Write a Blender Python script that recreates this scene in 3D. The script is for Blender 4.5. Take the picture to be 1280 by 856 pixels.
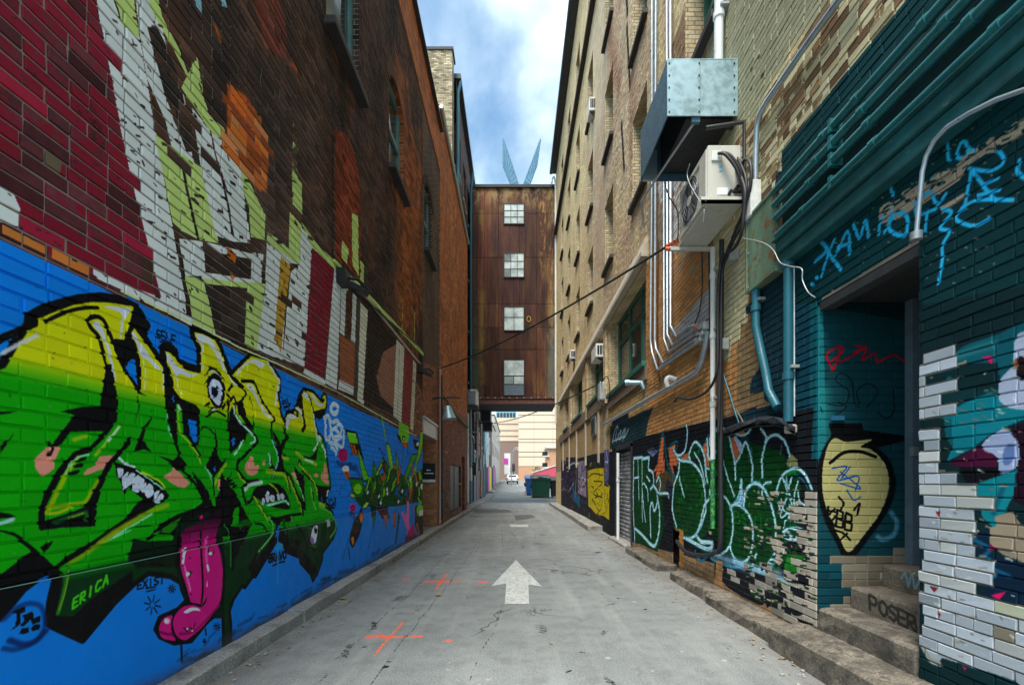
import bpy, bmesh, math, random
import numpy as np
from mathutils import Vector
for _o in list(bpy.data.objects): bpy.data.objects.remove(_o)
SC = bpy.context.scene
COL = SC.collection
R_ = random.Random(11)
RNG = np.random.default_rng(11)
# ---------------------------------------------------------------- camera
F, VX, VY, CZ = 575.0, 644.0, 602.0, 1.35
cam_d = bpy.data.cameras.new("camera"); cam = bpy.data.objects.new("camera", cam_d); COL.objects.link(cam)
cam.location = (0, 0, CZ); cam.rotation_euler = (math.radians(90), 0, 0)
cam_d.sensor_width = 36.0; cam_d.lens = F*36/1280
cam_d.shift_x = (640-VX)/1280; cam_d.shift_y = (VY-428)/1280
cam_d.clip_start = 0.05; cam_d.clip_end = 2000
SC.camera = cam
# ---------------------------------------------------------------- world, sun, exposure
SUN_EL, SUN_AZ = math.radians(64), math.radians(204)   # azimuth clockwise from +Y
world = bpy.data.worlds.new("World"); SC.world = world; world.use_nodes = True
wn = world.node_tree; wn.nodes.clear()
def _wn(t, **k):
    n = wn.nodes.new(t)
    for a, b in k.items(): setattr(n, a, b)
    return n
w_out = _wn('ShaderNodeOutputWorld'); w_bg = _wn('ShaderNodeBackground'); w_bg.inputs[1].default_value = 0.12
w_sky = _wn('ShaderNodeTexSky', sky_type='NISHITA', sun_disc=False)
w_sky.sun_elevation = SUN_EL; w_sky.sun_rotation = SUN_AZ; w_sky.air_density = 1.0; w_sky.dust_density = 0.6; w_sky.ozone_density = 2.0
w_tc = _wn('ShaderNodeTexCoord'); w_map = _wn('ShaderNodeMapping'); w_map.inputs['Location'].default_value = (0.36, 0.55, 0.25)
w_map.inputs['Scale'].default_value = (1.0, 0.75, 1.25)
w_n = _wn('ShaderNodeTexNoise'); w_n.inputs['Scale'].default_value = 2.6; w_n.inputs['Detail'].default_value = 7; w_n.inputs['Roughness'].default_value = 0.52
w_n.inputs['Distortion'].default_value = 0.25
w_r = _wn('ShaderNodeValToRGB'); w_r.color_ramp.elements[0].position = 0.30; w_r.color_ramp.elements[1].position = 0.62
w_r.color_ramp.interpolation = 'EASE'
w_n2 = _wn('ShaderNodeTexNoise'); w_n2.inputs['Scale'].default_value = 5.5; w_n2.inputs['Detail'].default_value = 6
w_r2 = _wn('ShaderNodeValToRGB'); w_r2.color_ramp.elements[0].color = (2.3, 3.15, 3.9, 1); w_r2.color_ramp.elements[1].color = (5.5, 6.3, 6.8, 1)
w_r2.color_ramp.elements[0].position = 0.33; w_r2.color_ramp.elements[1].position = 0.62
w_mix = _wn('ShaderNodeMix', data_type='RGBA')
L = wn.links.new
L(w_tc.outputs['Generated'], w_map.inputs[0]); L(w_map.outputs[0], w_n.inputs['Vector']); L(w_map.outputs[0], w_n2.inputs['Vector'])
L(w_n.outputs[0], w_r.inputs[0]); L(w_n2.outputs[0], w_r2.inputs[0])
L(w_r.outputs[0], w_mix.inputs[0]); w_t = _wn('ShaderNodeMix', data_type='RGBA', blend_type='MULTIPLY'); w_t.inputs[0].default_value = 1.0; w_t.inputs[7].default_value = (.62, .90, .92, 1)
L(w_sky.outputs[0], w_t.inputs[6]); L(w_t.outputs[2], w_mix.inputs[6]); L(w_r2.outputs[0], w_mix.inputs[7])
L(w_mix.outputs[2], w_bg.inputs[0]); L(w_bg.outputs[0], w_out.inputs[0])
sun_d = bpy.data.lights.new("sun", 'SUN'); sun = bpy.data.objects.new("sun", sun_d); COL.objects.link(sun)
sun_d.energy = 2.7; sun_d.angle = math.radians(26); sun_d.color = (1.0, 0.95, 0.87)
_sd = Vector((math.sin(SUN_AZ)*math.cos(SUN_EL), math.cos(SUN_AZ)*math.cos(SUN_EL), math.sin(SUN_EL)))
sun.rotation_euler = _sd.to_track_quat('Z', 'Y').to_euler()
SC.view_settings.view_transform = 'Standard'; SC.view_settings.look = 'None'
SC.view_settings.exposure = 1.25; SC.view_settings.gamma = 1.0
# ---------------------------------------------------------------- photo pixel -> point on a known plane
def at_x(px, py, X):
    Y = X*F/(px-VX); return (X, Y, CZ+(VY-py)*Y/F)
def at_y(px, py, Y): return ((px-VX)*Y/F, Y, CZ+(VY-py)*Y/F)
def at_z(px, py, Z):
    Y = (CZ-Z)*F/(py-VY); return ((px-VX)*Y/F, Y, Z)
XL, XR = -2.2, 2.4
YJ = 3.65            # far jamb of the stair recess
# ---------------------------------------------------------------- painted walls: flat paint rasterised in wall metres
def smooth(pts, closed=False, n=8):
    p = np.array(pts, float)
    if len(p) < 3: return p
    if closed: q = np.vstack([p[-1], p, p[0], p[1]])
    else: q = np.vstack([2*p[0]-p[1], p, 2*p[-1]-p[-2]])
    out = []; t = np.linspace(0, 1, n, endpoint=False)[:, None]
    for i in range(1, len(q)-2):
        a, b, c, d = q[i-1], q[i], q[i+1], q[i+2]
        out.append(0.5*((2*b)+(-a+c)*t+(2*a-5*b+4*c-d)*t**2+(-a+3*b-3*c+d)*t**3))
    if not closed: out.append(p[-1][None])
    return np.vstack(out)
class Canvas:
    def __init__(s, name, plane, c, u0, u1, v0, v1, res):
        s.name, s.plane, s.c, s.u0, s.u1, s.v0, s.v1, s.res = name, plane, c, u0, u1, v0, v1, res
        s.w = int((u1-u0)*res); s.h = int((v1-v0)*res)
        s.a = np.zeros((s.h, s.w, 4), np.float32); s.a[..., :3] = 0.2
        s.P((0, 0), 1)
    def wk(s, x): return 1.0
    def P(s, org, sc): s.org = org; s.sc = sc; return s
    def photo(s, pts):
        p = np.array(pts, float)/s.sc+np.array(s.org, float)
        if s.plane == 'x': Y = s.c*F/(p[:, 0]-VX); return np.c_[Y, CZ+(VY-p[:, 1])*Y/F]
        if s.plane == 'y': return np.c_[(p[:, 0]-VX)*s.c/F, CZ+(VY-p[:, 1])*s.c/F]
        Y = (CZ-s.c)*F/(p[:, 1]-VY); return np.c_[(p[:, 0]-VX)*Y/F, Y]
    def scale(s, pts):      # metres per photo pixel there
        p = np.array(pts, float)/s.sc+np.array(s.org, float)
        if s.plane == 'x': return abs(s.c/(p[:, 0].mean()-VX))
        if s.plane == 'y': return s.c/F
        return (CZ-s.c)/(p[:, 1].mean()-VY)
    def _put(s, y0, y1, x0, x1, m, col, cov):
        t = s.a[y0:y1, x0:x1]
        if callable(col):
            vv = (s.v0+(np.arange(y0, y1)+.5)/s.res)[:, None]; uu = (s.u0+(np.arange(x0, x1)+.5)/s.res)[None]
            c = col(uu, vv)
        else: c = np.array(col[:3], np.float32)
        m = m[..., None]
        hard = m[..., 0] > .5
        t[..., :3] = np.where(t[..., 3:4] < .02, np.broadcast_to(c, t[..., :3].shape), t[..., :3]*(1-m)+c*m)
        if cov is not None:
            t[..., 3] = np.maximum(t[..., 3]*(1-m[..., 0]), 0)+cov*m[..., 0]
    def fill(s, pts, col, cov=1.0, sm=False, world=False, n=6):
        p = smooth(pts, True, n) if sm else np.array(pts, float)
        if not world: p = s.photo(p)
        q = np.c_[(p[:, 0]-s.u0)*s.res, (p[:, 1]-s.v0)*s.res]
        x0 = max(int(q[:, 0].min()), 0); x1 = min(int(q[:, 0].max())+2, s.w); y0 = max(int(q[:, 1].min()), 0); y1 = min(int(q[:, 1].max())+2, s.h)
        if x1 <= x0 or y1 <= y0: return s
        X = np.arange(x0, x1)+.5; acc = np.zeros((y1-y0, x1-x0), np.float32)
        r = np.roll(q, -1, 0)
        for k in (.25, .75):
            Y = (np.arange(y0, y1)+k); ins = np.zeros((y1-y0, x1-x0), bool)
            for (ax, ay), (bx, by) in zip(q, r):
                if ay == by: continue
                c = (ay > Y) != (by > Y)
                if not c.any(): continue
                xi = ax+(Y[c]-ay)*(bx-ax)/(by-ay)
                ins[c] ^= X[None] < xi[:, None]
            acc += ins*.5
        s._put(y0, y1, x0, x1, acc, col, cov); return s
    def line(s, pts, w, col, cov=1.0, sm=True, soft=0.15, world=False, taper=False, op=1.0):
        p = smooth(pts) if sm and len(pts) > 2 else np.array(pts, float)
        wm = w*(1 if world else s.scale(p)*s.wk((p[:, 0].mean()/s.sc+s.org[0])))
        if not world: p = s.photo(p)
        r = max(wm/2*s.res, .55); R = r*(1+soft*2)+1.5
        q = np.c_[(p[:, 0]-s.u0)*s.res, (p[:, 1]-s.v0)*s.res]
        x0 = max(int(q[:, 0].min()-R), 0); x1 = min(int(q[:, 0].max()+R)+1, s.w); y0 = max(int(q[:, 1].min()-R), 0); y1 = min(int(q[:, 1].max()+R)+1, s.h)
        if x1 <= x0 or y1 <= y0: return s
        D = np.full((y1-y0, x1-x0), 1e9, np.float32)
        nseg = len(q)-1
        for i in range(nseg):
            a, b = q[i], q[i+1]
            rr = r
            if taper: rr = r*max(.12, 1-(i+.5)/nseg)
            bx0 = max(int(min(a[0], b[0])-R), x0); bx1 = min(int(max(a[0], b[0])+R)+1, x1)
            by0 = max(int(min(a[1], b[1])-R), y0); by1 = min(int(max(a[1], b[1])+R)+1, y1)
            if bx1 <= bx0 or by1 <= by0: continue
            X = (np.arange(bx0, bx1)+.5)[None]; Y = (np.arange(by0, by1)+.5)[:, None]
            d = b-a; l = max(d@d, 1e-9)
            t = np.clip(((X-a[0])*d[0]+(Y-a[1])*d[1])/l, 0, 1)
            dd = np.hypot(X-a[0]-t*d[0], Y-a[1]-t*d[1])-rr
            sub = D[by0-y0:by1-y0, bx0-x0:bx1-x0]; np.minimum(sub, dd, out=sub)
        wd = max(soft*2*r, .8)
        m = np.clip(.5-D/wd, 0, 1); m = m*m*(3-2*m)*op
        s._put(y0, y1, x0, x1, m.astype(np.float32), col, cov); return s
    def dots(s, n, box, rad, col, cov=None, op=.9):
        x0, y0, x1, y1 = box
        for i in range(n):
            x = R_.uniform(x0, x1); y = R_.uniform(y0, y1)
            s.line([(x, y), (x+.01, y)], rad*R_.uniform(.4, 1.6), col, cov, sm=False, op=op)
    def ell(s, cx, cy, rx, ry, col, cov=1.0, rot=0, n=20):
        t = np.linspace(0, 2*np.pi, n, endpoint=False); c, sn = math.cos(rot), math.sin(rot)
        x = rx*np.cos(t); y = ry*np.sin(t)
        return s.fill(np.c_[cx+x*c-y*sn, cy+x*sn+y*c], col, cov)
    def text(s, txt, org, dx, dy, w, col, cov=1.0, sp=1.3, **k):
        ox, oy = org
        for ch in txt:
            for st in GLY.get(ch, []):
                pts = [(ox+x*dx[0]+y*dy[0], oy+x*dx[1]+y*dy[1]) for x, y in st]
                s.line(pts, w, col, cov, sm=False, **k)
            ox += dx[0]*sp; oy += dx[1]*sp
    def image(s):
        im = bpy.data.images.new(s.name, s.w, s.h, alpha=True)
        im.alpha_mode = 'CHANNEL_PACKED'
        im.pixels.foreach_set(np.clip(s.a, 0, 1).ravel()); im.update(); im.pack()
        return im
# single-stroke letters, 0..1 wide, 0..1 high
GLY = {
'A': [[(0, 0), (.45, 1), (.9, 0)], [(.2, .4), (.75, .4)]], 'B': [[(0, 0), (0, 1), (.7, .95), (.75, .6), (.1, .5), (.85, .45), (.8, .05), (0, 0)]],
'C': [[(.9, .9), (.3, 1), (0, .6), (.1, .1), (.5, 0), (.9, .15)]], 'D': [[(0, 0), (0, 1), (.6, .9), (.9, .5), (.6, .1), (0, 0)]],
'E': [[(.85, 1), (0, 1), (0, 0), (.9, 0)], [(0, .5), (.7, .5)]], 'F': [[(.85, 1), (0, 1), (0, 0)], [(0, .5), (.65, .5)]],
'G': [[(.85, .9), (.3, 1), (0, .5), (.3, 0), (.9, .1), (.9, .5), (.5, .5)]], 'H': [[(0, 0), (0, 1)], [(.8, 0), (.8, 1)], [(0, .5), (.8, .5)]],
'I': [[(.4, 0), (.4, 1)]], 'K': [[(0, 0), (0, 1)], [(.8, 1), (0, .45), (.9, 0)]], 'L': [[(0, 1), (0, 0), (.8, 0)]],
'M': [[(0, 0), (.1, 1), (.45, .4), (.8, 1), (.9, 0)]], 'N': [[(0, 0), (0, 1), (.8, 0), (.8, 1)]],
'O': [[(.45, 1), (.05, .75), (.05, .25), (.45, 0), (.85, .25), (.85, .75), (.45, 1)]], 'P': [[(0, 0), (0, 1), (.7, .95), (.8, .65), (.6, .45), (0, .45)]],
'R': [[(0, 0), (0, 1), (.7, .95), (.75, .65), (.6, .5), (0, .48), (.85, 0)]], 'S': [[(.85, .9), (.4, 1), (.05, .8), (.2, .55), (.7, .45), (.85, .2), (.5, 0), (.05, .1)]],
'T': [[(0, 1), (.9, 1)], [(.45, 1), (.45, 0)]], 'U': [[(0, 1), (.05, .2), (.4, 0), (.8, .2), (.85, 1)]], 'V': [[(0, 1), (.4, 0), (.85, 1)]],
'X': [[(0, 0), (.85, 1)], [(0, 1), (.85, 0)]], 'Y': [[(0, 1), (.4, .5), (.4, 0)], [(.85, 1), (.4, .5)]], '0': [[(.45, 1), (.05, .75), (.05, .25), (.45, 0), (.85, .25), (.85, .75), (.45, 1)]],
'1': [[(.2, .8), (.45, 1), (.45, 0)]], '8': [[(.45, .5), (.1, .75), (.45, 1), (.8, .75), (.45, .5), (.05, .25), (.45, 0), (.85, .25), (.45, .5)]],
'9': [[(.8, .7), (.45, .5), (.1, .75), (.45, 1), (.8, .75), (.7, 0)]], '5': [[(.8, 1), (.1, 1), (.1, .55), (.7, .5), (.8, .2), (.4, 0), (.05, .1)]], ' ': []}
BLK = (.03, .03, .045); WHT = (.90, .91, .93)
# ---- courses of bricks: lay() gives each brick's rectangle on its wall
def lay(y0, y1, z0, z1, course, pitch, cut, lim, rng, joint=.010):
    out = []; n0 = int(math.floor(z0/course)); n1 = int(math.ceil(z1/course))
    for k in range(n0, n1):
        a, b = max(k*course, z0), min((k+1)*course, z1)
        if b-a < course*.4: continue
        zc = (a+b)/2; iv = [(y0, y1)]
        for h in cut(zc):
            nv = []
            for p, q in iv:
                if h[1] <= p or h[0] >= q: nv.append((p, q)); continue
                if h[0] > p: nv.append((p, h[0]))
                if h[1] < q: nv.append((h[1], q))
            iv = nv
        head = (k % 6 == 3); u = math.floor(y0/pitch)*pitch-pitch*(.5 if k % 2 else 0)+rng.uniform(-.012, .012)
        while u < y1:
            w = pitch/2 if head or rng.random() < .10 else pitch
            for p, q in iv:
                s_, e_ = max(u, p), min(u+w, q)
                if e_-s_ > .035 and lim((s_+e_)/2, zc): out.append((s_+joint/2, e_-joint/2, a+joint/2, b-joint/2))
            u += w
    return np.array(out)

def inside(P, q):
    ins = np.zeros(len(q), bool); r = np.roll(P, -1, 0)
    for (ax, ay), (bx, by) in zip(P, r):
        if ay == by: continue
        c = (ay > q[:, 1]) != (by > q[:, 1]); xi = ax+(q[:, 1]-ay)*(bx-ax)/(by-ay); ins ^= c & (q[:, 0] < xi)
    return ins
def bybrick(C, B, poly, cols, prob=1.0, cov=.92, world=False, rg=random.Random(5)):
    P = np.array(poly, float) if world else C.photo(np.array(poly, float)); q = np.c_[(B[:, 0]+B[:, 1])/2, (B[:, 2]+B[:, 3])/2]
    for i in np.nonzero(inside(P, q))[0]:
        if rg.random() > prob: continue
        b = B[i]; k = rg.choice(cols); j = rg.uniform(.92, 1.06); e = .007
        C.fill([(b[0]-e, b[2]-e), (b[1]+e, b[2]-e), (b[1]+e, b[3]+e), (b[0]-e, b[3]+e)], tuple(min(v*j, 1) for v in k), cov, world=True)
WINS_L = [(5.34, 6.45, 6.72, 9.6), (8.0, 9.05, 6.88, 8.62), (11.1, 12.1, 7.0, 8.72)]; ARCH = .28
def archcut(w, z):
    y0, y1, a, b = w
    if z < a or z > b: return None
    if z < b-ARCH: return (y0, y1)
    t = (z-(b-ARCH))/ARCH; hw = (y1-y0)/2*math.sqrt(max(1-t*t, 0)); c = (y0+y1)/2; return (c-hw, c+hw)
def cutL(z): return [c for c in (archcut(w, z) for w in WINS_L) if c]
zt = lambda y: min(10.3, 1.35+1.07*(math.floor(y)+1)+.45)
B_L = lay(1.45, 10.9, .90, 10.3, .0725, .215, cutL, lambda y, z: z < zt(y), R_, .012)
H_UP = [(5.45+2.9*k, 5.45+2.9*k+1.02, z, z+1.72) for k in range(7) for z in (6.9, 9.9, 12.9, 16.0)]
H_BIG = [(8.42, 11.65, 3.55, 5.38), (12.25, 14.9, 3.85, 5.38), (16.4, 19.0, 3.85, 5.38), (20.6, 22.4, 3.85, 5.38)]
H_ALL = H_UP+H_BIG+[(2.73, YJ, -1, 2.77), (9.45, 10.85, -1, 2.08), (6.72, 6.98, .0, .62)]
ztr = lambda y: min(19.4, 1.35+1.07*(math.floor(y)+1)+.45)
B_R = lay(2.02, 12.0, .0, 14.6, .0636, .2, lambda z: [(h[0], h[1]) for h in H_ALL if h[2] < z < h[3]], lambda y, z: z < ztr(y) and not (z < .19 and y < 3.78), R_, .009)
B_J = lay(XR, XR+.72, .0, 2.77, .0636, .2, lambda z: [], lambda y, z: z > .3, R_)
# ---------------------------------------------------------------- left wall: mural and old painted advert
BLUE = (.0, .50, .90); YEL = (.86, .87, .02); GRN = (.03, .66, .0); DGR = (.0, .20, .07); PNK = (.88, .06, .52); SAL = (.93, .60, .50); LIME = (.76, .85, .48); CRM = (.86, .88, .86)
def skin(u, v):
    t = np.clip((v-1.79)/.12, 0, 1)[..., None]; b = np.clip((v-.86)/.07, 0, 1)[..., None]
    c = np.array(GRN)*(1-t)+np.array(YEL)*t
    c = np.array(DGR)*(1-b)+c*b
    return np.broadcast_to(c, (v.shape[0], u.shape[1], 3)).astype(np.float32)
CL = Canvas("left_wall_paint", 'x', XL, 1.55, 11.0, .1, 6.2, 200)
C = CL
CL.wk = lambda x: 1+.55*min(max((x-180)/240, 0), 1)
# blue ground
C.fill([(1.5, 0), (1.5, 2.385), (2.6, 2.375), (2.6, 2.40), (4.2, 2.36), (4.2, 2.385), (6, 2.36), (6.1, 2.345), (8, 2.36), (8, 2.34), (11, 2.345), (11, 0)], BLUE, world=True)
sil = [(-140, 505), (-60, 478), (0, 455), (31, 406), (32, 396), (47.5, 387), (70, 379), (97, 372), (125, 369.5), (150, 373), (170, 382.5), (184, 406), (178, 419), (201, 452), (200, 434), (204, 431), (211, 433), (218.5, 438), (222, 450), (232, 456), (246, 460), (246, 436),
 (237, 417), (237.5, 409), (252.5, 412.5), (271, 421), (281, 450), (289, 466), (291, 463), (312.5, 442), (334, 449), (349, 472.5), (349, 487.5), (347, 492.5), (350, 516), (354, 526), (357.5, 516), (366, 512.5), (371, 506), (372.5, 495), (379, 485.6), (390, 489), (400, 500), (404, 491), (407.5, 495), (407.5, 507.5), (404, 517.5), (399, 522.5), (392.5, 520), (395.6, 537), (397, 542), (401, 544), (406, 556), (409, 580), (412.5, 607.5), (406, 626),
 (415, 640), (419, 660), (415, 672.5), (402, 690), (401, 700), (395, 717), (389, 726), (386, 717), (373, 702.5), (372, 696), (357.5, 690), (347.5, 675), (345.5, 657), (341, 670), (324, 696), (315, 718), (304, 733.7), (300, 732), (289, 749), (284, 764), (285.7, 778), (285.7, 802), (276.6, 805), (275.7, 762),
 (258, 775), (237, 800), (215, 803), (197, 795), (191, 785), (196, 772), (218, 762), (228, 752), (231, 752), (224, 735), (222.5, 727.5), (210, 720), (182.5, 716), (165, 729), (140, 752.5), (100, 800), (62.5, 782.5), (55, 777.5), (58, 750), (65, 721), (60, 714), (50, 717.5), (25, 736), (7.5, 757), (-2, 768), (-60, 830), (-140, 900)]
C.fill(sil, skin)
C.line(sil+[sil[0]], 5.2, BLK, sm=False)
# head with long bar, loop and beak
A = C.P((0, 360), 8)
C.fill([(-1000, 1100), (-500, 830), (0, 455), (250, 360), (255, 290), (400, 205), (560, 150), (780, 95), (1000, 75), (1280, 115), (1280, 180), (1100, 145), (900, 140), (700, 172), (470, 260), (360, 312), (352, 380), (180, 470), (0, 548), (-500, 900), (-1000, 1180)], BLK)
C.line([(0, 660), (60, 620), (180, 560), (370, 465)], 5, (.88, .90, .93), soft=.5, op=.85)
C.line([(435, 345), (520, 290), (700, 222), (850, 197), (962, 196)], 4.4, BLK)
C.fill([(1020, 180), (1280, 200), (1270, 260), (1230, 330), (1200, 520), (1190, 420), (1200, 260), (1100, 215)], (.85, .87, .89), sm=True)
C.line([(1065, 840), (1030, 700), (1000, 600), (965, 480), (890, 395), (868, 320), (935, 285), (1015, 315), (1075, 430), (1125, 560)], 5.4, BLK)
C.fill([(905, 360), (950, 325), (1000, 345), (1040, 420), (1090, 590), (1180, 856), (1150, 900), (1110, 860), (1060, 650), (1000, 470), (930, 400)], YEL, sm=True)
C.fill([(915, 365), (955, 330), (995, 360), (1020, 430), (1080, 600), (1145, 880), (1130, 900), (1050, 610), (990, 470), (935, 400)], (.86, .88, .92), sm=True)
C.P((0, 460), 8)
C.fill([(1045, -40), (1100, -40), (1140, 180), (1168, 330), (1150, 530), (1100, 600), (1030, 690), (930, 790), (905, 830), (720, 856), (690, 850), (790, 805), (880, 785), (1020, 630), (840, 630), (700, 635), (570, 790), (510, 870), (460, 960), (490, 840), (520, 740), (620, 610), (730, 470), (660, 445), (590, 435), (790, 390), (985, 380), (1000, 230), (1030, 80)], BLK)
C.line([(1180, 580), (1080, 700), (1000, 800), (940, 870)], 4.2, (.62, .82, .15), soft=.5, op=.9)
C.line([(1170, 590), (1110, 670), (1060, 730)], 2.6, (.80, .95, .85), soft=.5)
C.line([(720, 715), (800, 690), (860, 680)], 5, (.72, .80, .05), soft=.8, op=.8)
C.fill([(-200, 440), (150, 430), (20, 460), (-200, 470)], BLK)
C.fill([(125, 635), (70, 740), (-20, 860), (-10, 780), (80, 700)], BLK)
C.fill([(1290, 690), (1180, 820), (1130, 900), (1160, 900), (1290, 760)], BLK)
# arm loop
C.P((0, 560), 8)
C.fill([(340, 95), (380, 60), (450, -10), (590, -20), (530, 110), (530, 200), (430, 285), (380, 260), (335, 190)], SAL)
C.fill([(820, 250), (860, 205), (940, 170), (980, 80), (1135, 65), (1040, 205), (980, 220), (830, 275)], SAL)
C.line([(470, -60), (510, 0), (475, 70)], 3, BLK, sm=False)
C.fill([(930, -20), (870, 45), (760, 80), (690, 140), (560, 345), (460, 545), (430, 660), (430, 730), (640, 660), (830, 585), (880, 480), (980, 290), (1040, 170), (1200, -10), (1260, -10), (1110, 165), (1000, 400), (960, 560), (935, 780), (600, 792), (385, 822), (368, 800), (370, 640), (430, 440), (560, 210), (640, 120), (720, 30), (860, 5)], BLK)
C.line([(455, 640), (500, 560), (590, 370), (660, 240), (760, 95)], 6, (.66, .76, .0), soft=.45, op=.95)
C.line([(640, 260), (700, 160), (760, 90), (880, 60)], 2.6, (.55, .88, .65), soft=.5)
C.line([(960, 330), (900, 430), (830, 540), (700, 560), (470, 600)], 5, (.66, .76, .0), soft=.5, op=.9)
C.line([(450, 655), (560, 645), (700, 590)], 4, (.70, .78, .05), soft=.5)
C.line([(540, 740), (680, 690), (840, 640)], 6, (.03, .34, .14), soft=.6); C.line([(670, 695), (760, 665), (820, 645)], 2, (.55, .62, .05), soft=.5)
C.ell(845, 690, 22, 50, (.05, .40, .12))
for q in ([(770, 105), (845, 85), (825, 120), (760, 135)], [(735, 165), (812, 150), (800, 190), (715, 190)], [(700, 235), (780, 215), (770, 245), (720, 268), (675, 262)]): C.fill(q, BLK, sm=True)
C.fill([(-260, 620), (0, 642), (80, 655), (155, 683), (60, 695), (-260, 720)], BLK)
C.line([(-160, 790), (0, 750), (110, 710)], 5, (.70, .86, .92), soft=.7)
C.P((0, 650), 8)
C.fill([(-250, 80), (0, 100), (110, 120), (210, 175), (330, 275), (440, 380), (540, 480), (400, 545), (160, 600), (-400, 720), (-400, 640), (0, 530), (140, 420), (300, 310), (200, 225), (120, 155), (0, 115), (-250, 100)], BLK)
C.fill([(385, 270), (515, 200), (435, 335)], BLK)
C.fill([(-1000, 700), (0, 605), (500, 500), (400, 545), (200, 690), (60, 850), (-100, 1000), (-1000, 1500)], BLK)
C.fill([(520, 470), (640, 365), (900, 215), (1230, -10), (1300, -60), (1300, 0), (1000, 220), (700, 395), (560, 490), (600, 520), (560, 780), (530, 940), (560, 960), (700, 960), (880, 790), (1100, 640), (1300, 500), (1300, 660), (1140, 810), (800, 1200), (500, 1060), (440, 1010), (470, 780), (520, 570)], BLK)
C.line([(690, 430), (860, 320), (1000, 215), (1280, 40)], 5.5, (.55, .68, .04), soft=.6, op=.9)
C.line([(1000, 230), (1180, 150), (1290, 100)], 1.8, (.45, .88, .60), soft=.5)
C.line([(545, 930), (600, 740), (640, 560), (665, 470)], 5, (.12, .50, .10), soft=.6); C.line([(560, 900), (620, 700), (660, 500)], 1.6, (.55, .66, .12), soft=.5)
C.text('ERICA', (692, 885), (56, -40), (12, -100), 3.0, (.25, .82, .05), sp=1.36)
C.P((0, 750), 8)
C.line([(0, 190), (120, 80), (260, 30), (370, 60), (410, 160), (400, 290), (300, 420), (120, 490), (0, 480)], 6, (.02, .18, .42), soft=.7, op=.75)
C.line([(60, 400), (200, 440), (330, 400), (430, 300)], 7, (.01, .12, .34), soft=.7, op=.8)
for q in ([(80, 120), (130, 90), (210, 60), (215, 110), (170, 130), (160, 240), (110, 280), (60, 305), (120, 250), (130, 130)], [(190, 150), (290, 110), (300, 180), (370, 150), (370, 210), (290, 240), (270, 190), (200, 260), (160, 250), (210, 200)], [(155, 335), (180, 280), (250, 270), (250, 320), (200, 335)], [(270, 280), (310, 240), (365, 240), (360, 290), (290, 305)]): C.fill(q, BLK)
# mouth with teeth
C.P((140, 580), 8)
C.fill([(-100, 700), (0, 622), (120, 555), (200, 430), (290, 345), (240, 312), (200, 275), (160, 225), (130, 270), (105, 318), (75, 180), (25, 90), (15, -20), (200, 30), (380, 110), (500, 230), (560, 315), (520, 370), (440, 402), (320, 480), (120, 600), (0, 690), (-100, 760)], BLK)
for q in ([(38, 40), (100, 50), (90, 125), (68, 138), (50, 110)], [(88, 150), (118, 95), (152, 80), (132, 170), (112, 262), (92, 225)], [(120, 245), (132, 160), (172, 90), (222, 100), (205, 180), (165, 210)], [(192, 220), (210, 150), (250, 108), (310, 150), (300, 205), (280, 245), (232, 286), (200, 262)], [(275, 265), (290, 220), (322, 180), (335, 200), (325, 245), (292, 285)], [(303, 270), (320, 235), (362, 190), (412, 240), (400, 290), (372, 325), (330, 335)], [(402, 350), (412, 290), (435, 265), (460, 265), (440, 320), (412, 362)], [(420, 370), (445, 320), (480, 290), (503, 315), (490, 355), (458, 388), (432, 388)]):
    C.fill(q, (.84, .88, .93), sm=True)
    qq = np.array(q, float); cx, cy = qq.mean(0)
    C.ell(cx+10, cy-6, 7, 14, (.70, .76, .84), None)
C.line([(60, -60), (120, -10), (210, 25)], 3.6, (.85, .95, .95)); C.line([(230, 60), (330, 120), (420, 190), (500, 250)], 2.2, (.60, .95, .80), soft=.6)
C.line([(290, 80), (400, 130), (480, 190), (515, 245)], 3, (.72, .85, .05), soft=.5)
C.line([(-140, 790), (0, 690), (180, 580), (380, 470), (540, 410)], 7, (.58, .70, .04), soft=.6, op=.9)
C.line([(0, 730), (180, 620), (400, 490)], 2.2, (.60, .93, .75), soft=.6)
C.fill([(505, 115), (575, 75), (590, 30), (680, 100), (770, 185), (720, 240), (640, 225), (560, 180)], SAL)
# dark gusset between the jaws
C.fill([(550, -10), (720, -10), (705, 70), (780, 120), (835, 205), (790, 70), (860, 150), (950, 270), (990, 400), (1025, 425), (1025, 350), (1100, 200), (1195, 80), (1150, 190), (1280, 390), (1240, 420), (1205, 500), (1180, 600), (1280, 620), (1280, 720), (1100, 720), (640, 830), (590, 700), (450, 700), (380, 700), (620, 610), (690, 520), (500, 640), (400, 740), (310, 775), (480, 590), (640, 500), (800, 450), (890, 385), (885, 340), (830, 230), (740, 120), (640, 40)], BLK)
C.fill([(1170, 600), (1215, 460), (1265, 420), (1265, 640)], GRN); C.fill([(470, 680), (560, 600), (690, 520), (620, 640), (560, 690)], (.1, .5, .02))
C.fill([(1050, 150), (1145, 140), (1070, 270), (1050, 240)], SAL)
C.line([(1130, 0), (1060, 100), (1020, 200)], 3.5, (.62, .78, .05), soft=.5); C.line([(930, 30), (980, 130), (1000, 200)], 3, (.45, .85, .60), soft=.6)
C.line([(1005, 60), (1010, 310)], 2, BLK); C.fill([(1000, 70), (1020, 40), (1028, 60), (1010, 90)], (.1, .5, .85))
for i in range(3): C.line([(1155+25*i, 190+15*i), (1185+22*i, 160+25*i)], 2.2, BLK)
C.fill([(925, 475), (960, 525), (928, 530)], (.1, .5, .85)); C.fill([(1105, 345), (1135, 375), (1100, 400)], (.1, .5, .85))
C.line([(270, 790), (220, 830), (180, 900)], 3, BLK); C.line([(230, 625), (380, 612)], 1.2, (.0, .25, .05))
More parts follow.
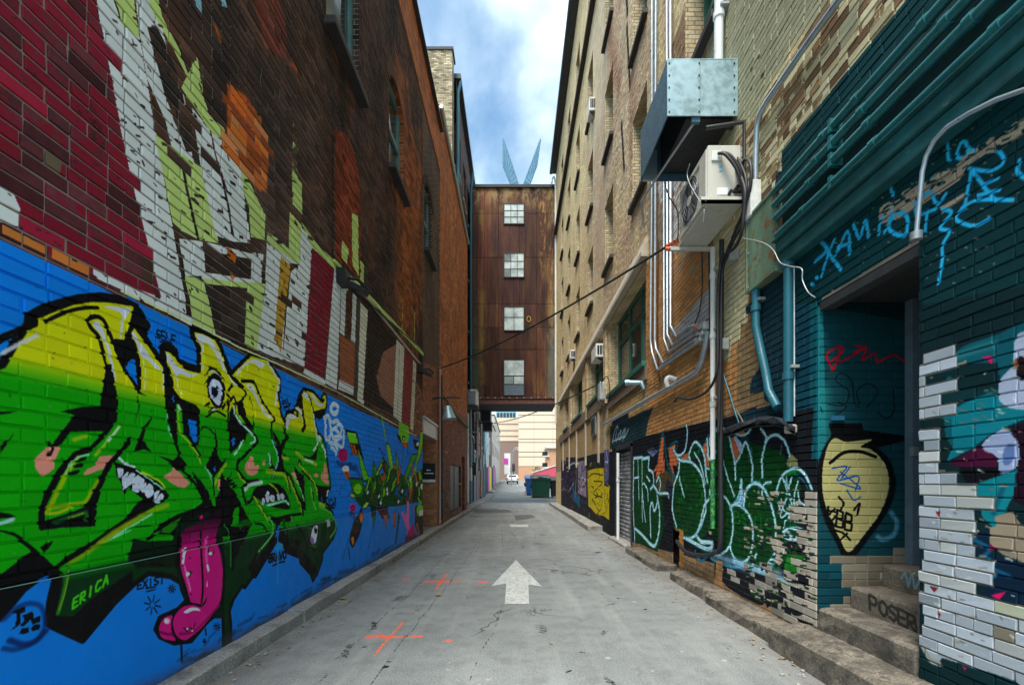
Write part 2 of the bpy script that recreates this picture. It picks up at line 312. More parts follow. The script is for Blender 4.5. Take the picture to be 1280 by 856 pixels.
# tongue
C.P((140, 660), 8)
mag = lambda u, v: (np.array(PNK)*np.clip((1.13-v)/.24, .10, 1)[..., None]*np.ones((1, u.shape[1], 1))+np.array(BLK)*np.clip((v-.9)/.24, 0, 1)[..., None]).astype(np.float32)
C.fill([(590, 120), (620, 60), (640, -40), (900, -160), (1240, -100), (1100, 60), (1100, 900), (760, 900), (640, 520), (610, 380), (220, 400), (140, 300), (200, 100), (330, 130)], (.02, .12, .06))
C.fill([(180, 360), (640, 400), (740, 740), (600, 800), (500, 900), (900, 900), (880, 600), (860, 100), (640, 80), (600, 400), (400, 330), (250, 380)], BLK)
C.fill([(660, 240), (690, 150), (680, 60), (720, 0), (860, -60), (990, -150), (1130, -235), (1205, -210), (1190, -110), (1080, -70), (1030, 60), (1030, 140), (1062, 250), (1085, 400), (1082, 600), (1060, 740), (880, 790), (870, 760), (762, 740), (700, 520), (660, 420)], mag)
C.line([(872, 40), (868, 200), (878, 400), (885, 600), (872, 740)], 3.2, BLK)
C.line([(1050, 170), (1095, 300), (1098, 600), (1075, 760)], 4.0, BLK); C.line([(640, 170), (632, 300), (660, 440), (735, 740)], 4.0, BLK)
C.ell(885, -110, 22, 22, PNK); C.ell(1135, -250, 20, 14, PNK)
C.line([(715, 205), (692, 270), (685, 340)], 4.2, WHT); C.line([(700, 380), (730, 500), (760, 620)], 3, (.96, .45, .75), soft=.7)
C.line([(930, 370), (948, 460), (932, 570)], 3.2, WHT); C.line([(935, 100), (920, 250), (925, 330)], 4, (.97, .35, .70), soft=.7)
C.ell(968, 225, 34, 48, BLK); C.ell(972, 215, 26, 36, PNK); C.ell(962, 252, 20, 18, WHT)
C.ell(735, 460, 22, 24, WHT); C.line([(755, 430), (762, 460), (740, 485)], 1.5, BLK)
for x, y in ((755, 297), (765, 660), (968, 680), (1010, 440), (1018, 480), (1000, 465)): C.ell(x, y, 9, 9, (.2, .0, .15))
C.P((180, 700), 5.4875)
C.fill([(205, 330), (240, 310), (300, 290), (375, 315), (420, 250), (430, 100), (515, 60), (524, 250), (500, 320), (430, 430), (350, 500), (300, 570), (240, 575), (130, 560), (80, 535), (60, 480), (75, 410), (120, 360), (190, 345)], BLK)
C.fill([(380, 318), (420, 250), (425, 80), (512, 40), (515, 240), (480, 330), (400, 440), (310, 520), (260, 548), (205, 515), (182, 440), (195, 380), (240, 325), (310, 305)], PNK, sm=True)
C.fill([(178, 378), (130, 388), (95, 430), (85, 480), (105, 530), (150, 545), (200, 548), (175, 500), (168, 430)], PNK, sm=True)
C.line([(90, 490), (140, 505), (180, 508)], 3, (.5, 0, .3), soft=.5); C.line([(230, 505), (300, 495), (360, 460), (500, 310)], 3, (.62, .0, .36), soft=.6)
C.fill([(255, 355), (300, 325), (350, 325), (370, 345), (320, 345), (280, 362)], WHT, sm=True); C.ell(140, 415, 22, 22, (.95, .72, .85), rot=-.5); C.ell(135, 418, 12, 14, WHT)
C.line([(255, 460), (280, 485), (300, 460), (315, 480), (335, 430)], 1.3, BLK); C.ell(280, 470, 8, 8, WHT); C.ell(315, 483, 7, 7, WHT)
C.line([(238, 570), (243, 690)], 3, BLK, sm=False); C.line([(405, 470), (410, 510)], 2, BLK, sm=False); C.ell(398, 552, 11, 16, BLK); C.ell(398, 548, 4, 6, BLUE)
def star(x, y, r, w):
    for k in range(8):
        a = k*math.pi/4+.2; C.line([(x+r*.3*math.cos(a), y+r*.35*math.sin(a)), (x+r*math.cos(a), y+r*1.15*math.sin(a))], w, BLK, sm=False)
star(40, 305, 58, 1.5); star(172, 195, 26, 1.3); star(485, 455, 25, 1.2)
C.P((140, 660), 8); C.text('EXIST', (225, 610), (50, -12), (3, -75), 2.2, BLK, sp=1.12); C.line([(310, 600), (410, 585)], 1.6, BLK); C.line([(315, 632), (410, 610)], 1.4, BLK)
# first gap, second spike, central face
C.P((140, 380), 8)
C.fill([(205, 30), (240, -10), (350, 210), (310, 310), (500, 600), (505, 640), (450, 570), (340, 410), (240, 290), (205, 240), (172, 290), (230, 400), (270, 560), (280, 700), (275, 885), (335, 918), (260, 895), (230, 856), (90, 640), (70, 600), (0, 460), (-10, 370), (20, 345), (110, 358), (150, 230)], BLK)
C.fill([(118, 635), (180, 550), (222, 555), (240, 815)], BLUE)
C.fill([(185, 300), (205, 280), (300, 420), (400, 560), (480, 640), (440, 650), (340, 560), (290, 530), (240, 400)], (.86, .88, .90), sm=True)
C.line([(300, 560), (320, 700), (310, 860)], 1.8, (.9, .95, .7), soft=.6); C.line([(498, 660), (500, 760), (495, 860)], 2.4, (.92, .94, .80), soft=.6)
C.fill([(480, 428), (560, 412), (635, 460), (630, 530), (600, 520), (570, 482), (518, 468), (550, 600), (600, 780), (610, 860), (650, 910), (690, 950), (820, 1000), (865, 1060), (870, 1300), (845, 1410), (830, 1435), (872, 1500), (880, 1540), (800, 1420), (700, 1280), (690, 1060), (640, 995), (625, 1030), (640, 1280), (640, 1380), (682, 1490), (670, 1520), (738, 1605), (700, 1660), (620, 1660), (590, 1600), (445, 1515), (600, 1560), (655, 1510), (600, 1360), (540, 1140), (520, 1000), (512, 850), (500, 640), (492, 560)], BLK)
C.fill([(750, 1150), (835, 1170), (842, 1360), (820, 1385), (795, 1375), (765, 1290)], BLUE); C.fill([(600, 900), (615, 950), (600, 992), (592, 950)], BLUE)
C.fill([(530, 490), (560, 500), (640, 610), (760, 690), (850, 700), (760, 730), (650, 700), (640, 800), (620, 720), (560, 600)], (.86, .88, .90), sm=True)
C.line([(640, 800), (660, 860), (690, 900)], 1.5, (.9, .95, .8), soft=.5)
C.fill([(625, 1000), (645, 995), (685, 1060), (680, 1100), (690, 1270), (670, 1300), (640, 1270)], (.15, .70, .03)); C.line([(650, 1020), (665, 1060)], 4, (.75, .95, .80), soft=.6)
C.line([(650, 1080), (655, 1200), (680, 1300), (760, 1390), (850, 1520), (875, 1590)], 2.6, (.62, .80, .05), soft=.4)
C.line([(535, 1100), (550, 1220), (580, 1320)], 2, (.4, .9, .65), soft=.5)
C.line([(560, 440), (615, 480), (650, 560), (740, 640), (862, 668), (865, 440), (800, 320), (795, 258), (900, 280), (1020, 340), (1080, 450), (1130, 590), (1190, 720), (1300, 830)], 4.0, BLK, sm=False)
C.fill([(825, 305), (930, 320), (1010, 390), (1060, 500), (1120, 660), (1090, 640), (1030, 520), (960, 410), (900, 400), (905, 600), (895, 660), (885, 440)], (.86, .88, .90), sm=True)
C.line([(1060, 480), (1110, 600), (1180, 760), (1260, 830)], 1.8, (.92, .95, .85), soft=.6)
C.line([(245, 930), (258, 1000), (240, 1100), (212, 1200)], 2.6, BLK, taper=True)
C.fill([(410, 1105), (330, 1230), (300, 1340), (330, 1420), (385, 1480), (300, 1450), (215, 1475), (215, 1440), (260, 1330), (310, 1210)], BLK)
C.line([(880, 1260), (900, 1232), (950, 1240), (1020, 1310), (1030, 1420)], 1.6, BLK)
C.fill([(1020, 1210), (1028, 1300), (1042, 1340), (1042, 1500), (1090, 1580), (1145, 1535), (1080, 1640), (1010, 1720), (960, 1670), (928, 1610), (990, 1500), (1020, 1420)], BLK); C.fill([(1005, 1650), (1025, 1610), (1030, 1640), (1015, 1680)], BLUE)
C.line([(170, 1340), (120, 1400), (60, 1490), (-10, 1580), (-60, 1660)], 4, BLK)
# eye
C.fill([(920, 730), (930, 690), (965, 620), (1040, 645), (1120, 765), (1060, 720), (1000, 670), (965, 660)], BLK)
C.fill([(945, 680), (1000, 655), (1070, 720), (1100, 760), (1030, 700), (985, 690)], (.80, .86, .60), sm=True)
C.fill([(912, 805), (950, 740), (1010, 690), (1080, 740), (1115, 820), (1120, 900), (1100, 1000), (1070, 1040), (1000, 1010), (955, 920), (945, 850), (940, 780)], BLK, sm=True)
C.fill([(960, 850), (975, 780), (1010, 745), (1060, 775), (1090, 850), (1090, 930), (1062, 1010), (1020, 990), (975, 920)], (.84, .87, .95), sm=True)
C.ell(1022, 870, 32, 60, (.02, .10, .25)); C.ell(1022, 880, 18, 40, BLK); C.ell(1015, 815, 12, 20, WHT)
C.line([(940, 1125), (990, 1080), (1040, 1070), (1120, 1118)], 2.6, BLK); C.line([(950, 1080), (1000, 1035), (1040, 1040)], 1.5, BLK); C.fill([(975, 1070), (1020, 1035), (1060, 1055), (1010, 1065)], (.85, .87, .7))
for q in ([(1150, 860), (1195, 810)], [(1140, 900), (1165, 930)], [(930, 1010), (960, 990)], [(1120, 1000), (1100, 1040)], [(1150, 960), (1145, 1000)]): C.line(q, 3, BLK, sm=False)
C.text('SELF', (430, 335), (44, 16), (0, -85), 1.9, BLK, sp=1.18); C.line([(465, 375), (560, 395), (610, 425)], 1.6, BLK); C.ell(495, 262, 7, 7, BLK); C.ell(520, 262, 7, 7, BLK)
# round letter and hook letter
C.P((280, 430), 8)
C.line([(0, 205), (60, 330), (170, 440), (205, 495), (165, 565), (112, 585), (82, 525), (42, 600), (30, 720), (30, 860)], 2.6, BLK)
C.fill([(70, 620), (130, 760), (240, 856), (200, 970), (185, 950), (60, 1095), (42, 1040), (38, 800), (45, 700)], BLK)
C.fill([(120, 590), (180, 575), (222, 740), (275, 820), (285, 650), (250, 520), (205, 500), (212, 490), (240, 520), (280, 640), (296, 830), (280, 860), (220, 820), (130, 680)], BLK)
C.fill([(70, 950), (85, 930), (105, 945), (98, 990), (75, 1020), (66, 1010)], BLUE)
C.line([(100, 600), (100, 680), (150, 780), (240, 850), (305, 920), (325, 960), (320, 990), (240, 1070), (120, 1210), (210, 1360), (330, 1365)], 3.4, BLK)
C.line([(90, 620), (110, 720), (180, 810), (270, 900), (300, 940), (290, 980), (260, 990)], 2.6, (.75, .95, .85), soft=.5)
C.line([(180, 970), (130, 1060), (95, 1100)], 2.6, (.75, .96, .85), soft=.5); C.line([(130, 1290), (160, 1340), (210, 1400)], 2.6, (.6, .78, .1), soft=.5)
C.line([(165, 370), (285, 378), (330, 470), (385, 590), (490, 742), (470, 790), (467, 890), (490, 990), (530, 1050)], 2.8, BLK)
C.fill([(210, 400), (280, 420), (330, 540), (400, 660), (470, 740), (400, 710), (320, 570), (270, 480), (225, 440)], (.87, .89, .88), sm=True)
C.fill([(110, 330), (150, 240), (280, 150), (400, 190), (350, 240), (280, 190), (190, 230), (140, 300)], (.87, .89, .88), sm=True)
C.line([(430, 190), (500, 300), (545, 370), (520, 460), (512, 600)], 3, (.88, .90, .85), soft=.4)
C.fill([(475, 850), (545, 960), (552, 1000), (600, 930), (570, 800), (640, 930), (625, 960), (605, 990), (570, 1080), (625, 1120), (578, 1130), (592, 1230), (620, 1280), (500, 1270), (530, 1170), (530, 1050), (480, 900)], BLK)
C.line([(470, 960), (510, 1050), (530, 1130), (525, 1200), (495, 1290), (490, 1360)], 2, (.55, .9, .85), soft=.5); C.line([(500, 1280), (490, 1360)], 1.4, BLK)
C.fill([(450, 1100), (480, 1210), (520, 1265), (420, 1240), (460, 1220)], BLK); C.line([(445, 1100), (455, 1200)], 2.6, (.7, .95, .9), soft=.5)
C.fill([(245, 1150), (250, 1120), (285, 1130), (290, 1210), (330, 1205), (335, 1260), (290, 1310), (230, 1300), (198, 1240), (210, 1190)], SAL, sm=True); C.ell(392, 1188, 14, 28, SAL, rot=.3)
C.line([(425, 1270), (480, 1275)], 5, (.60, .75, .05), soft=.4); C.line([(500, 1290), (580, 1300), (620, 1350), (640, 1430)], 3, (.66, .78, .08), soft=.4)
C.line([(780, 470), (740, 540), (742, 580), (700, 640), (730, 690), (715, 730), (690, 700), (640, 670), (608, 720), (605, 860)], 2.8, BLK)
C.fill([(745, 500), (770, 470), (790, 700), (815, 810), (795, 880), (765, 880), (790, 790), (765, 650), (725, 610)], BLK)
C.line([(800, 460), (850, 540), (880, 640), (905, 740), (925, 860)], 1.8, BLK)
C.fill([(890, 670), (950, 655), (1010, 640), (1000, 690), (950, 742), (900, 722)], BLK); C.fill([(950, 560), (990, 540), (1000, 560), (985, 590)], BLK)
C.fill([(610, 800), (630, 710), (680, 700), (730, 740), (660, 750), (630, 856)], (.87, .89, .88), sm=True); C.fill([(700, 640), (730, 630), (770, 690), (775, 760), (750, 690)], (.87, .89, .88), sm=True)
C.fill([(780, 520), (800, 480), (830, 500), (860, 590), (840, 560)], (.87, .89, .88), sm=True); C.fill([(860, 490), (900, 530), (950, 590), (1005, 600), (960, 625), (900, 580)], (.87, .89, .88), sm=True)
C.line([(885, 700), (912, 860), (928, 960), (915, 1020), (890, 1060)], 2.4, (.86, .93, .85), soft=.4)
C.fill([(685, 1030), (760, 1105), (850, 1130), (900, 1090), (935, 1010), (915, 1165), (860, 1145), (760, 1130)], BLK)
C.line([(710, 1080), (800, 1150), (920, 1205)], 3.4, (.6, .78, .1), soft=.5); C.line([(800, 1150), (880, 1180)], 1.8, (.8, .97, .85), soft=.5)
C.line([(945, 930), (955, 960)], 4, (.85, .95, .9), soft=.4); C.line([(970, 1010), (1000, 1060), (1010, 1120)], 2.6, (.9, .96, .9), soft=.4)
C.fill([(1000, 1170), (1018, 1220), (1040, 1400), (1010, 1400), (970, 1360), (960, 1310), (985, 1270)], SAL); C.ell(915, 1310, 24, 22, SAL); C.fill([(670, 1290), (700, 1270), (730, 1350), (740, 1410), (710, 1380)], SAL)
C.line([(735, 1185), (752, 1172), (785, 1270), (870, 1360), (930, 1440), (942, 1540), (960, 1590), (1050, 1660)], 2.6, BLK)
C.line([(745, 1190), (775, 1240), (860, 1330), (910, 1420), (925, 1500)], 2.0, (.65, .82, .1), soft=.5); C.line([(580, 1130), (630, 1145)], 3.6, (.62, .80, .1), soft=.4)
C.fill([(690, 1210), (750, 1285), (792, 1310), (802, 1520), (815, 1660), (795, 1660), (760, 1500), (740, 1400), (710, 1310)], BLK)
C.line([(620, 1290), (665, 1345), (705, 1460), (770, 1590), (785, 1700)], 3.6, BLK); C.line([(640, 1330), (700, 1480), (750, 1610), (765, 1680)], 2.4, (.60, .78, .1), soft=.5); C.line([(630, 1330), (655, 1480)], 1.6, BLK)
C.line([(700, 1320), (760, 1460), (795, 1560)], 1.8, (.5, .9, .4), soft=.5); C.line([(860, 1430), (885, 1560), (910, 1650)], 2, (.5, .8, .3), soft=.5); C.line([(880, 1480), (890, 1560)], 2, BLK)
C.fill([(915, 1410), (980, 1420), (1052, 1425), (1040, 1500), (1000, 1590), (985, 1620), (945, 1590), (940, 1500)], BLK); C.fill([(958, 1515), (980, 1545), (975, 1575)], BLUE)
C.line([(1035, 1470), (1020, 1510)], 2.5, (.8, .95, .9), soft=.4)
# second mouth
C.line([(210, 1400), (178, 1430), (190, 1520), (220, 1590), (290, 1520)], 3.4, BLK)
C.fill([(275, 1510), (300, 1450), (360, 1415), (440, 1400), (450, 1385), (540, 1400), (600, 1460), (640, 1540), (655, 1620), (620, 1650), (400, 1610), (350, 1560)], BLK, sm=True)
C.line([(205, 1450), (260, 1405), (370, 1380)], 4, (.80, .93, .88), soft=.5); C.line([(450, 1395), (500, 1430), (530, 1480)], 2, (.6, .8, .1), soft=.4)
for e in ((385, 1572, 20, 36), (430, 1525, 20, 60), (478, 1540, 28, 36), (538, 1525, 18, 36), (578, 1520, 20, 32)): C.ell(*e, (.84, .88, .93)); C.ell(e[0]+6, e[1]+4, e[2]*.3, e[3]*.45, (.66, .72, .80), None)
C.line([(410, 1610), (470, 1600), (520, 1580), (600, 1570), (640, 1600)], 3.2, (.20, .72, .30)); C.line([(430, 1610), (520, 1590), (610, 1565), (635, 1600)], 1.4, (.8, .97, .92), soft=.4)
C.line([(280, 1520), (350, 1620), (420, 1730), (470, 1790)], 3.2, BLK); C.line([(290, 1530), (370, 1660), (430, 1760)], 2.6, (.62, .80, .08), soft=.5)
# left flank under the round letter
C.fill([(-40, 1280), (20, 1370), (110, 1500), (200, 1680), (270, 1800), (180, 1800), (140, 1820), (140, 1660), (95, 1640), (60, 1850), (-20, 1800), (-60, 1600)], BLK)
C.fill([(100, 1640), (145, 1620), (140, 1830), (60, 1840)], GRN)
for i in range(3): C.line([(25+28*i, 1375+20*i), (48+28*i, 1365+32*i)], 2.4, BLK, sm=False)
# lower dark bodies
C.P((280, 610), 8)
C.fill([(-60, 380), (60, 380), (140, 380), (270, 355), (240, 410), (80, 680), (80, 430), (40, 430), (0, 350), (-60, 350)], BLK)
C.line([(150, 370), (200, 340), (240, 350)], 6, (.05, .42, .05), soft=.6)
C.line([(230, 420), (90, 680)], 3.4, BLK); C.line([(65, 420), (70, 800)], 4.5, BLK); C.line([(-10, 360), (40, 460), (45, 780)], 1.8, (.15, .55, .2), soft=.5)
C.line([(300, 350), (380, 370), (430, 470), (440, 520)], 2, (.0, .10, .04)); C.line([(440, 300), (480, 370), (480, 430), (430, 510), (330, 630)], 2.2, (.40, .80, .40), soft=.6)
C.fill([(330, 680), (500, 480), (520, 400), (500, 320), (440, 250), (490, 290), (540, 330), (530, 400), (520, 530), (500, 560), (420, 700), (300, 900), (260, 900), (240, 800)], BLK)
C.line([(300, 680), (240, 790)], 5, BLK)
C.fill([(380, 180), (460, 290), (540, 285), (620, 262), (760, 240), (772, 268), (640, 285), (690, 300), (640, 340), (560, 330), (540, 400), (520, 380), (480, 330)], BLK)
C.line([(500, 480), (530, 400), (545, 380), (520, 480), (520, 620)], 2, BLUE)
C.fill([(540, 400), (630, 400), (640, 560), (760, 610), (900, 780), (920, 830), (860, 870), (745, 740), (740, 690), (620, 640), (520, 520)], BLK)
C.fill([(640, 500), (740, 520), (750, 590), (640, 550)], (.0, .05, .03)); C.line([(720, 370), (780, 470), (820, 600)], 3, (.0, .08, .04)); C.line([(640, 330), (630, 450), (650, 560)], 1.2, (.1, .35, .15), soft=.5)
C.line([(830, 330), (835, 480)], 1.5, (.05, .35, .12), soft=.5); C.line([(945, 350), (940, 500), (900, 600)], 1.4, (.1, .35, .15), soft=.5)
C.line([(670, 290), (672, 330)], 3, (.35, .6, .2), soft=.5); C.line([(590, 330), (600, 440)], 5, (.05, .32, .12), soft=.5)
C.line([(770, 100), (770, 250)], 0.1, BLK)
C.fill([(842, 540), (850, 430), (880, 360), (915, 352), (930, 400), (915, 500), (900, 560), (860, 575)], BLK, sm=True)
C.fill([(850, 530), (862, 430), (888, 375), (918, 370), (922, 420), (905, 530), (880, 555)], (.88, .90, .95), sm=True)
C.fill([(850, 540), (855, 480), (880, 500), (890, 560)], (.60, .42, .75)); C.ell(902, 415, 17, 40, BLK); C.ell(906, 390, 9, 13, WHT); C.ell(875, 575, 32, 16, (.10, .42, .08)); C.line([(850, 590), (890, 620), (905, 610)], 2.4, BLK)
C.fill([(1015, 315), (1046, 305), (1048, 378), (1017, 388)], (.72, .76, .78))
C.line([(955, 185), (1040, 230), (1090, 300), (1105, 400), (1050, 490)], 2, (.35, .72, .25), soft=.5); C.line([(950, 150), (1000, 175)], 3, (.65, .82, .15), soft=.4)
C.text('BRAVO', (430, 740), (34, -8), (0, -75), 2.2, BLK, sp=1.05); C.line([(400, 715), (420, 695), (450, 700)], 2, BLK); C.line([(470, 775), (530, 745), (590, 730)], 1.6, BLK); C.ell(540, 575, 35, 30, (.15, .60, .85), None); C.line([(500, 600), (520, 640), (520, 950)], 2, (.12, .66, .88), None, soft=.8)
for p in ([(1035, 95), (1050, 165), (1085, 165), (1110, 100)], [(1040, 130), (1070, 110), (1095, 175)], [(1060, 190), (1100, 195)], [(1100, 90), (1108, 175)]): C.line(p, 1.4, BLK)
C.P((280, 430), 8)
for p in ([(565, 530), (590, 590), (570, 600), (600, 560), (615, 620), (620, 540), (640, 600), (660, 590)], [(580, 630), (620, 620), (640, 650)], [(590, 640), (655, 610)]): C.line(p, 1.3, BLK)
# white bubble tag and dots
C.line([(1060, 640), (1090, 600), (1130, 620), (1125, 680), (1085, 690), (1060, 650)], 4.5, (.82, .90, .97)); C.line([(1005, 730), (1010, 860), (1015, 950), (1060, 900), (1040, 730), (1000, 735)], 4, (.82, .90, .97))
for p in ([(1060, 750), (1070, 860), (1150, 800), (1160, 900), (1080, 940)], [(1080, 780), (1130, 770), (1190, 870), (1190, 1010)], [(1070, 900), (1120, 990), (1180, 1020), (1190, 900)], [(1045, 980), (1100, 1000), (1130, 1050)], [(1065, 1030), (1110, 1070), (1115, 1100)], [(1100, 840), (1150, 900)], [(1110, 960), (1170, 930)]): C.line(p, 3.4, (.82, .90, .97))
C.ell(1185, 1110, 50, 68, (.70, .03, .38)); C.line([(1130, 1180), (1180, 1215), (1260, 1200)], 3, (.0, .25, .55), None, soft=.7)
# far mural: shards
SH = [(0, 0)]
C.P((420, 490), 7.78)
OR, DG, MG, LG = (.80, .36, .08), (.02, .16, .09), (.10, .48, .04), (.50, .80, .10)
C.line([(130, 740), (200, 770), (240, 830)], 2.4, (.0, .30, .62), None, soft=.7); C.line([(20, 700), (100, 720), (200, 730)], 3, (.0, .28, .58), None, soft=.7); C.line([(410, 540), (470, 620)], 2, (.0, .25, .5), None, soft=.6)
C.fill([(78, 358), (195, 385), (255, 610), (270, 660), (220, 610), (160, 615), (95, 410)], BLK); C.fill([(100, 388), (185, 400), (210, 505), (125, 490)], (.45, .85, .12)); C.fill([(130, 500), (180, 515), (205, 610), (165, 610)], OR); C.line([(150, 510), (185, 610)], 1.2, BLK)
C.ell(88, 745, 36, 32, WHT); C.fill([(58, 770), (120, 770), (135, 845), (100, 845)], (.78, .38, .08)); C.line([(90, 770), (120, 845)], 1, BLK)
C.fill([(605, 290), (660, 300), (700, 330), (712, 440), (690, 500), (640, 500), (620, 470), (605, 400)], (.45, .80, .10)); C.fill([(580, 390), (620, 430), (640, 500), (600, 460)], BLK); C.fill([(640, 480), (700, 490), (690, 540), (650, 530)], OR); C.ell(655, 445, 16, 24, BLK); C.ell(655, 450, 7, 11, WHT); C.line([(645, 500), (645, 690)], 1.2, (.05, .3, .3)); C.line([(690, 500), (695, 600)], 2, (.0, .2, .4), None, soft=.6)
C.fill([(742, 455), (800, 470), (800, 560), (765, 555)], BLK); C.ell(790, 505, 12, 20, WHT)
def shard(pts, col, w=2.2): C.fill(pts, BLK); C.line(pts+[pts[0]], w, BLK, sm=False); C.fill(pts, col)
shard([(437, 190), (450, 260), (488, 490), (478, 480), (440, 260)], LG, 1.0)
shard([(820, 390), (842, 385), (842, 480), (820, 600), (780, 700), (770, 850), (740, 850), (780, 650), (805, 520)], LG)
shard([(740, 610), (790, 610), (760, 660), (720, 760), (680, 850), (650, 850), (700, 720)], (.25, .65, .06))
shard([(485, 500), (520, 520), (545, 680), (560, 790), (530, 760), (500, 640)], LG)
shard([(205, 550), (245, 640), (290, 770), (320, 860), (265, 856), (240, 760)], (.35, .75, .10))
shard([(360, 690), (385, 740), (390, 800), (400, 856), (375, 856)], (.15, .6, .08)); shard([(380, 800), (455, 640), (470, 680), (410, 770), (395, 856)], LG)
shard([(575, 590), (600, 660), (610, 790), (640, 856), (600, 856), (580, 740)], (.30, .62, .10)); shard([(455, 640), (500, 720), (560, 856), (500, 856), (470, 760)], MG); shard([(445, 690), (470, 680), (480, 770), (450, 740)], (.45, .12, .05)); shard([(560, 700), (580, 720), (585, 790), (560, 760)], OR, 1)
C.P((420, 590), 7.78)
shard([(128, 62), (250, 70), (280, 200), (240, 245), (190, 240), (150, 170)], (.08, .50, .05)); C.ell(207, 160, 38, 50, (.50, .85, .10)); shard([(125, 208), (165, 212), (190, 240), (150, 245)], (.75, .85, .35), 1.6)
C.fill([(240, 250), (300, 60), (420, 20), (560, -40), (700, 60), (840, -40), (842, 300), (760, 290), (620, 330), (480, 330), (330, 330), (260, 350), (200, 300), (180, 250)], (.02, .30, .12))
r = random.Random(5)
for i in range(46):
    x = r.uniform(260, 820); y = r.uniform(-30, 290); h = r.uniform(60, 150); w = r.uniform(10, 26); t = r.uniform(-45, 45)
    shard([(x, y+h*.5), (x+w, y+h*.35), (x+w+t, y-h*.5), (x+t+w*.4, y-h*.6)], r.choice([MG, LG, LG, MG, (.10, .55, .08), OR, (.02, .40, .75), (.2, .6, .1), DG]), .9)
for x, y in ((290, 200), (400, 240), (420, 300), (485, 210), (590, 290), (630, 190), (705, 75), (770, 120), (480, 170)): C.fill([(x, y), (x+14, y-30), (x+22, y-8), (x+10, y+20)], WHT)
shard([(250, 345), (290, 290), (315, 300), (290, 340), (265, 350)], (.70, .85, .30), 1.6)
shard([(240, 350), (255, 430), (215, 600), (150, 725), (122, 680), (125, 620), (165, 480), (215, 420)], (.03, .10, .06)); shard([(215, 440), (240, 385), (258, 430), (235, 500)], (.90, .50, .12), 1); shard([(135, 640), (160, 620), (165, 680), (148, 712)], (.90, .50, .12), 1); shard([(165, 580), (205, 520), (200, 570), (175, 610)], (.40, .05, .30), 1)
C.ell(158, 350, 34, 48, (.85, .15, .60)); C.ell(160, 345, 18, 24, BLK); C.ell(160, 345, 10, 14, (.85, .15, .6)); C.line([(140, 400), (170, 430)], 5, (.0, .30, .62), None, soft=.8)
for pts, cc in (([(330, 330), (385, 340), (370, 440), (340, 430)], DG), ([(350, 430), (375, 420), (350, 540)], MG), ([(390, 350), (500, 340), (470, 440), (440, 440)], (.35, .06, .2)), ([(455, 430), (485, 410), (480, 545)], OR), ([(480, 340), (510, 440), (495, 440)], (.1, .4, .05)), ([(550, 400), (575, 380), (565, 520), (548, 520)], OR), ([(600, 400), (610, 430), (575, 680), (568, 690)], (.03, .2, .2))): shard(pts, cc, 1.6)
C.line([(350, 520), (300, 750)], 2, (.0, .25, .5), None, soft=.6, taper=True); C.line([(110, 640), (50, 850)], 2, (.0, .25, .5), None, soft=.6, taper=True); C.line([(110, 740), (120, 840)], 2.5, (.0, .25, .5), None, soft=.8)
C.fill([(630, 410), (690, 400), (720, 590), (690, 680), (680, 560)], (.90, .38, .68)); C.fill([(685, 280), (705, 280), (700, 440), (690, 560), (680, 420)], (.92, .50, .72)); C.fill([(690, 590), (740, 490), (780, 640), (670, 700)], (.72, .05, .42)); C.fill([(670, 640), (700, 600), (760, 660), (665, 705)], (.70, .05, .42))
C.ell(683, 265, 18, 18, (.5, .15, .4)); C.ell(640, 400, 14, 18, (.9, .38, .68)); C.line([(730, 270), (735, 380), (722, 480)], 3, (.10, .42, .75)); C.line([(755, 330), (745, 440)], 2.4, (.60, .30, .70))
shard([(765, 340), (842, 310), (842, 640), (800, 620), (760, 500)], (.02, .07, .05)); C.ell(812, 370, 36, 60, (.45, .82, .10)); C.fill([(800, 380), (840, 360), (840, 420), (805, 420)], WHT); shard([(770, 490), (785, 490), (812, 610), (795, 620)], OR, 1)
C.ell(832, 140, 14, 28, WHT)
# wear on the mural: knocks showing dark
C.P((0, 0), 1)
# ------------ old advert above the mural (paint only on the brick faces)
UP = .90
def U(pts, col, cov=UP, **k): C.fill(pts, col, cov, **k)
def seg(px0, py0, px1, py1): return (px0, py0), (px1, py1)
RED = (.50, .085, .165)
C.P((0, 0), 1)
U([(0, -60), (105, -60), (118, 0), (128, 60), (140, 110), (150, 165), (170, 255), (200, 372), (190, 368), (120, 348), (60, 318), (30, 290), (8, 230), (0, 210), (-120, 40), (-120, -60)], RED, .52)
U([(60, 290), (150, 310), (196, 372), (120, 350)], RED, .80); U([(35, 255), (110, 275), (120, 345), (70, 325)], RED, .68)
C.fill([(50, 178), (90, 190), (95, 215), (75, 205), (70, 225), (52, 205)], (.42, .36, .28), .6)
U([(-100, 90), (0, 210), (22, 260), (26, 285), (0, 278), (-100, 250)], CRM)
U([(113, -40), (130, -30), (150, 30), (172, 45), (190, 150), (215, 290), (235, 402), (228, 398), (170, 368), (130, 350), (118, 342), (200, 372), (170, 255), (150, 165), (136, 90), (122, 20)], CRM)
U([(136, -50), (160, -50), (172, 48), (150, 30)], LIME); U([(118, -60), (150, -60), (170, 45), (150, 20)], LIME)
U([(163, -60), (185, -50), (212, 90), (228, 120), (240, 200), (262, 300), (235, 280), (205, 150), (182, 100), (172, 40)], CRM)
U([(190, 25), (205, 55), (222, 130), (230, 180), (215, 150), (200, 90)], (.2, .17, .15), .45); C.fill([(182, 35), (194, 32), (222, 95), (240, 190), (232, 190), (205, 120)], (.15, .13, .12), .55)
U([(172, -60), (185, -50), (200, 20), (222, 62), (240, 110), (256, 130), (262, 150), (240, 110), (214, 60), (186, 10)], LIME)
U([(237, -30), (250, -30), (251, 18), (243, 8)], (.55, .75, .80), .8); U([(275, -20), (282, 10), (275, 8)], (.55, .75, .80), .6)
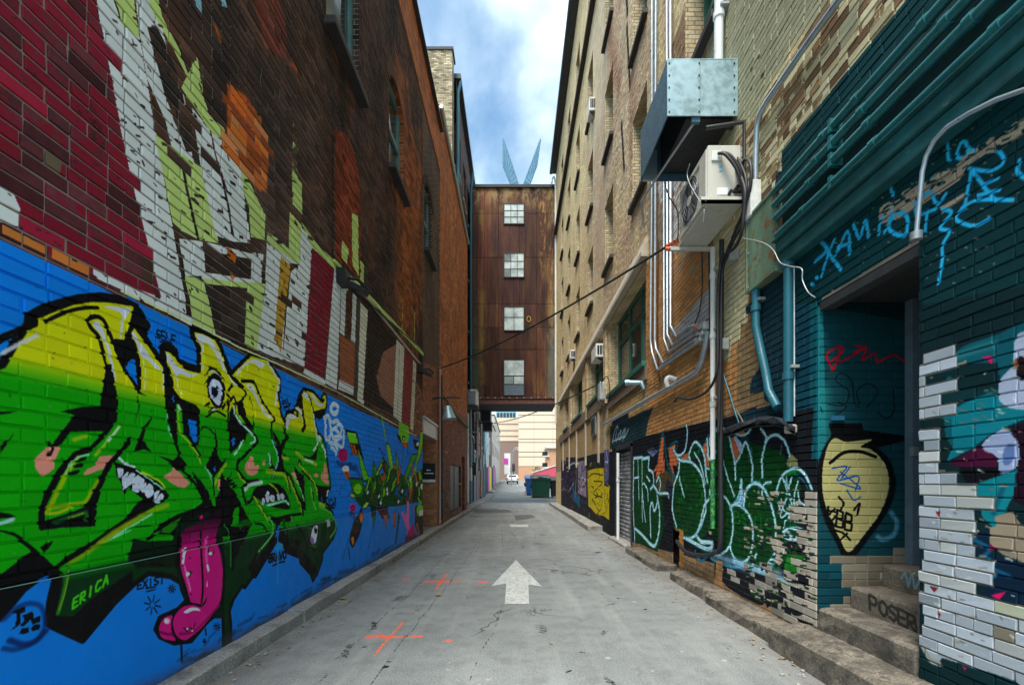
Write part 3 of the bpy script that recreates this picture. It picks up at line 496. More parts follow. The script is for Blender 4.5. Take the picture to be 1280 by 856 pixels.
U([(225, 110), (245, 70), (256, 140), (278, 160), (330, 268), (330, 300), (312, 296), (310, 260), (290, 205), (262, 165)], LIME); 
U([(191, 168), (212, 182), (250, 210), (272, 304), (248, 300), (225, 288), (214, 278), (205, 230)], LIME)
C.line([(226, 205), (233, 240), (240, 270), (246, 298)], 4.5, (.1, .08, .06), .5, soft=.3)
U([(238, 135), (262, 165), (282, 180), (298, 205), (312, 304), (290, 302), (268, 294), (258, 250), (250, 210)], CRM)
C.line([(272, 205), (280, 240), (290, 294)], 4, (.14, .1, .09), .55, soft=.3); C.line([(262, 165), (270, 200), (283, 240)], 2.5, (.3, .1, .15), .5, soft=.3)
U([(222, 298), (252, 302), (256, 345), (230, 345)], CRM); U([(252, 302), (262, 304), (316, 318), (320, 325), (254, 313)], CRM); U([(252, 340), (318, 350), (316, 356), (250, 350)], CRM); U([(314, 315), (328, 318), (325, 356), (312, 350)], CRM)
U([(228, 345), (252, 348), (260, 380), (268, 418), (240, 406), (235, 372)], LIME); U([(250, 348), (330, 355), (327, 362), (308, 360), (250, 354)], LIME); U([(308, 352), (330, 355), (322, 440), (306, 432), (304, 430)], LIME)
C.fill([(282, 308), (294, 318), (292, 330), (282, 320)], (.80, .40, .10), .7); C.fill([(286, 340), (292, 345), (290, 352)], (.80, .40, .10), .7)
C.line([(220, 300), (228, 345), (234, 400)], 4, (.16, .10, .10), .6, soft=.3)
U([(333, 294), (344, 300), (380, 332), (358, 328), (352, 448), (340, 446), (320, 436), (330, 362)], CRM)
U([(358, 326), (362, 322), (346, 440), (352, 450), (345, 446), (338, 440)], CRM)
U([(333, 290), (345, 298), (372, 322), (374, 332), (345, 312), (334, 305)], LIME); U([(361, 265), (376, 282), (373, 330), (360, 320)], LIME, .82)
U([(365, 150), (372, 190), (370, 235), (364, 250)], LIME, .46); U([(364, 215), (376, 230), (377, 268), (365, 255)], LIME, .72)
U([(350, 320), (362, 332), (356, 380), (350, 440), (342, 425), (345, 380)], (.78, .60, .16), .62)
U([(375, 283), (390, 303), (390, 312), (384, 460), (352, 449), (362, 340), (374, 330)], CRM)
U([(376, 278), (400, 310), (428, 336), (428, 342), (418, 337), (388, 308)], LIME)
U([(389, 310), (417, 337), (405, 471), (379, 460)], RED, .86)
U([(417, 335), (426, 342), (420, 487), (404, 478), (406, 472)], CRM); U([(380, 460), (404, 474), (406, 482), (378, 466)], CRM)
U([(426, 358), (434, 360), (436, 405), (430, 420), (424, 415)], CRM, .8); U([(432, 363), (442, 372), (438, 425), (430, 420)], (.30, .17, .10)); U([(440, 366), (450, 376), (447, 432), (438, 425)], CRM, .85)
U([(424, 418), (446, 432), (443, 484), (424, 478)], (.62, .34, .20), .7); U([(423, 474), (442, 484), (441, 494), (422, 486)], CRM)
C.fill([(445, 370), (450, 374), (446, 498), (441, 495)], (.30, .27, .24)); U([(450, 378), (459, 388), (454, 506), (446, 500)], (.86, .85, .76)); 
U([(459, 388), (495, 424), (493, 518), (453, 500)], (.17, .13, .11), .97); U([(478, 440), (495, 430), (494, 512), (475, 495), (470, 470)], (.62, .42, .34), .66)
U([(495, 424), (505, 434), (501, 528), (491, 520)], (.86, .85, .78)); C.line([(499, 430), (496, 522)], .7, (.2, .15, .12), .98, sm=False)
U([(505, 436), (517, 448), (513, 534), (501, 528)], (.52, .20, .20), .7); U([(516, 450), (520, 455), (516, 540), (512, 536)], (.84, .82, .72), .6)
U([(417, 325), (428, 337), (460, 367), (540, 452), (540, 457), (460, 373), (420, 338)], LIME, .8)
for a in ([(425, 300), (433, 312), (431, 330), (424, 322)], [(437, 266), (445, 270), (446, 345), (438, 332)], [(449, 325), (454, 330), (454, 356), (448, 350)]): U(a, LIME, .75)
for x, y0, y1 in ((503, 375, 420), (518, 390, 430), (531, 455, 520), (545, 430, 500)): C.line([(x, y0), (x-1, y1)], 2.2, (.72, .76, .35), .5, sm=False)
bybrick(C, B_L, [(0, -60), (105, -60), (118, 0), (150, 165), (190, 360), (60, 318), (8, 230)], [(.2, .15, .13)], .30, .12); bybrick(C, B_L, [(0, -60), (105, -60), (118, 0), (150, 165), (190, 360), (60, 318), (8, 230)], [(.62, .12, .22), (.50, .09, .17)], .30, .80)
bybrick(C, B_L, [(113, -40), (190, 30), (330, 268), (380, 300), (390, 460), (240, 402)], [(.2, .15, .13)], .035, .1)
bybrick(C, B_L, [(283.6, 104.7), (310, 123), (323, 150), (334, 179.5), (332, 241), (312, 225), (283, 190)], [(.85, .42, .14), (.70, .34, .14), (.82, .52, .30), (.60, .28, .12), (.90, .50, .18)], .92, .80)
# border row of brown brick above the blue
C.fill([(0, 281), (55, 308), (54, 318), (0, 292)], (.80, .48, .20), .9); C.fill([(62, 310), (112, 334), (111, 346), (62, 322)], (.82, .47, .20), .9); C.fill([(115, 336), (200, 375), (240, 398), (239, 408), (180, 376), (115, 346)], CRM, .9)
C.line([(150, 364), (240, 404), (300, 435), (340, 452), (420, 489), (520, 545)], 1.6, (.84, .86, .62), .9, sm=False)
rr2 = random.Random(17)
for i in range(520):        # knocks and bare spots in the old advert
    x = rr2.uniform(5, 400); t_ = (x/525)*248; y = rr2.uniform(max(0, 20), 299+t_-6)
    C.line([(x, y), (x+rr2.uniform(1, 6), y+rr2.uniform(1, 5))], rr2.uniform(.8, 3.2), (.2, .16, .14), .35, soft=.3)
for i in range(160):        # chips in the mural
    x = rr2.uniform(5, 520); y = 602-(644-x)*rr2.uniform(-.30, .44)
    C.line([(x, y), (x+rr2.uniform(.3, 2), y+rr2.uniform(.2, 1.2))], rr2.uniform(.5, 1.5), rr2.choice([(.08, .09, .12), (.55, .60, .62), (.30, .26, .22)]), None, soft=.3, op=.7)
for i in range(60):         # grime rising from the kerb
    x = rr2.uniform(210, 525); y = 602+(644-x)*rr2.uniform(.50, .57); C.line([(x, y), (x+rr2.uniform(4, 16), y-rr2.uniform(2, 9))], rr2.uniform(1, 4), (.12, .14, .17), None, soft=.9, op=.4)
IMG_L = CL.image()
# coarse tints of the bare brick on the same wall
rr = random.Random(3)
BL = Canvas("left_wall_brick_tint", 'x', XL, 1.0, 24.0, 0, 13.0, 44)
C = BL
C.fill([(0, -1), (30, -1), (30, 14), (0, 14)], (.34, .25, .20), world=True)

for i in range(260):
    y = rr.uniform(1, 13.2); z = rr.uniform(2.2, 10.3); g = rr.choice([(.21, .17, .155), (.34, .26, .22), (.27, .215, .19), (.38, .25, .185), (.18, .15, .14)])
    C.line([(y, z-rr.uniform(.1, .5)), (y+rr.uniform(-.3, .3), z+rr.uniform(.1, .5))], rr.uniform(.2, .7), g, world=True, soft=.8, op=.7)
for i in range(50): C.line([(rr.uniform(8.4, 10.9), rr.uniform(4.5, 9.5)), (rr.uniform(8.4, 10.9), rr.uniform(3.5, 9))], .25, (.62, .36, .19), world=True, soft=.9, op=.6)
C.fill([(1, 2.2), (2.7, 2.2), (2.7, 10), (1, 10)], (.36, .18, .20), world=True)
C.P((0, 0), 1)
C.fill([(283.6, 104.7), (310, 123), (323, 150), (334, 179.5), (332, 241), (312, 225), (283, 190)], (.88, .42, .12)); C.fill([(283, 160), (334, 200), (332, 241), (283, 196)], (.86, .48, .22))
C.fill([(312, -10), (345, -10), (358, 40), (357, 75), (330, 60)], (.50, .26, .20)); C.fill([(417, 160), (428, 165), (440, 185), (449, 212), (449, 350), (417, 322)], (.52, .24, .14))
C.line([(268, 35), (274, 50)], 6, (.72, .36, .10)); C.line([(362, 78), (370, 88)], 6, (.62, .30, .12))
C.fill([(0, 10.3), (13.25, 10.3), (13.25, -1), (30, -1), (30, 14), (0, 14)], (.72, .42, .20), world=True)
C.fill([(13.25, 0), (30, 0), (30, 5.0), (13.25, 3.6)], (.50, .27, .18), world=True)
C.fill([(10.9, 0), (13.25, 0), (13.25, 4.6), (10.9, 4.2)], (.56, .32, .20), world=True); C.fill([(9, 2.35), (11, 2.35), (11, 3.4), (9, 3.8)], (.56, .38, .28), world=True)
for i in range(60): C.line([(rr.uniform(13.3, 20), rr.uniform(5, 12)), (rr.uniform(13.3, 20), rr.uniform(4, 12))], .3, rr.choice([(.62, .34, .17), (.78, .50, .26), (.55, .30, .16)]), world=True, soft=.9, op=.4)
for i in range(150): y = rr.uniform(13.4, 20.5); z = 3.4+rr.gauss(0, .8)+(y-13)*.1; C.line([(y, z), (y+rr.uniform(.02, .1), z+.01)], rr.uniform(.02, .05), (.85, .80, .74), world=True, soft=.3)
for i in range(170): y = rr.uniform(13.4, 19.5); z = rr.uniform(.15, 1.9); C.line([(y, z), (y+rr.uniform(-.5, .5), z+rr.uniform(-.35, .35))], rr.uniform(.03, .12), rr.choice([(.10, .10, .16), (.30, .22, .42), (.12, .40, .22), (.12, .25, .45), (.45, .45, .5), (.1, .08, .08), (.5, .3, .35)]), world=True, soft=.4, op=.8)
IMG_LB = BL.image()
# ---------------------------------------------------------------- right wall paint
LB = (.66, .86, .92); DGN = (.02, .25, .10); NAV = (.085, .10, .13); TEA = (.03, .27, .30); OCH = (.72, .50, .26); PEEL = (.73, .69, .64)
CR = Canvas("right_wall_paint", 'x', XR, 2.0, 9.7, .0, 8.2, 170)
C = CR
rq = random.Random(21)
C.fill([(2, 5.0), (5.75, 5.0), (5.75, 9), (2, 9)], (.62, .61, .50), 1.0, world=True)
C.fill([(2, 4.0), (4.95, 4.0), (4.95, 5.0), (2, 5.0)], (.74, .70, .56), .50, world=True)
for i in range(34):
    y = rq.uniform(2, 4.9); z = rq.uniform(4.0, 4.95); C.line([(y, z), (y+rq.uniform(-.4, .4), z+rq.uniform(-.2, .2))], rq.uniform(.1, .5), (.75, .71, .57), rq.choice([.75, .9, .3]), world=True, soft=.4)
for i in range(60):
    y = rq.uniform(2, 5.7); z = rq.uniform(5.05, 8.); C.line([(y, z), (y+.02, z+.01)], rq.uniform(.02, .08), (.34, .30, .24), 1.0, world=True, soft=.3)
C.fill([(893, 240), (945, 230), (940, 330), (935, 405), (927, 405), (926, 425), (915, 430), (914, 450), (905, 452), (901, 475), (900, 430), (893, 400)], (.80, .77, .62), .74)
C.fill([(800, 215), (885, 150), (893, 260), (893, 330), (850, 350), (800, 300)], (.62, .59, .52), .42); C.fill([(820, 215), (870, 200), (880, 300), (835, 310)], (.80, .80, .80), .50)
C.fill([(838, 418), (893, 352), (893, 392), (862, 425)], (.70, .70, .70), .62)
for i in range(420):
    y = rq.uniform(2, 4.9); z = rq.uniform(4.02, 4.98); k = round(z/.0636)*.0636+.03; C.line([(y, k), (y+rq.uniform(.02, .14), k)], rq.uniform(.02, .05), rq.choice([(.46, .38, .28), (.40, .32, .23), (.80, .77, .64)]), rq.choice([.2, .9, .9]), world=True, soft=.3)
bybrick(C, B_R, [(2, 4.0), (4.95, 4.0), (4.95, 5.0), (2, 5.0)], [(.80, .77, .63), (.74, .70, .56), (.70, .66, .52)], .45, .80, world=True); bybrick(C, B_R, [(2, 4.0), (4.95, 4.0), (4.95, 5.0), (2, 5.0)], [(.42, .33, .24), (.50, .40, .30)], .22, .70, world=True)
# dark bands and sign ground
P_ = lambda: C.P((0, 0), 1)
C.P((780, 510), 7.783)
C.fill([(-40, 135), (0, 120), (290, -10), (240, 130), (215, 280), (0, 360), (-40, 380)], (.13, .24, .27))
C.fill([(215, 272), (840, 122), (1250, 105), (1250, 1600), (80, 1300), (85, 320)], NAV)
C.P((860, 510), 7.11)
C.fill([(320, 92), (460, 50), (620, -20), (620, 200), (320, 200)], NAV); C.fill([(240, 300), (1200, 100), (1200, 2000), (240, 1500)], NAV)
C.P((920, 280), 3.058)
C.fill([(160, -200), (95, 240), (60, 300), (40, 318), (42, 345), (92, 335), (90, 555), (62, 590), (55, 650), (108, 640), (112, 672), (145, 690), (20, 722), (20, 900), (330, 900), (330, -200)], (.10, .21, .26))
C.fill([(205, 60), (330, 60), (330, 760), (205, 760)], (.05, .25, .32)); C.fill([(285, 60), (330, 60), (330, 900), (285, 900)], (.04, .33, .38)); C.fill([(150, 735), (300, 700), (292, 900), (100, 900), (20, 760)], NAV)
for i in range(16): C.line([(228+rq.uniform(-3, 3), 150+i*36), (229, 170+i*36)], 2.4, (.72, .66, .58), .9, soft=.3)
C.P((0, 0), 1)
C.fill([(978, 190), (1400, -320), (1400, 1200), (1148, 1200), (1148, 300), (1030, 372), (1018, 380), (985, 380), (978, 300)], (.03, .225, .245))
C.fill([(1148, 250), (1400, 60), (1400, 1200), (1148, 1200)], (.03, .20, .22))
# green throw-up
C.P((780, 510), 7.783)
C.fill([(95, 490), (245, 490), (250, 600), (290, 760), (330, 830), (380, 856), (400, 1150), (330, 1400), (120, 1300), (90, 1000)], DGN)
C.fill([(540, 500), (700, 560), (880, 420), (1000, 350), (1200, 330), (1500, 400), (1720, 600), (1730, 1100), (1600, 1300), (1500, 1700), (1200, 1560), (1000, 1400), (830, 1200), (700, 1330), (560, 1250), (490, 1150), (480, 800)], DGN)
C.fill([(780, 440), (650, 510), (640, 420), (700, 340)], DGN, sm=True); C.fill([(850, 230), (960, 180), (1040, 380), (900, 450), (850, 330)], (.03, .26, .18), sm=True)
for i in range(130):
    x = rq.uniform(490, 1700); y = rq.uniform(540, 1450); C.line([(x, y), (x+rq.uniform(-50, 50), y+rq.uniform(-60, 60))], rq.uniform(2, 7), rq.choice([(.04, .42, .08), (.03, .30, .07), (.01, .13, .08), (.02, .16, .12), (.30, .33, .06)]), None, soft=.9, op=.45)
for i in range(40):
    x = rq.uniform(520, 900); y = rq.uniform(620, 980); C.line([(x, y), (x+rq.uniform(-30, 30), y+rq.uniform(-40, 40))], rq.uniform(2, 5), (.08, .52, .06), None, soft=.9, op=.5)
ORG = (.82, .44, .27); TL = (.02, .36, .42)
C.line([(380, 250), (395, 300), (412, 440), (440, 580), (500, 670)], 5, TL); C.line([(380, 250), (355, 320), (330, 560)], 2.4, TL); C.line([(430, 395), (510, 320), (525, 370), (500, 420)], 3, TL); C.line([(765, 390), (825, 270)], 3, TL)
C.fill([(372, 285), (392, 285), (385, 560), (350, 655), (315, 672), (350, 420)], ORG); C.fill([(330, 540), (275, 640), (320, 610)], ORG); C.fill([(400, 480), (402, 640), (368, 655), (380, 540)], ORG)
C.fill([(435, 400), (505, 345), (500, 400), (545, 500), (530, 525), (520, 565), (455, 545)], ORG); C.fill([(560, 470), (640, 430), (640, 518), (560, 520)], ORG); C.fill([(772, 390), (820, 290), (838, 560), (800, 590)], ORG); C.fill([(440, 520), (475, 545), (500, 660), (470, 610)], ORG)
C.fill([(300, 690), (420, 600), (500, 690), (470, 856), (340, 856)], (.32, .28, .16), .9); C.fill([(400, 800), (425, 680), (490, 760), (480, 856)], (.18, .17, .25))
for k in range(7): C.line([(285, 470), (235+16*k, 385-abs(3-k)*-10)], 1.8, (.45, .52, .72), soft=.5)
def W_(pts, w=2.9, col=(.76, .92, .96)): C.line(pts, w*2.0, (.10, .52, .60), None, soft=.6, op=.6); C.line(pts, w*1.25, col, soft=.25)
W_([(98, 488), (180, 478), (180, 492), (250, 480)]); W_([(98, 488), (95, 700), (95, 1000), (110, 1300)], 2.2); W_([(140, 490), (145, 700), (150, 900)], 1.6); W_([(105, 680), (150, 670)], 2); W_([(180, 490), (180, 856), (185, 1100)], 1.8); W_([(205, 730), (180, 760), (200, 1000), (215, 1100)], 2); W_([(200, 730), (235, 800), (240, 900)], 2)
W_([(250, 485), (245, 590), (285, 630), (292, 740), (262, 790)]); W_([(290, 750), (320, 800), (330, 900), (300, 1000), (280, 920), (262, 960), (260, 1100), (265, 1250)]); W_([(330, 860), (350, 1000), (345, 1200), (310, 1330), (260, 1320), (180, 1230), (110, 1170)], 3.4)
W_([(225, 660), (255, 710)], 2); W_([(320, 720), (345, 670), (360, 740), (350, 800)], 2.2); W_([(325, 800), (350, 830), (430, 830), (440, 870)], 2.4)
W_([(545, 500), (535, 620), (495, 740), (480, 856), (475, 960), (490, 1060), (515, 1150)]); W_([(485, 395), (510, 450), (550, 505), (640, 520), (700, 560), (760, 650), (788, 780), (800, 900), (800, 1000), (760, 1130), (700, 1240)])
W_([(545, 670), (560, 750), (590, 860)], 2.2); W_([(615, 170), (622, 260), (600, 400), (560, 455), (515, 450), (485, 395)], 2.6); W_([(650, 520), (640, 440), (690, 333), (745, 365), (790, 470), (800, 600), (818, 720)]); W_([(690, 435), (740, 520), (778, 640), (795, 740)], 2.2)
W_([(935, 203), (870, 228), (845, 300), (850, 375), (895, 428)], 4); W_([(815, 300), (822, 420), (830, 480), (868, 530), (888, 620), (865, 730), (842, 825), (890, 828)], 3.6); W_([(798, 580), (838, 590)], 2.4)
C.P((860, 510), 7.11)
W_([(310, 168), (370, 250), (398, 380), (425, 500), (428, 630)]); W_([(420, 160), (428, 220), (480, 242), (530, 228), (565, 190)], 2.6); C.fill([(400, 260), (430, 240), (500, 340), (470, 410), (420, 330)], (.75, .80, .92)); C.fill([(385, 270), (405, 250), (470, 400), (432, 490), (410, 400)], ORG); C.fill([(450, 215), (500, 195), (515, 225), (470, 235)], ORG); C.fill([(690, 240), (730, 250), (700, 300)], (.85, .60, .55))
W_([(425, 500), (480, 400), (515, 303), (555, 390), (580, 520), (575, 665)]); W_([(655, 185), (700, 250), (682, 370), (665, 480), (668, 610)]); W_([(690, 310), (740, 252), (810, 243), (875, 310), (912, 430), (910, 500)]); W_([(315, 450), (350, 590), (418, 780)], 2.2)
W_([(480, 635), (490, 760), (502, 860)]); W_([(480, 640), (460, 780), (410, 860), (380, 890)], 3); C.fill([(480, 680), (500, 860), (420, 860)], (.55, .78, .95)); W_([(502, 860), (525, 740), (590, 664), (660, 690), (720, 780), (750, 870)]); W_([(745, 658), (690, 672), (668, 740), (672, 790)], 2.4)
C.fill([(880, 480), (930, 410), (980, 460), (985, 520), (900, 520)], (.62, .62, .40), .9); C.line([(890, 580), (960, 560)], 6, (.05, .50, .15), None, soft=.6)
W_([(790, 740), (840, 612), (920, 545), (990, 540), (1060, 608), (1108, 720)]); C.line([(960, 590), (1030, 640), (1080, 730)], 2.4, (.05, .40, .50))
for p in ([(850, 620), (885, 740), (870, 853), (900, 700), (930, 615)], [(925, 620), (905, 720), (930, 853)], [(985, 650), (962, 740), (950, 830)], [(990, 750), (1000, 820), (1040, 860)], [(880, 610), (900, 740), (980, 900), (1020, 950)], [(1000, 830), (920, 950), (880, 1000)]): W_(p, 1.9)
C.P((840, 600), 6.39)
W_([(380, 108), (440, 150), (485, 260), (490, 400), (470, 510), (430, 570), (380, 592), (310, 560)]); W_([(475, 205), (530, 200), (592, 240), (640, 330), (655, 440), (640, 560), (600, 640), (540, 655), (492, 600), (470, 530)]); W_([(300, 150), (262, 210), (230, 350), (190, 440), (130, 465), (60, 440), (35, 430)]); W_([(120, 465), (220, 520), (300, 550), (328, 500), (240, 490), (200, 440)], 4)
W_([(478, 208), (545, 165), (562, 80), (565, 0)], 2.4); W_([(580, 225), (590, 100), (640, 35), (700, 35), (762, 100), (805, 220), (832, 340), (838, 470)]); W_([(832, 555), (810, 620), (750, 700), (700, 712), (660, 680)], 3.4); W_([(645, 690), (680, 590)], 3)
for p in ([(905, 0), (940, 100), (890, 220), (880, 300), (950, 260), (990, 330)], [(940, 60), (960, 180), (1030, 290)], [(880, 150), (900, 240), (960, 270), (940, 200)], [(920, 300), (900, 380)], [(850, 180), (880, 260)]): W_(p, 1.7)
t = np.linspace(0, 2*np.pi, 16); W_(np.c_[985+88*np.cos(t), 428+44*np.sin(t)].tolist(), 3.4); W_(np.c_[990+52*np.cos(t), 420+28*np.sin(t)].tolist(), 2)
C.line([(190, 560), (205, 610), (245, 642), (300, 600), (340, 640), (470, 690), (560, 690)], 3.6, (.10, .48, .62), soft=.4)
C.line([(330, 590), (450, 640), (600, 690), (740, 740), (860, 760), (900, 800)], 12, (.52, .74, .86), None, soft=.9, op=.75); C.line([(500, 640), (620, 700), (760, 720), (820, 640)], 7, (.62, .82, .93), None, soft=.8, op=.8)
C.text('BSNTC', (500, 340), (56, 10), (0, -95), 1.6, (.06, .50, .16), None, sp=1.15, op=.9)
W_([(740, 820), (770, 785), (830, 790), (880, 850)], 1.8)
def peel(p): C.fill(p, PEEL, .66)
peel([(1100, 90), (1180, 95), (1195, 200), (1165, 260), (1180, 560), (1180, 640), (1190, 780), (1150, 830), (1080, 780), (1090, 600), (1040, 580), (1085, 540), (1085, 350), (1000, 340), (1010, 310), (1090, 320), (1090, 190), (1130, 160)])
peel([(785, 450), (850, 470), (900, 500), (960, 580), (900, 590), (880, 570), (860, 600), (900, 640), (860, 680), (820, 640), (840, 600), (810, 540)]); peel([(790, 90), (870, 90), (860, 125), (800, 120)]); peel([(855, 165), (905, 170), (900, 205), (870, 215)]); peel([(980, 170), (1050, 178), (1040, 198), (985, 190)]); peel([(940, 190), (960, 195), (955, 225)]); peel([(710, 480), (735, 478), (730, 500), (712, 500)]); peel([(300, 405), (325, 410), (320, 440), (305, 430)]); peel([(930, 700), (1000, 760), (1000, 800), (900, 790)])
C.fill([(910, 590), (1080, 600), (1090, 650), (1060, 740), (950, 750), (905, 700)], (.06, .45, .10)); 
for i in range(16): x = rq.uniform(915, 1070); y = rq.uniform(600, 740); C.line([(x, y), (x+rq.uniform(-20, 20), y+rq.uniform(-30, 30))], 3, rq.choice([(.10, .62, .08), (.05, .30, .12)]), None, soft=.7, op=.7)
C.fill([(30, 380), (95, 400), (100, 700), (25, 690)], (.74, .52, .26), .9); C.fill([(358, 640), (412, 650), (402, 870), (345, 850)], (.76, .56, .36), .9)
C.fill([(410, 705), (690, 770), (1150, 850), (1170, 1160), (900, 1060), (700, 930), (400, 780)], (.66, .64, .58), .80)
C.P((820, 500), 2.854)
C.fill([(248, 598), (300, 610), (372, 640), (380, 668), (340, 680), (385, 705), (372, 730), (250, 660)], NAV, .95, sm=True); C.fill([(395, 650), (430, 640), (470, 700), (462, 730), (440, 775), (425, 720), (400, 740), (392, 700)], NAV, 1, sm=True); C.fill([(480, 722), (528, 715), (530, 762), (492, 765)], NAV, 1, sm=True); C.ell(432, 712, 14, 22, PEEL, .9)
C.line([(430, 632), (470, 650), (490, 690)], 1.6, LB); C.line([(540, 705), (560, 712), (562, 790)], 2, (.03, .12, .14)); C.fill([(520, 640), (560, 640), (565, 670), (540, 672)], NAV, 1, sm=True)
C.fill([(548, 590), (572, 590), (572, 800), (548, 780)], PEEL, .75)
bybrick(C, B_R, [(548, 590), (572, 590), (572, 800), (548, 780)], [(.72, .68, .63), (.66, .62, .57)], .5, .74)
C.P((0, 0), 1); bybrick(C, B_R, [(915, 700), (1019, 716), (1019, 790), (915, 740)], [(.60, .59, .55), (.64, .62, .58), (.55, .53, .50), NAV], .34, .76)
bybrick(C, B_R, [(996, 610), (1019, 610), (1019, 730), (996, 720)], [(.72, .68, .63), (.66, .62, .57), (.70, .67, .62)], .4, .74)
# pier: white glazed brick showing under teal mural
WG = (.68, .72, .76); GL = [(0, -180), (90, -180), (93, -155)]
C.P((1160, 400), 3.567)
C.fill([(-60, -60), (428, -150), (900, -300), (900, 1600), (-60, 1600)], (.03, .15, .17))
C.fill([(110, 180), (330, 60), (700, -60), (700, 500), (428, 440), (110, 560)], (.02, .33, .38), sm=True)
C.line([(120, 170), (200, 140), (300, 110)], 9, (.20, .50, .54), None, soft=.9, op=.7); C.line([(190, 460), (215, 440)], 14, (.05, .50, .62), None, soft=.9, op=.6)
C.fill([(45, 235), (180, 195), (320, 190), (330, 310), (110, 330), (110, 250), (60, 255)], (.02, .16, .18)); C.fill([(30, 330), (220, 300), (270, 330), (200, 385), (110, 390), (60, 350)], (.03, .20, .22))
C.fill([(90, 632), (120, 560), (110, 440), (60, 440), (110, 405), (210, 350), (270, 330), (430, 380), (520, 360), (520, 420), (428, 445), (300, 500), (200, 575)], (.02, .47, .53))
C.fill([(95, 640), (240, 560), (305, 600), (320, 655), (150, 655)], (.27, .05, .19)); C.fill([(145, 655), (320, 655), (330, 690), (190, 735), (160, 700)], (.03, .04, .07))
C.fill([(380, 475), (600, 430), (600, 900), (380, 800), (410, 600)], (.12, .03, .10))
C.fill([(245, 562), (345, 485), (410, 560), (402, 650), (330, 682), (312, 610)], (.60, .66, .80), sm=True); C.ell(365, 600, 26, 50, (.35, .45, .66), None, rot=.2)
C.fill([(320, 335), (330, 265), (388, 195), (395, 90), (440, 50), (600, 60), (600, 380), (400, 398), (335, 370)], (.66, .70, .80), sm=True); C.fill([(395, 180), (420, 160), (480, 190), (450, 240), (405, 240)], (.12, .07, .08)); C.fill([(388, 185), (400, 180), (410, 215), (392, 210)], (.65, .38, .20)); C.fill([(400, 240), (600, 180), (600, 260), (420, 270)], (.03, .04, .10))
C.fill([(190, 742), (340, 690), (402, 662), (390, 780), (345, 870), (335, 960), (250, 880), (232, 800)], (.02, .50, .55)); C.line([(345, 740), (300, 860)], 6, (.04, .34, .42), None, soft=.8)
C.fill([(245, 165), (290, 160), (298, 195), (285, 195), (272, 178)], (.86, .08, .38)); C.line([(30, 222), (160, 195), (175, 185)], 3.4, (.55, .50, .42), .95)
C.P((1060, 600), 3.345)
C.fill([(510, 225), (600, 205), (590, 240), (610, 310), (740, 345), (1100, 300), (1100, 700), (736, 545), (640, 500), (560, 490), (590, 440), (580, 350), (540, 280)], (.02, .13, .22)); C.line([(520, 240), (600, 290), (560, 340), (680, 400)], 5, (.03, .35, .50), None, soft=.7); C.line([(600, 330), (620, 400)], 5, (.03, .45, .58), None, soft=.8); C.fill([(600, 265), (625, 285), (600, 300)], (.6, .05, .25)); C.fill([(605, 482), (670, 463), (660, 478), (640, 500)], (.88, .08, .38))
g = (.57, .55, .50)
bybrick(C, B_R, [(295, -520), (420, -537), (428, -484), (360, -458), (362, -430), (405, -420), (404, -390), (357, -370), (358, -336), (430, -345), (431, -285), (358, -278), (359, -236), (432, -240), (436, -200), (420, -150), (405, -110), (430, -70), (440, -50), (475, -40), (505, 20), (550, 70), (552, 180), (578, 212), (510, 228), (520, 272), (550, 292), (580, 350), (586, 470), (560, 492), (640, 502), (736, 552), (1100, 720), (1100, 1100), (736, 860), (690, 830), (600, 800), (520, 780), (400, 740), (372, 772), (310, 705), (296, 640)], [WG, WG, WG, (.62, .66, .70), (.72, .74, .74)], 1.0, .92)
def worn(p, c=g, cov=.92): bybrick(C, B_R, p, [c, tuple(v*.88 for v in c), (.68, .70, .69), WG, WG], .62, .66+rq.random()*.2)
worn([(437, -48), (500, -25), (545, 70), (435, 62), (360, 30), (362, 0), (470, 0)]); worn([(500, 85), (552, 95), (552, 140), (505, 125)]); worn([(470, 130), (550, 140), (548, 190), (470, 170)]); worn([(430, 178), (575, 205), (510, 228), (430, 212)]); worn([(436, 275), (548, 292), (582, 350), (515, 335), (515, 322), (440, 310)], (.70, .70, .58), .6); worn([(515, 335), (582, 352), (586, 470), (515, 470)], (.62, .58, .48), .9); worn([(440, 370), (515, 385), (520, 425), (440, 405)], (.80, .82, .74), .8)
worn([(565, 495), (736, 552), (732, 590), (568, 540)], (.78, .80, .70), .8); worn([(640, 570), (900, 650), (900, 800), (548, 700), (548, 590), (640, 610)], (.58, .55, .48), .75); worn([(520, 740), (740, 800), (740, 860), (600, 800)], (.74, .76, .64), .7); worn([(550, 695), (740, 745), (740, 790), (550, 740)], (.60, .60, .58), .7); worn([(700, 700), (1000, 780), (1000, 850), (700, 740)], (.78, .80, .66), .8)
worn([(360, 430), (405, 420), (440, 400), (440, 436)], (.6, .5, .45), .8)
C.fill([(620, 152), (690, 130), (736, 190), (900, 200), (900, 380), (736, 342), (650, 310), (600, 262), (600, 202), (626, 190)], (.60, .54, .46), .92)
for p in ([(372, 130), (392, 130), (385, 160)], [(375, 535), (395, 560), (385, 578)], [(345, 440), (385, 450), (365, 468)]): C.fill(p, (.5, .15, .17))
C.fill([(310, 705), (372, 772), (400, 742), (520, 782), (600, 802), (690, 832), (736, 862), (1100, 1100), (1100, 1600), (300, 1600), (310, 760)], (.03, .17, .19)); C.line([(320, 700), (350, 750), (385, 765)], 7, (.62, .62, .60), .8, soft=.4); C.fill([(485, 775), (505, 785), (495, 795)], (.8, .1, .4))
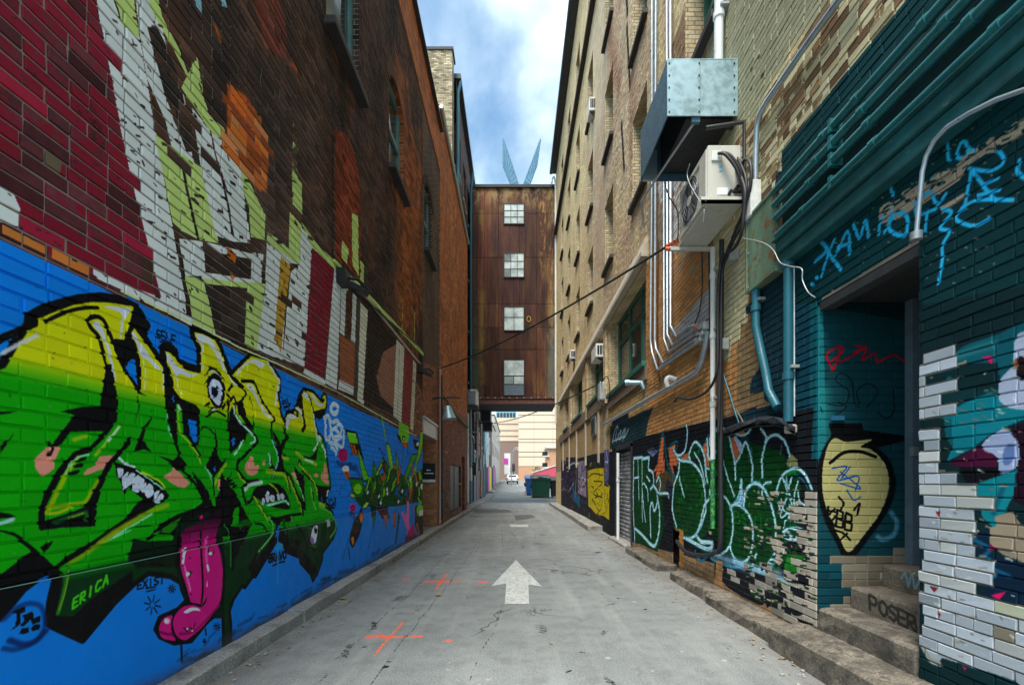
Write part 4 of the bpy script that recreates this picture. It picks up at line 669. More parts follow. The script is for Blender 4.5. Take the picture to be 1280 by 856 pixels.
# tags on the lintel
CY = (.15, .72, .93)
C.P((1100, 100), 2.378)
C.fill([(0, 402), (60, 372), (130, 312), (250, 242), (330, 192), (428, 140), (428, 165), (330, 215), (265, 257), (240, 300), (130, 372), (60, 412), (0, 432)], (.68, .61, .53), .62); C.fill([(180, 380), (260, 335), (255, 350), (190, 400)], (.68, .61, .53), .8)
for p in ([(205, 185), (210, 240)], [(245, 190), (233, 230), (262, 228), (262, 190), (245, 185)], [(270, 208), (292, 215)], [(270, 265), (330, 272), (372, 250), (362, 218), (340, 210)], [(275, 272), (265, 340), (255, 385)], [(275, 270), (300, 300), (350, 362)], [(308, 315), (358, 293)], [(295, 345), (362, 328)], [(250, 380), (300, 358), (400, 358)], [(190, 385), (218, 396), (184, 440), (212, 452), (192, 490), (190, 540), (178, 605)], [(250, 382), (232, 415), (285, 435), (330, 415)], [(128, 345), (150, 335), (158, 295)], [(145, 390), (140, 452)], [(122, 402), (170, 385)], [(160, 340), (175, 370), (200, 340)], [(35, 310), (42, 345)], [(420, 240), (415, 275), (440, 295)]): C.line(p, 4.6, CY, soft=.5)
C.P((920, 280), 3.058)
for p in ([(325, 65), (352, 100), (305, 145)], [(350, 100), (405, 175)], [(380, 60), (360, 110), (330, 200)], [(385, 120), (430, 30), (440, 115)], [(395, 90), (440, 75)], [(455, 0), (475, 55), (500, -10), (510, 50)], [(550, 40), (560, -20), (600, -60), (590, 20), (650, 45), (660, -20), (620, -40), (570, 35)], [(700, 0), (690, -80)]): C.line(p, 5.0, CY, soft=.5)
for p in ((312, 205), (295, 232)): C.ell(*p, 8, 9, CY)
C.P((0, 0), 1)
for i in range(300):        # small chips: where paint has come off near the corner
    x = rq.uniform(930, 1016) if i % 3 else rq.uniform(1160, 1275); y = rq.uniform(610, 760) if i % 3 else rq.uniform(460, 830)
    if i % 3: C.line([(x, y), (x+rq.uniform(1, 7), y+rq.uniform(0, 2))], rq.uniform(1, 4), rq.choice([PEEL, (.60, .56, .48), NAV, DGN]), .9, soft=.2)
    else: C.line([(x, y), (x+rq.uniform(1, 9), y+rq.uniform(0, 3))], rq.uniform(.8, 3), rq.choice([(.60, .55, .46), (.45, .42, .38), (.82, .84, .82)]), .9, soft=.3, op=.8)
for i in range(170):
    t_ = rq.random(); x = 1100+180*t_; y = 269-110*t_+rq.uniform(-9, 9); C.line([(x, y), (x+rq.uniform(2, 9), y-rq.uniform(1, 5))], rq.uniform(1, 4), rq.choice([(.70, .64, .55), (.62, .55, .47), (.02, .19, .21)]), .95, soft=.15)
for i in range(90):
    x = rq.uniform(1030, 1275); y = 602-(x-644)*rq.uniform(.45, .80); C.line([(x, y), (x+rq.uniform(.5, 3), y+.5)], rq.uniform(.6, 1.8), (.62, .58, .50), .9, soft=.2, op=.8)
for i in range(70):
    x = rq.uniform(800, 1010); y = 602-(x-644)*rq.uniform(-.30, .28); C.line([(x, y), (x+rq.uniform(-3, 3), y+rq.uniform(3, 14))], rq.uniform(.6, 1.6), rq.choice([LB, (.03, .05, .06), (.02, .4, .12), (.5, .55, .5)]), None, soft=.6, op=.5)
IMG_R = CR.image()
# far part of the right wall
CF = Canvas("right_wall_far_paint", 'x', XR, 9.7, 24.0, 0, 3.4, 90)
C = CF
C.fill([(9, 0), (25, 0), (25, 2.35), (14, 2.2), (11.35, 2.1), (11.35, 2.85), (9, 2.85)], (.10, .12, .15), world=True)
C.P((690, 460), 3.29)
C.fill([(240, 240), (420, 150), (400, 270), (240, 335)], (.13, .24, .27))
for p in ([(250, 305), (258, 262), (270, 240), (262, 290)], [(265, 300), (285, 255), (280, 295), (300, 250), (292, 300)], [(252, 300), (300, 280)], [(305, 245), (300, 285), (322, 240), (320, 285), (340, 270), (335, 235), (322, 205)], [(270, 235), (275, 250)]): C.line(p, 2.0, (.70, .80, .86), sm=True, soft=.4)
C.P((660, 560), 5.35)
C.fill([(400, 150), (450, 135), (510, 130), (512, 250), (545, 260), (545, 480), (505, 450), (450, 440), (405, 385), (400, 250)], (.80, .72, .04))
for i in range(26): x = rq.uniform(405, 535); y = rq.uniform(180, 440); C.line([(x, y), (x+rq.uniform(-2, 2), y+rq.uniform(20, 60))], 1.3, rq.choice([(.45, .38, .05), (.9, .84, .2), (.25, .22, .06)]), soft=.5, op=.8)
for p in ([(400, 200), (440, 170), (505, 180)], [(415, 250), (420, 380)], [(440, 220), (500, 230), (440, 300), (500, 330)], [(455, 290), (470, 320), (450, 330)], [(510, 260), (520, 440)], [(430, 340), (480, 420), (500, 350)], [(405, 160), (405, 390)]): C.line(p, 1.6, (.2, .18, .05), soft=.4)
C.fill([(512, 10), (545, 10), (540, 250), (515, 240)], (.36, .36, .55)); C.line([(525, 20), (535, 90), (520, 90)], 2, (.75, .78, .9))
C.fill([(335, 90), (390, 80), (392, 330), (335, 300)], (.55, .50, .58)); 
for i in range(26): x = rq.uniform(335, 388); y = rq.uniform(90, 300); C.line([(x, y), (x+rq.uniform(-10, 10), y+rq.uniform(-30, 30))], 2, rq.choice([(.75, .25, .45), (.85, .85, .9), (.2, .3, .5), (.1, .1, .15)]), soft=.5)
C.fill([(255, 60), (318, 60), (320, 340), (255, 310)], (.13, .12, .18))
for i in range(20): x = rq.uniform(255, 318); y = rq.uniform(80, 300); C.line([(x, y), (x+rq.uniform(-3, 3), y+rq.uniform(-60, 60))], 1.8, rq.choice([(.5, .5, .62), (.35, .2, .35), (.05, .06, .08), (.1, .35, .5)]), soft=.5)
C.fill([(300, 260), (350, 330), (350, 400), (300, 340)], (.03, .35, .50)); C.line([(260, 130), (320, 110), (318, 330)], 2, (.7, .75, .8)); C.fill([(195, 100), (250, 80), (250, 300), (195, 270)], (.20, .10, .25))
for i in range(14): x = rq.uniform(200, 245); y = rq.uniform(110, 260); C.line([(x, y), (x+rq.uniform(-5, 5), y+rq.uniform(-30, 30))], 1.8, rq.choice([(.6, .6, .75), (.15, .35, .6), (.45, .2, .4)]), soft=.5)
C.line([(415, 400), (480, 470), (540, 500)], 3, (.16, .14, .10), soft=.7)
for i in range(150):
    x = rq.uniform(195, 545); y = 60+(x-195)*.08+rq.uniform(20, 280+(x-195)*.35); C.line([(x, y), (x+rq.uniform(-9, 9), y+rq.uniform(-28, 28)), (x+rq.uniform(-14, 14), y+rq.uniform(-28, 28))], rq.uniform(.6, 1.8), rq.choice([(.70, .72, .78), (.12, .12, .16), (.45, .20, .42), (.15, .35, .50), (.60, .25, .38), (.05, .06, .08)] if x < 395 else [(.25, .22, .06), (.55, .48, .05), (.88, .82, .25), (.12, .12, .10)]), soft=.5, op=.75)
C.P((0, 0), 1)
IMG_RF = CF.image()
# tint of the bare brick, right wall
BR = Canvas("right_wall_brick_tint", 'x', XR, 1.0, 30.0, 0, 20.0, 24)
C = BR
C.fill([(0, -1), (31, -1), (31, 21), (0, 21)], (.90, .83, .63), world=True)
for i in range(120): C.line([(rr.uniform(6, 16), rr.uniform(5.5, 19)), (rr.uniform(6, 14), rr.uniform(4, 18))], rr.uniform(.3, .9), rr.choice([(.78, .71, .59), (.88, .84, .72), (.76, .66, .55)]), world=True, soft=.9, op=.35)
C.fill([(4.95, 2.0), (9.6, 2.0), (9.6, 5.3), (5.0, 5.3)], (.76, .57, .36), world=True); C.fill([(2, 2), (4.95, 2), (4.95, 5.0), (2, 5.0)], (.56, .48, .35), world=True); C.fill([(5.7, 5.2), (8.2, 5.2), (8.2, 8), (5.7, 8)], (.66, .56, .44), world=True)
C.fill([(8.3, 1.9), (31, 1.9), (31, 3.9), (8.3, 3.3)], (.70, .60, .42), world=True); C.fill([(11.9, 2.0), (12.4, 2.0), (12.4, 5.3), (11.9, 5.3)], (.78, .74, .62), world=True)
C.fill([(0, 0), (9.7, 0), (9.7, 2.15), (0, 2.15)], (.60, .50, .38), world=True)
for (y, z, l) in ((9.6, 9.6, 1.5), (10.1, 8.2, 1.2), (9.8, 11.3, 1.4)): C.line([(y, z), (y+.25, z+l)], .12, (.13, .11, .09), world=True, soft=.5)
C.line([(10.6, 10.5), (12.0, 13.4)], .5, (.60, .42, .32), world=True, soft=.8, op=.5); C.line([(9.4, 8.1), (9.5, 9.6)], .4, (.60, .42, .32), world=True, soft=.8, op=.4)
IMG_RB = BR.image()
# far jamb of the stair recess
CJ = Canvas("recess_jamb_paint", 'y', YJ, 2.36, 3.15, .3, 2.85, 260)
C = CJ
C.fill([(2, 0), (4, 0), (4, 3), (2, 3)], (.05, .26, .29), world=True); C.P((920, 280), 3.058)
C.fill([(290, 290), (330, 280), (345, 900), (290, 900)], (.10, .46, .48)); C.line([(330, 640), (340, 840)], 18, (.14, .50, .50), None, soft=.9, op=.6); C.fill([(290, 250), (700, 250), (700, 380), (400, 330), (290, 310)], (.03, .18, .20))  # darker teal across the top: recess shade painted into the jamb
for p in ([(370, 560), (345, 500), (400, 468), (405, 490), (355, 530)], [(395, 530), (450, 500), (500, 470), (480, 520), (530, 495), (540, 530), (600, 500), (640, 528)], [(370, 560), (385, 520), (400, 470)], [(455, 465), (490, 475), (450, 490)]): C.line(p, 2.6, (.70, .06, .14), soft=.4)
for p in ([(320, 700), (330, 720)], [(350, 690), (410, 690), (430, 640), (380, 600), (400, 570), (440, 600), (450, 680), (470, 700)], [(470, 690), (460, 640), (500, 610), (540, 640), (500, 700)], [(540, 720), (570, 740), (600, 720), (600, 640)], [(390, 680), (420, 700), (380, 730)]): C.line(p, 1.2, BLK)
C.P((1000, 500), 2.404)
C.fill([(85, 70), (185, 70), (190, 90), (300, 105), (330, 118), (200, 150), (95, 112)], BLK)
C.line([(100, 110), (68, 170), (58, 260), (78, 350), (115, 425), (145, 470), (195, 415), (250, 335), (278, 260), (262, 190), (215, 145), (150, 150), (95, 190)], 7, BLK, soft=.5)
C.fill([(100, 115), (140, 125), (215, 118), (180, 140), (215, 150), (255, 195), (265, 260), (240, 335), (190, 405), (145, 455), (118, 415), (80, 330), (65, 250), (75, 160)], (.70, .67, .44), sm=True)
C.line([(90, 188), (130, 158), (180, 155), (225, 170)], 4.2, BLK); C.fill([(120, 455), (165, 455), (165, 475), (125, 475)], BLK)
C.text('KBBQ', (80, 370), (24, 8), (4, -50), 2.8, BLK, sp=1.1)
for p in ([(78, 330), (110, 340), (85, 370)], [(115, 290), (130, 310), (120, 330)], [(160, 330), (178, 310), (170, 345)], [(105, 390), (130, 400), (150, 420)], [(120, 420), (140, 400)]): C.line(p, 2.6, BLK)
for p in ([(95, 205), (140, 200), (110, 240), (160, 230)], [(120, 215), (180, 265), (120, 250)], [(150, 200), (120, 240)], [(140, 270), (160, 300), (180, 290)], [(130, 235), (175, 230), (165, 270)]): C.line(p, 1.7, (.05, .28, .60))
C.line([(272, 338), (290, 370), (278, 405), (248, 418), (232, 410)], 6, (.28, .52, .62), None, soft=.7)
bybrick(C, B_J, [(46, 462), (360, 462), (360, 640), (46, 640)], [(.52, .49, .42), (.46, .43, .37), (.57, .54, .47), (.42, .39, .33)], 1.0, .74); bybrick(C, B_J, [(46, 462), (110, 462), (130, 560), (130, 640), (46, 640)], [(.03, .26, .30), (.04, .22, .26)], .7, 1.0); bybrick(C, B_J, [(60, 400), (360, 440), (360, 500), (60, 500)], [(.52, .50, .44), (.05, .26, .29)], .3, .72)
C.P((0, 0), 1)
IMG_J = CJ.image()
# road: cracks, stains, sprayed marks
CG = Canvas("road_marks", 'z', 0.0, -2.3, 2.7, 1.7, 30.0, 64)
C = CG
OR2 = (.95, .38, .22)
C.P((420, 620), 3.5556)
for p, w in (([(300, 555), (260, 600), (220, 650), (170, 705)], 5.6), ([(145, 625), (180, 618), (215, 625)], 15), ([(215, 625), (375, 622)], 10), ([(495, 345), (470, 375), (445, 412)], 5), ([(395, 380), (460, 376)], 13), ([(470, 380), (540, 378)], 13)): C.line(p, w, OR2, .58, soft=.5, op=.95)
for x, y in ((495, 640), (650, 382), (310, 368)): C.line([(x-8, y), (x+8, y)], 13, OR2, .55, soft=.6)
C.line([(500, 150), (560, 160), (640, 170)], 2.2, (.62, .34, .28), .6, soft=.8, op=.6); C.line([(590, 212), (615, 210)], 2.6, (.85, .42, .22), .7, soft=.6)
C.line([(480, 440), (518, 438)], 1.6, (.15, .3, .6), .8); 
CK = (.10, .10, .10)
for p in ([(0, 720), (120, 620), (230, 520), (330, 430), (490, 260)], [(490, 258), (560, 205), (580, 175)], [(650, 180), (600, 250), (540, 330), (500, 390), (410, 500), (340, 590), (250, 700), (150, 839)], [(740, 100), (738, 190), (755, 235), (820, 262)], [(725, 245), (790, 248)], [(740, 480), (700, 600), (640, 700), (590, 830)], [(900, 380), (1100, 378), (1240, 372)], [(500, 148), (640, 165), (670, 175)]):
    q = smooth(p, n=6); q = q+RNG.normal(0, 2.2, q.shape); C.line(q.tolist(), .55, CK, .60, sm=False, soft=.3)
    C.line((q+[6, 3]).tolist(), 2.0, (.62, .64, .62), .35, sm=False, soft=.7)
for i in range(60):
    x = rq.uniform(420, 660); y = rq.uniform(640, 839); C.line([(x, y), (x+rq.uniform(4, 30), y+rq.uniform(-4, 4))], rq.uniform(1, 4), (.72, .72, .70), .42, soft=.8)
for i in range(40):
    x = rq.uniform(90, 340); y = rq.uniform(350, 440); C.line([(x, y), (x+rq.uniform(-30, 30), y+rq.uniform(-10, 10))], rq.uniform(1, 2), (.30, .33, .36), .5, soft=.7)
for p in (((1085, 692), (1105, 694)), ((1025, 782), (1045, 772)), ((238, 735), (243, 735))): C.line(list(p), 3.4, (.08, .08, .08), .9)
C.fill([(600, 55), (770, 60), (785, 72), (620, 76)], (.30, .31, .31), .6); C.fill([(790, 85), (870, 82), (890, 92), (850, 102), (800, 108)], (.28, .30, .30), .6); C.fill([(590, 86), (660, 88), (650, 94), (600, 95)], (.3, .3, .3), .5)
C.line([(870, 420), (880, 700)], 14, (.60, .63, .63), .30, soft=.9)
for i in range(34):        # oil stains and old patches
    x, y = rq.uniform(-1.6, 1.9), rq.uniform(2.4, 14); C.line([(x, y), (x+rq.uniform(-.1, .1), y+rq.uniform(-.25, .25))], rq.uniform(.03, .20), (.09, .095, .095), rq.uniform(.3, .62), world=True, soft=.8)
for i in range(60): x, y = rq.uniform(-1.7, 1.9), rq.uniform(2.2, 9); C.line([(x, y), (x+.01, y+.01)], rq.uniform(.015, .04), rq.choice([(.05, .05, .05), (.62, .62, .58)]), .9, world=True, soft=.3)
C.P((0, 0), 1)
IMG_G = CG.image()
# ---------------------------------------------------------------- node helpers and materials
class G:
    def __init__(s, name, rough=.8, metal=0.0, spec=.5):
        s.m = bpy.data.materials.new(name); s.m.use_nodes = True; s.t = s.m.node_tree; s.t.nodes.clear()
        s.o = s.t.nodes.new('ShaderNodeOutputMaterial'); s.b = s.t.nodes.new('ShaderNodeBsdfPrincipled')
        s.t.links.new(s.b.outputs[0], s.o.inputs[0]); s.b.inputs['Roughness'].default_value = rough; s.b.inputs['Metallic'].default_value = metal
        s.b.inputs['Specular IOR Level'].default_value = spec
        s._p = None
    def n(s, t, **k):
        x = s.t.nodes.new(t)
        for a, b in k.items(): setattr(x, a, b)
        return x
    def set(s, i, v):
        if isinstance(v, bpy.types.NodeSocket): s.t.links.new(v, i)
        elif isinstance(v, (tuple, list)) and i.type == 'RGBA': i.default_value = tuple(v[:3])+(1,)
        else: i.default_value = v
    def pos(s):
        if s._p is None: s._p = s.n('ShaderNodeNewGeometry').outputs['Position']
        return s._p
    def xyz(s, v=None):
        x = s.n('ShaderNodeSeparateXYZ'); s.set(x.inputs[0], v or s.pos()); return x.outputs
    def comb(s, x, y, z=0.0):
        c = s.n('ShaderNodeCombineXYZ'); s.set(c.inputs[0], x); s.set(c.inputs[1], y); s.set(c.inputs[2], z); return c.outputs[0]
    def ma(s, op, a, b=0.0, c=None, clamp=False):
        m = s.n('ShaderNodeMath', operation=op, use_clamp=clamp); s.set(m.inputs[0], a); s.set(m.inputs[1], b)
        if c is not None: s.set(m.inputs[2], c)
        return m.outputs[0]
    def vm(s, v, sc):
        m = s.n('ShaderNodeVectorMath', operation='MULTIPLY'); s.set(m.inputs[0], v); m.inputs[1].default_value = sc; return m.outputs[0]
    def noise(s, sc, det=4, rough=.55, v=None, dist=0.0):
        x = s.n('ShaderNodeTexNoise'); s.set(x.inputs['Vector'], v or s.pos()); x.inputs['Scale'].default_value = sc; x.inputs['Detail'].default_value = det
        x.inputs['Roughness'].default_value = rough; x.inputs['Distortion'].default_value = dist; return x.outputs[0]
    def white(s, v):
        x = s.n('ShaderNodeTexWhiteNoise', noise_dimensions='3D'); s.set(x.inputs[0], v); return x.outputs['Value']
    def mix(s, f, a, b, mode='MIX'):
        x = s.n('ShaderNodeMix', data_type='RGBA', blend_type=mode); s.set(x.inputs[0], f); s.set(x.inputs[6], a); s.set(x.inputs[7], b); return x.outputs[2]
    def ramp(s, f, st):
        r = s.n('ShaderNodeValToRGB'); s.set(r.inputs[0], f); e = r.color_ramp.elements
        while len(e) < len(st): e.new(.5)
        for i, (p, c) in enumerate(st):
            e[i].position = p; e[i].color = tuple(c[:3])+(1,) if isinstance(c, (tuple, list)) else (c, c, c, 1)
        return r.outputs[0]
    def img(s, im, v, interp='Linear'):
        x = s.n('ShaderNodeTexImage', interpolation=interp, extension='CLIP'); x.image = im; s.set(x.inputs[0], v); return x.outputs[0], x.outputs[1]
    def bump(s, h, st=.5, d=.01, nrm=None):
        b = s.n('ShaderNodeBump'); s.set(b.inputs['Height'], h); b.inputs['Strength'].default_value = st; b.inputs['Distance'].default_value = d
        if nrm: s.set(b.inputs['Normal'], nrm)
        return b.outputs[0]
    def out(s, col=None, rough=None, nrm=None, metal=None):
        if col is not None: s.set(s.b.inputs['Base Color'], col)
        if rough is not None: s.set(s.b.inputs['Roughness'], rough)
        if nrm is not None: s.set(s.b.inputs['Normal'], nrm)
        if metal is not None: s.set(s.b.inputs['Metallic'], metal)
        return s.m
def lookup(g, cv, im, interp='Linear'):
    x, y, z = g.xyz()
    a = y if cv.plane == 'x' else x
    b = y if cv.plane == 'z' else z
    u = g.ma('MULTIPLY_ADD', a, 1/(cv.u1-cv.u0), -cv.u0/(cv.u1-cv.u0)); v = g.ma('MULTIPLY_ADD', b, 1/(cv.v1-cv.v0), -cv.v0/(cv.v1-cv.v0))
    return g.img(im, g.comb(u, v), interp)
def wall_mat(name, mode, paints, tint=None, base=(.3, .2, .15), mortar=(.33, .30, .26), course=.0725, pitch=.215, var=.45, dirt=.5, rough=.85, wearscale=16, prough=.58):
    """mode: 'brick' (one brick's face), 'mortar' (the recessed bed behind), 'proc' (brick too far off to be built)"""
    g = G(name, rough, spec=.14)
    x, y, z = g.xyz()
    if mode == 'proc' or mode == 'mortar':
        u = g.ma('ADD', x, y); row = g.ma('FLOOR', g.ma('DIVIDE', z, course)); st = g.ma('MULTIPLY', g.ma('MODULO', row, 2), .5)
        uu = g.ma('ADD', g.ma('DIVIDE', u, pitch), st); colm = g.ma('FLOOR', uu)
        r = g.white(g.comb(row, colm, 1.0)); r2 = g.white(g.comb(row, colm, 7.0))
        fu = g.ma('FRACT', uu); fv = g.ma('FRACT', g.ma('DIVIDE', z, course))
        eu = g.ma('MULTIPLY', g.ma('SUBTRACT', .5, g.ma('ABSOLUTE', g.ma('SUBTRACT', fu, .5))), pitch)
        ev = g.ma('MULTIPLY', g.ma('SUBTRACT', .5, g.ma('ABSOLUTE', g.ma('SUBTRACT', fv, .5))), course)
        e = g.ma('MINIMUM', eu, ev); mm = g.ma('DIVIDE', g.ma('SUBTRACT', e, .0035), .004, clamp=True)      # 1 on the face, 0 in the joint
    else:
        at = g.n('ShaderNodeAttribute', attribute_name='rnd').outputs['Fac']; oi = g.n('ShaderNodeObjectInfo').outputs['Random']
        r = g.ma('FRACT', g.ma('ADD', at, oi)); r2 = g.ma('FRACT', g.ma('MULTIPLY', r, 17.31)); mm = 1.0
    if tint: tc, ta = lookup(g, *tint); bc = tc
    else: bc = base
    vr = g.ma('MULTIPLY_ADD', r, var*2, 1-var)
    c = g.mix(1.0, bc, g.comb(vr, vr, vr), 'MULTIPLY')
    c = g.mix(g.ma('MULTIPLY', r2, .28), c, g.mix(1.0, bc, (1.3, .9, .72), 'MULTIPLY'))
    n1 = g.noise(1.3, 5, .6); n2 = g.noise(28, 4, .65)
    c = g.mix(1.0, c, g.ramp(n2, [(.25, .62), (.75, 1.3)]), 'MULTIPLY')
    dk = g.ma('MULTIPLY', g.ramp(n1, [(.42, 0), (.66, 1)]), dirt)
    c = g.mix(dk, c, g.mix(1.0, c, (.45, .42, .42), 'MULTIPLY'))
    mc = g.mix(g.ramp(g.noise(9, 4), [(.3, 0), (.7, 1)]), mortar, tuple(v*.62 for v in mortar))
    if mode == 'mortar': c = mc; base_is_brick = 0.0
    elif mode == 'proc': c = g.mix(mm, mc, c)
    wn = g.ma('ADD', g.ma('MULTIPLY', g.noise(wearscale, 6, .7), .65), g.ma('MULTIPLY', g.noise(wearscale*.3, 5, .7), .35)); wn = g.ma('DIVIDE', g.ma('SUBTRACT', wn, .25), .5, clamp=True)
    pv = g.ma('MULTIPLY_ADD', g.ma('SUBTRACT', r, .5), .16, 1.0)
    pn = g.ma('MULTIPLY_ADD', g.noise(2.2, 5, .6), .34, .83)
    scuff = g.ramp(g.noise(6.5, 8, .72), [(.68, 0), (.76, 1)])
    for cv, im in paints:
        pc, pa = lookup(g, cv, im)
        if mode == 'mortar': f = g.ma('MULTIPLY', g.ma('SUBTRACT', pa, g.ma('MULTIPLY_ADD', wn, .05, .93)), 30, clamp=True)
        elif mode == 'proc':
            th = g.ma('MULTIPLY', wn, .88); th = g.ma('ADD', th, g.ma('MULTIPLY', g.ma('SUBTRACT', 1.0, mm), .0)); f0 = g.ma('MULTIPLY', g.ma('SUBTRACT', pa, th), 12, clamp=True)
            f1 = g.ma('MULTIPLY', g.ma('SUBTRACT', pa, .95), 30, clamp=True); f = g.ma('MULTIPLY', f0, g.ma('MAXIMUM', f1, mm))
        else: f = g.ma('MULTIPLY', g.ma('SUBTRACT', pa, g.ma('ADD', g.ma('MULTIPLY', wn, .62), g.ma('MULTIPLY', r2, .24))), 12, clamp=True)
        k = g.ma('MULTIPLY', pv, pn)
        pc = g.mix(1.0, pc, g.comb(k, k, k), 'MULTIPLY')
        pc = g.mix(g.ma('MULTIPLY', scuff, .22), pc, (.22, .20, .18))
        c = g.mix(f, c, pc); fl = f
    rg = g.ramp(n2, [(.3, .62), (.7, .92)])
    if paints: rg = g.mix(fl, rg, g.ramp(n2, [(.3, prough), (.7, prough+.25)]))
    h = g.ma('ADD', g.ma('MULTIPLY', g.noise(60, 5, .7), .5), g.ma('MULTIPLY', g.noise(12, 3), .22))
    if mode == 'proc': h = g.ma('ADD', h, g.ma('MULTIPLY', mm, 2.4)); nr = g.bump(h, .6, .006)
    else: nr = g.bump(h, .5, .005)
    return g.out(c, rg, nr)
GRIME = {'concrete', 'concrete_dark'}
def paint_mat(name, col, rough=.45, metal=0.0, wear=None, wearcol=(.12, .07, .04), sc=7, bump=.15, th=.62, var=.25, streak=False):
    g = G(name, rough, metal)
    n = g.noise(sc, 6, .65, v=g.vm(g.pos(), (1, 1, .18)) if streak else None); n2 = g.noise(sc*5, 4, .6)
    c = g.mix(1.0, col, g.ramp(n, [(.3, 1-var), (.7, 1+var*.8)]), 'MULTIPLY')
    c = g.mix(g.ma('MULTIPLY', g.ramp(n2, [(.5, 0), (.75, 1)]), .25), c, tuple(v*.5 for v in col))
    if wear: c = g.mix(g.ma('MULTIPLY', g.ramp(g.noise(sc*1.7, 8, .72), [(th, 0), (th+.06, 1)]), wear), c, wearcol)
    if name in GRIME:
        c = g.mix(1.0, c, g.ramp(g.noise(70, 4, .75), [(.32, .45), (.68, 1.45)]), 'MULTIPLY'); c = g.mix(g.ramp(g.noise(2.3, 7, .7), [(.52, 0), (.66, .7)]), c, (.06, .055, .045)); c = g.mix(g.ramp(g.noise(5.1, 7, .75), [(.66, 0), (.72, .6)]), c, (.46, .46, .43))
    rg = g.ramp(n2, [(.3, max(rough-.12, .05)), (.7, min(rough+.15, 1))])
    return g.out(c, rg, g.bump(g.noise(sc*6, 5), bump, .004))
M = {}
pl = [(CL, IMG_L)]; pr = [(CR, IMG_R), (CF, IMG_RF)]
kwL = dict(tint=(BL, IMG_LB), mortar=(.30, .25, .205), var=.55, dirt=.55)
M['lb'] = wall_mat('left_brick', 'brick', pl, **kwL); M['lm'] = wall_mat('left_mortar', 'mortar', pl, **kwL); M['lp'] = wall_mat('left_far_brick', 'proc', pl, **kwL)
kwR = dict(tint=(BR, IMG_RB), mortar=(.27, .23, .18), course=.0636, pitch=.2, var=.22, dirt=.35, prough=.60)
M['rb'] = wall_mat('right_brick', 'brick', pr, **kwR); M['rm'] = wall_mat('right_mortar', 'mortar', pr, **kwR); kwR['mortar'] = (.40, .37, .29); M['rp'] = wall_mat('right_far_brick', 'proc', pr, **kwR)
kwJ = dict(base=(.30, .25, .18), mortar=(.30, .27, .22), course=.0636, pitch=.2, var=.25)
M['jb'] = wall_mat('jamb_brick', 'brick', [(CJ, IMG_J)], **kwJ); M['jm'] = wall_mat('jamb_mortar', 'mortar', [(CJ, IMG_J)], **kwJ)
M['yb'] = wall_mat('buff_reveal_brick', 'proc', [], base=(.58, .49, .31), mortar=(.25, .21, .14), course=.0636, pitch=.2, var=.25, dirt=.2)
M['tb'] = wall_mat('tower_brick', 'proc', [], base=(.42, .37, .24), mortar=(.14, .12, .09), course=.075, pitch=.22, var=.6, dirt=.8)
M['fb'] = wall_mat('dark_red_brick', 'proc', [], base=(.10, .06, .05), mortar=(.09, .08, .07), course=.085, pitch=.26, var=.4)
M['ob'] = wall_mat('orange_alcove_brick', 'proc', [], base=(.46, .21, .09), mortar=(.30, .25, .20), course=.0725, var=.3, dirt=.3)
def flat(name, col, rough=.6, metal=0.0, **k): M[name] = paint_mat(name, col, rough, metal, **k); return M[name]
flat('teal_frame', (.10, .22, .21), .5, var=.3); flat('green_frame', (.03, .14, .10), .45, wear=.5, wearcol=(.2, .2, .15)); flat('dark_sill', (.035, .03, .028), .7)
flat('galv', (.38, .54, .60), .40, .7, sc=2.5, var=.10, bump=.03); flat('galv_dark', (.10, .22, .30), .4, .6, sc=7); flat('hood_shade_black', (.02, .025, .03), .6); flat('ac_beige', (.56, .545, .47), .5, wear=.5, wearcol=(.3, .24, .16), var=.1, sc=5, streak=True)
flat('black_rubber', (.018, .018, .02), .55, sc=20); flat('white_pipe', (.72, .74, .73), .5, wear=.5, wearcol=(.25, .22, .18), sc=6, streak=True); flat('grey_pipe', (.40, .48, .54), .36, .55, var=.18); flat('box_grey', (.40, .42, .42), .5, .2)
flat('teal_dark', (.004, .035, .04), .6); flat('teal_pipe', (.014, .12, .13), .34, wear=.5, wearcol=(.10, .12, .10), sc=5, var=.3); flat('blue_pipe', (.015, .125, .17), .42, wear=.4, wearcol=(.3, .3, .28), sc=6, var=.3, streak=True)
flat('teal_wood', (.010, .085, .092), .5, wear=.4, wearcol=(.22, .30, .27), sc=5, var=.4); flat('green_panel', (.13, .215, .145), .55, wear=.95, wearcol=(.17, .085, .03), sc=4.4, th=.52, var=.5, streak=True); flat('white_box', (.70, .70, .66), .5, wear=.3)
flat('concrete', (.29, .28, .255), .88, wear=.75, wearcol=(.15, .14, .13), sc=4, bump=.8, var=.3); flat('concrete_dark', (.185, .16, .125), .9, wear=.8, wearcol=(.07, .06, .05), sc=6, bump=1.2, th=.5, var=.5)
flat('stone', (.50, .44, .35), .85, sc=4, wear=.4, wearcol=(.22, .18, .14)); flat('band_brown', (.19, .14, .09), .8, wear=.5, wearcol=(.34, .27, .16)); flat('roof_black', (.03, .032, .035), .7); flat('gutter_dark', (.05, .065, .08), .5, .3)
flat('girder', (.13, .06, .045), .8, wear=.6, wearcol=(.03, .02, .02)); flat('bin_green', (.008, .085, .045), .42, wear=.25, wearcol=(.2, .18, .14)); flat('bin_blue', (.01, .10, .33), .4); flat('bin_black', (.012, .014, .014), .5); flat('car_white', (.74, .76, .78), .25, var=.05, bump=0)
flat('beige_clad', (.72, .58, .43), .8, var=.1); flat('brown_clad', (.25, .17, .14), .8); flat('brick_orange', (.55, .30, .17), .85); flat('wood_brown', (.12, .07, .04), .7, wear=.6, wearcol=(.22, .13, .07)); flat('dark_door', (.02, .022, .028), .5, wear=.5, wearcol=(.1, .12, .18))
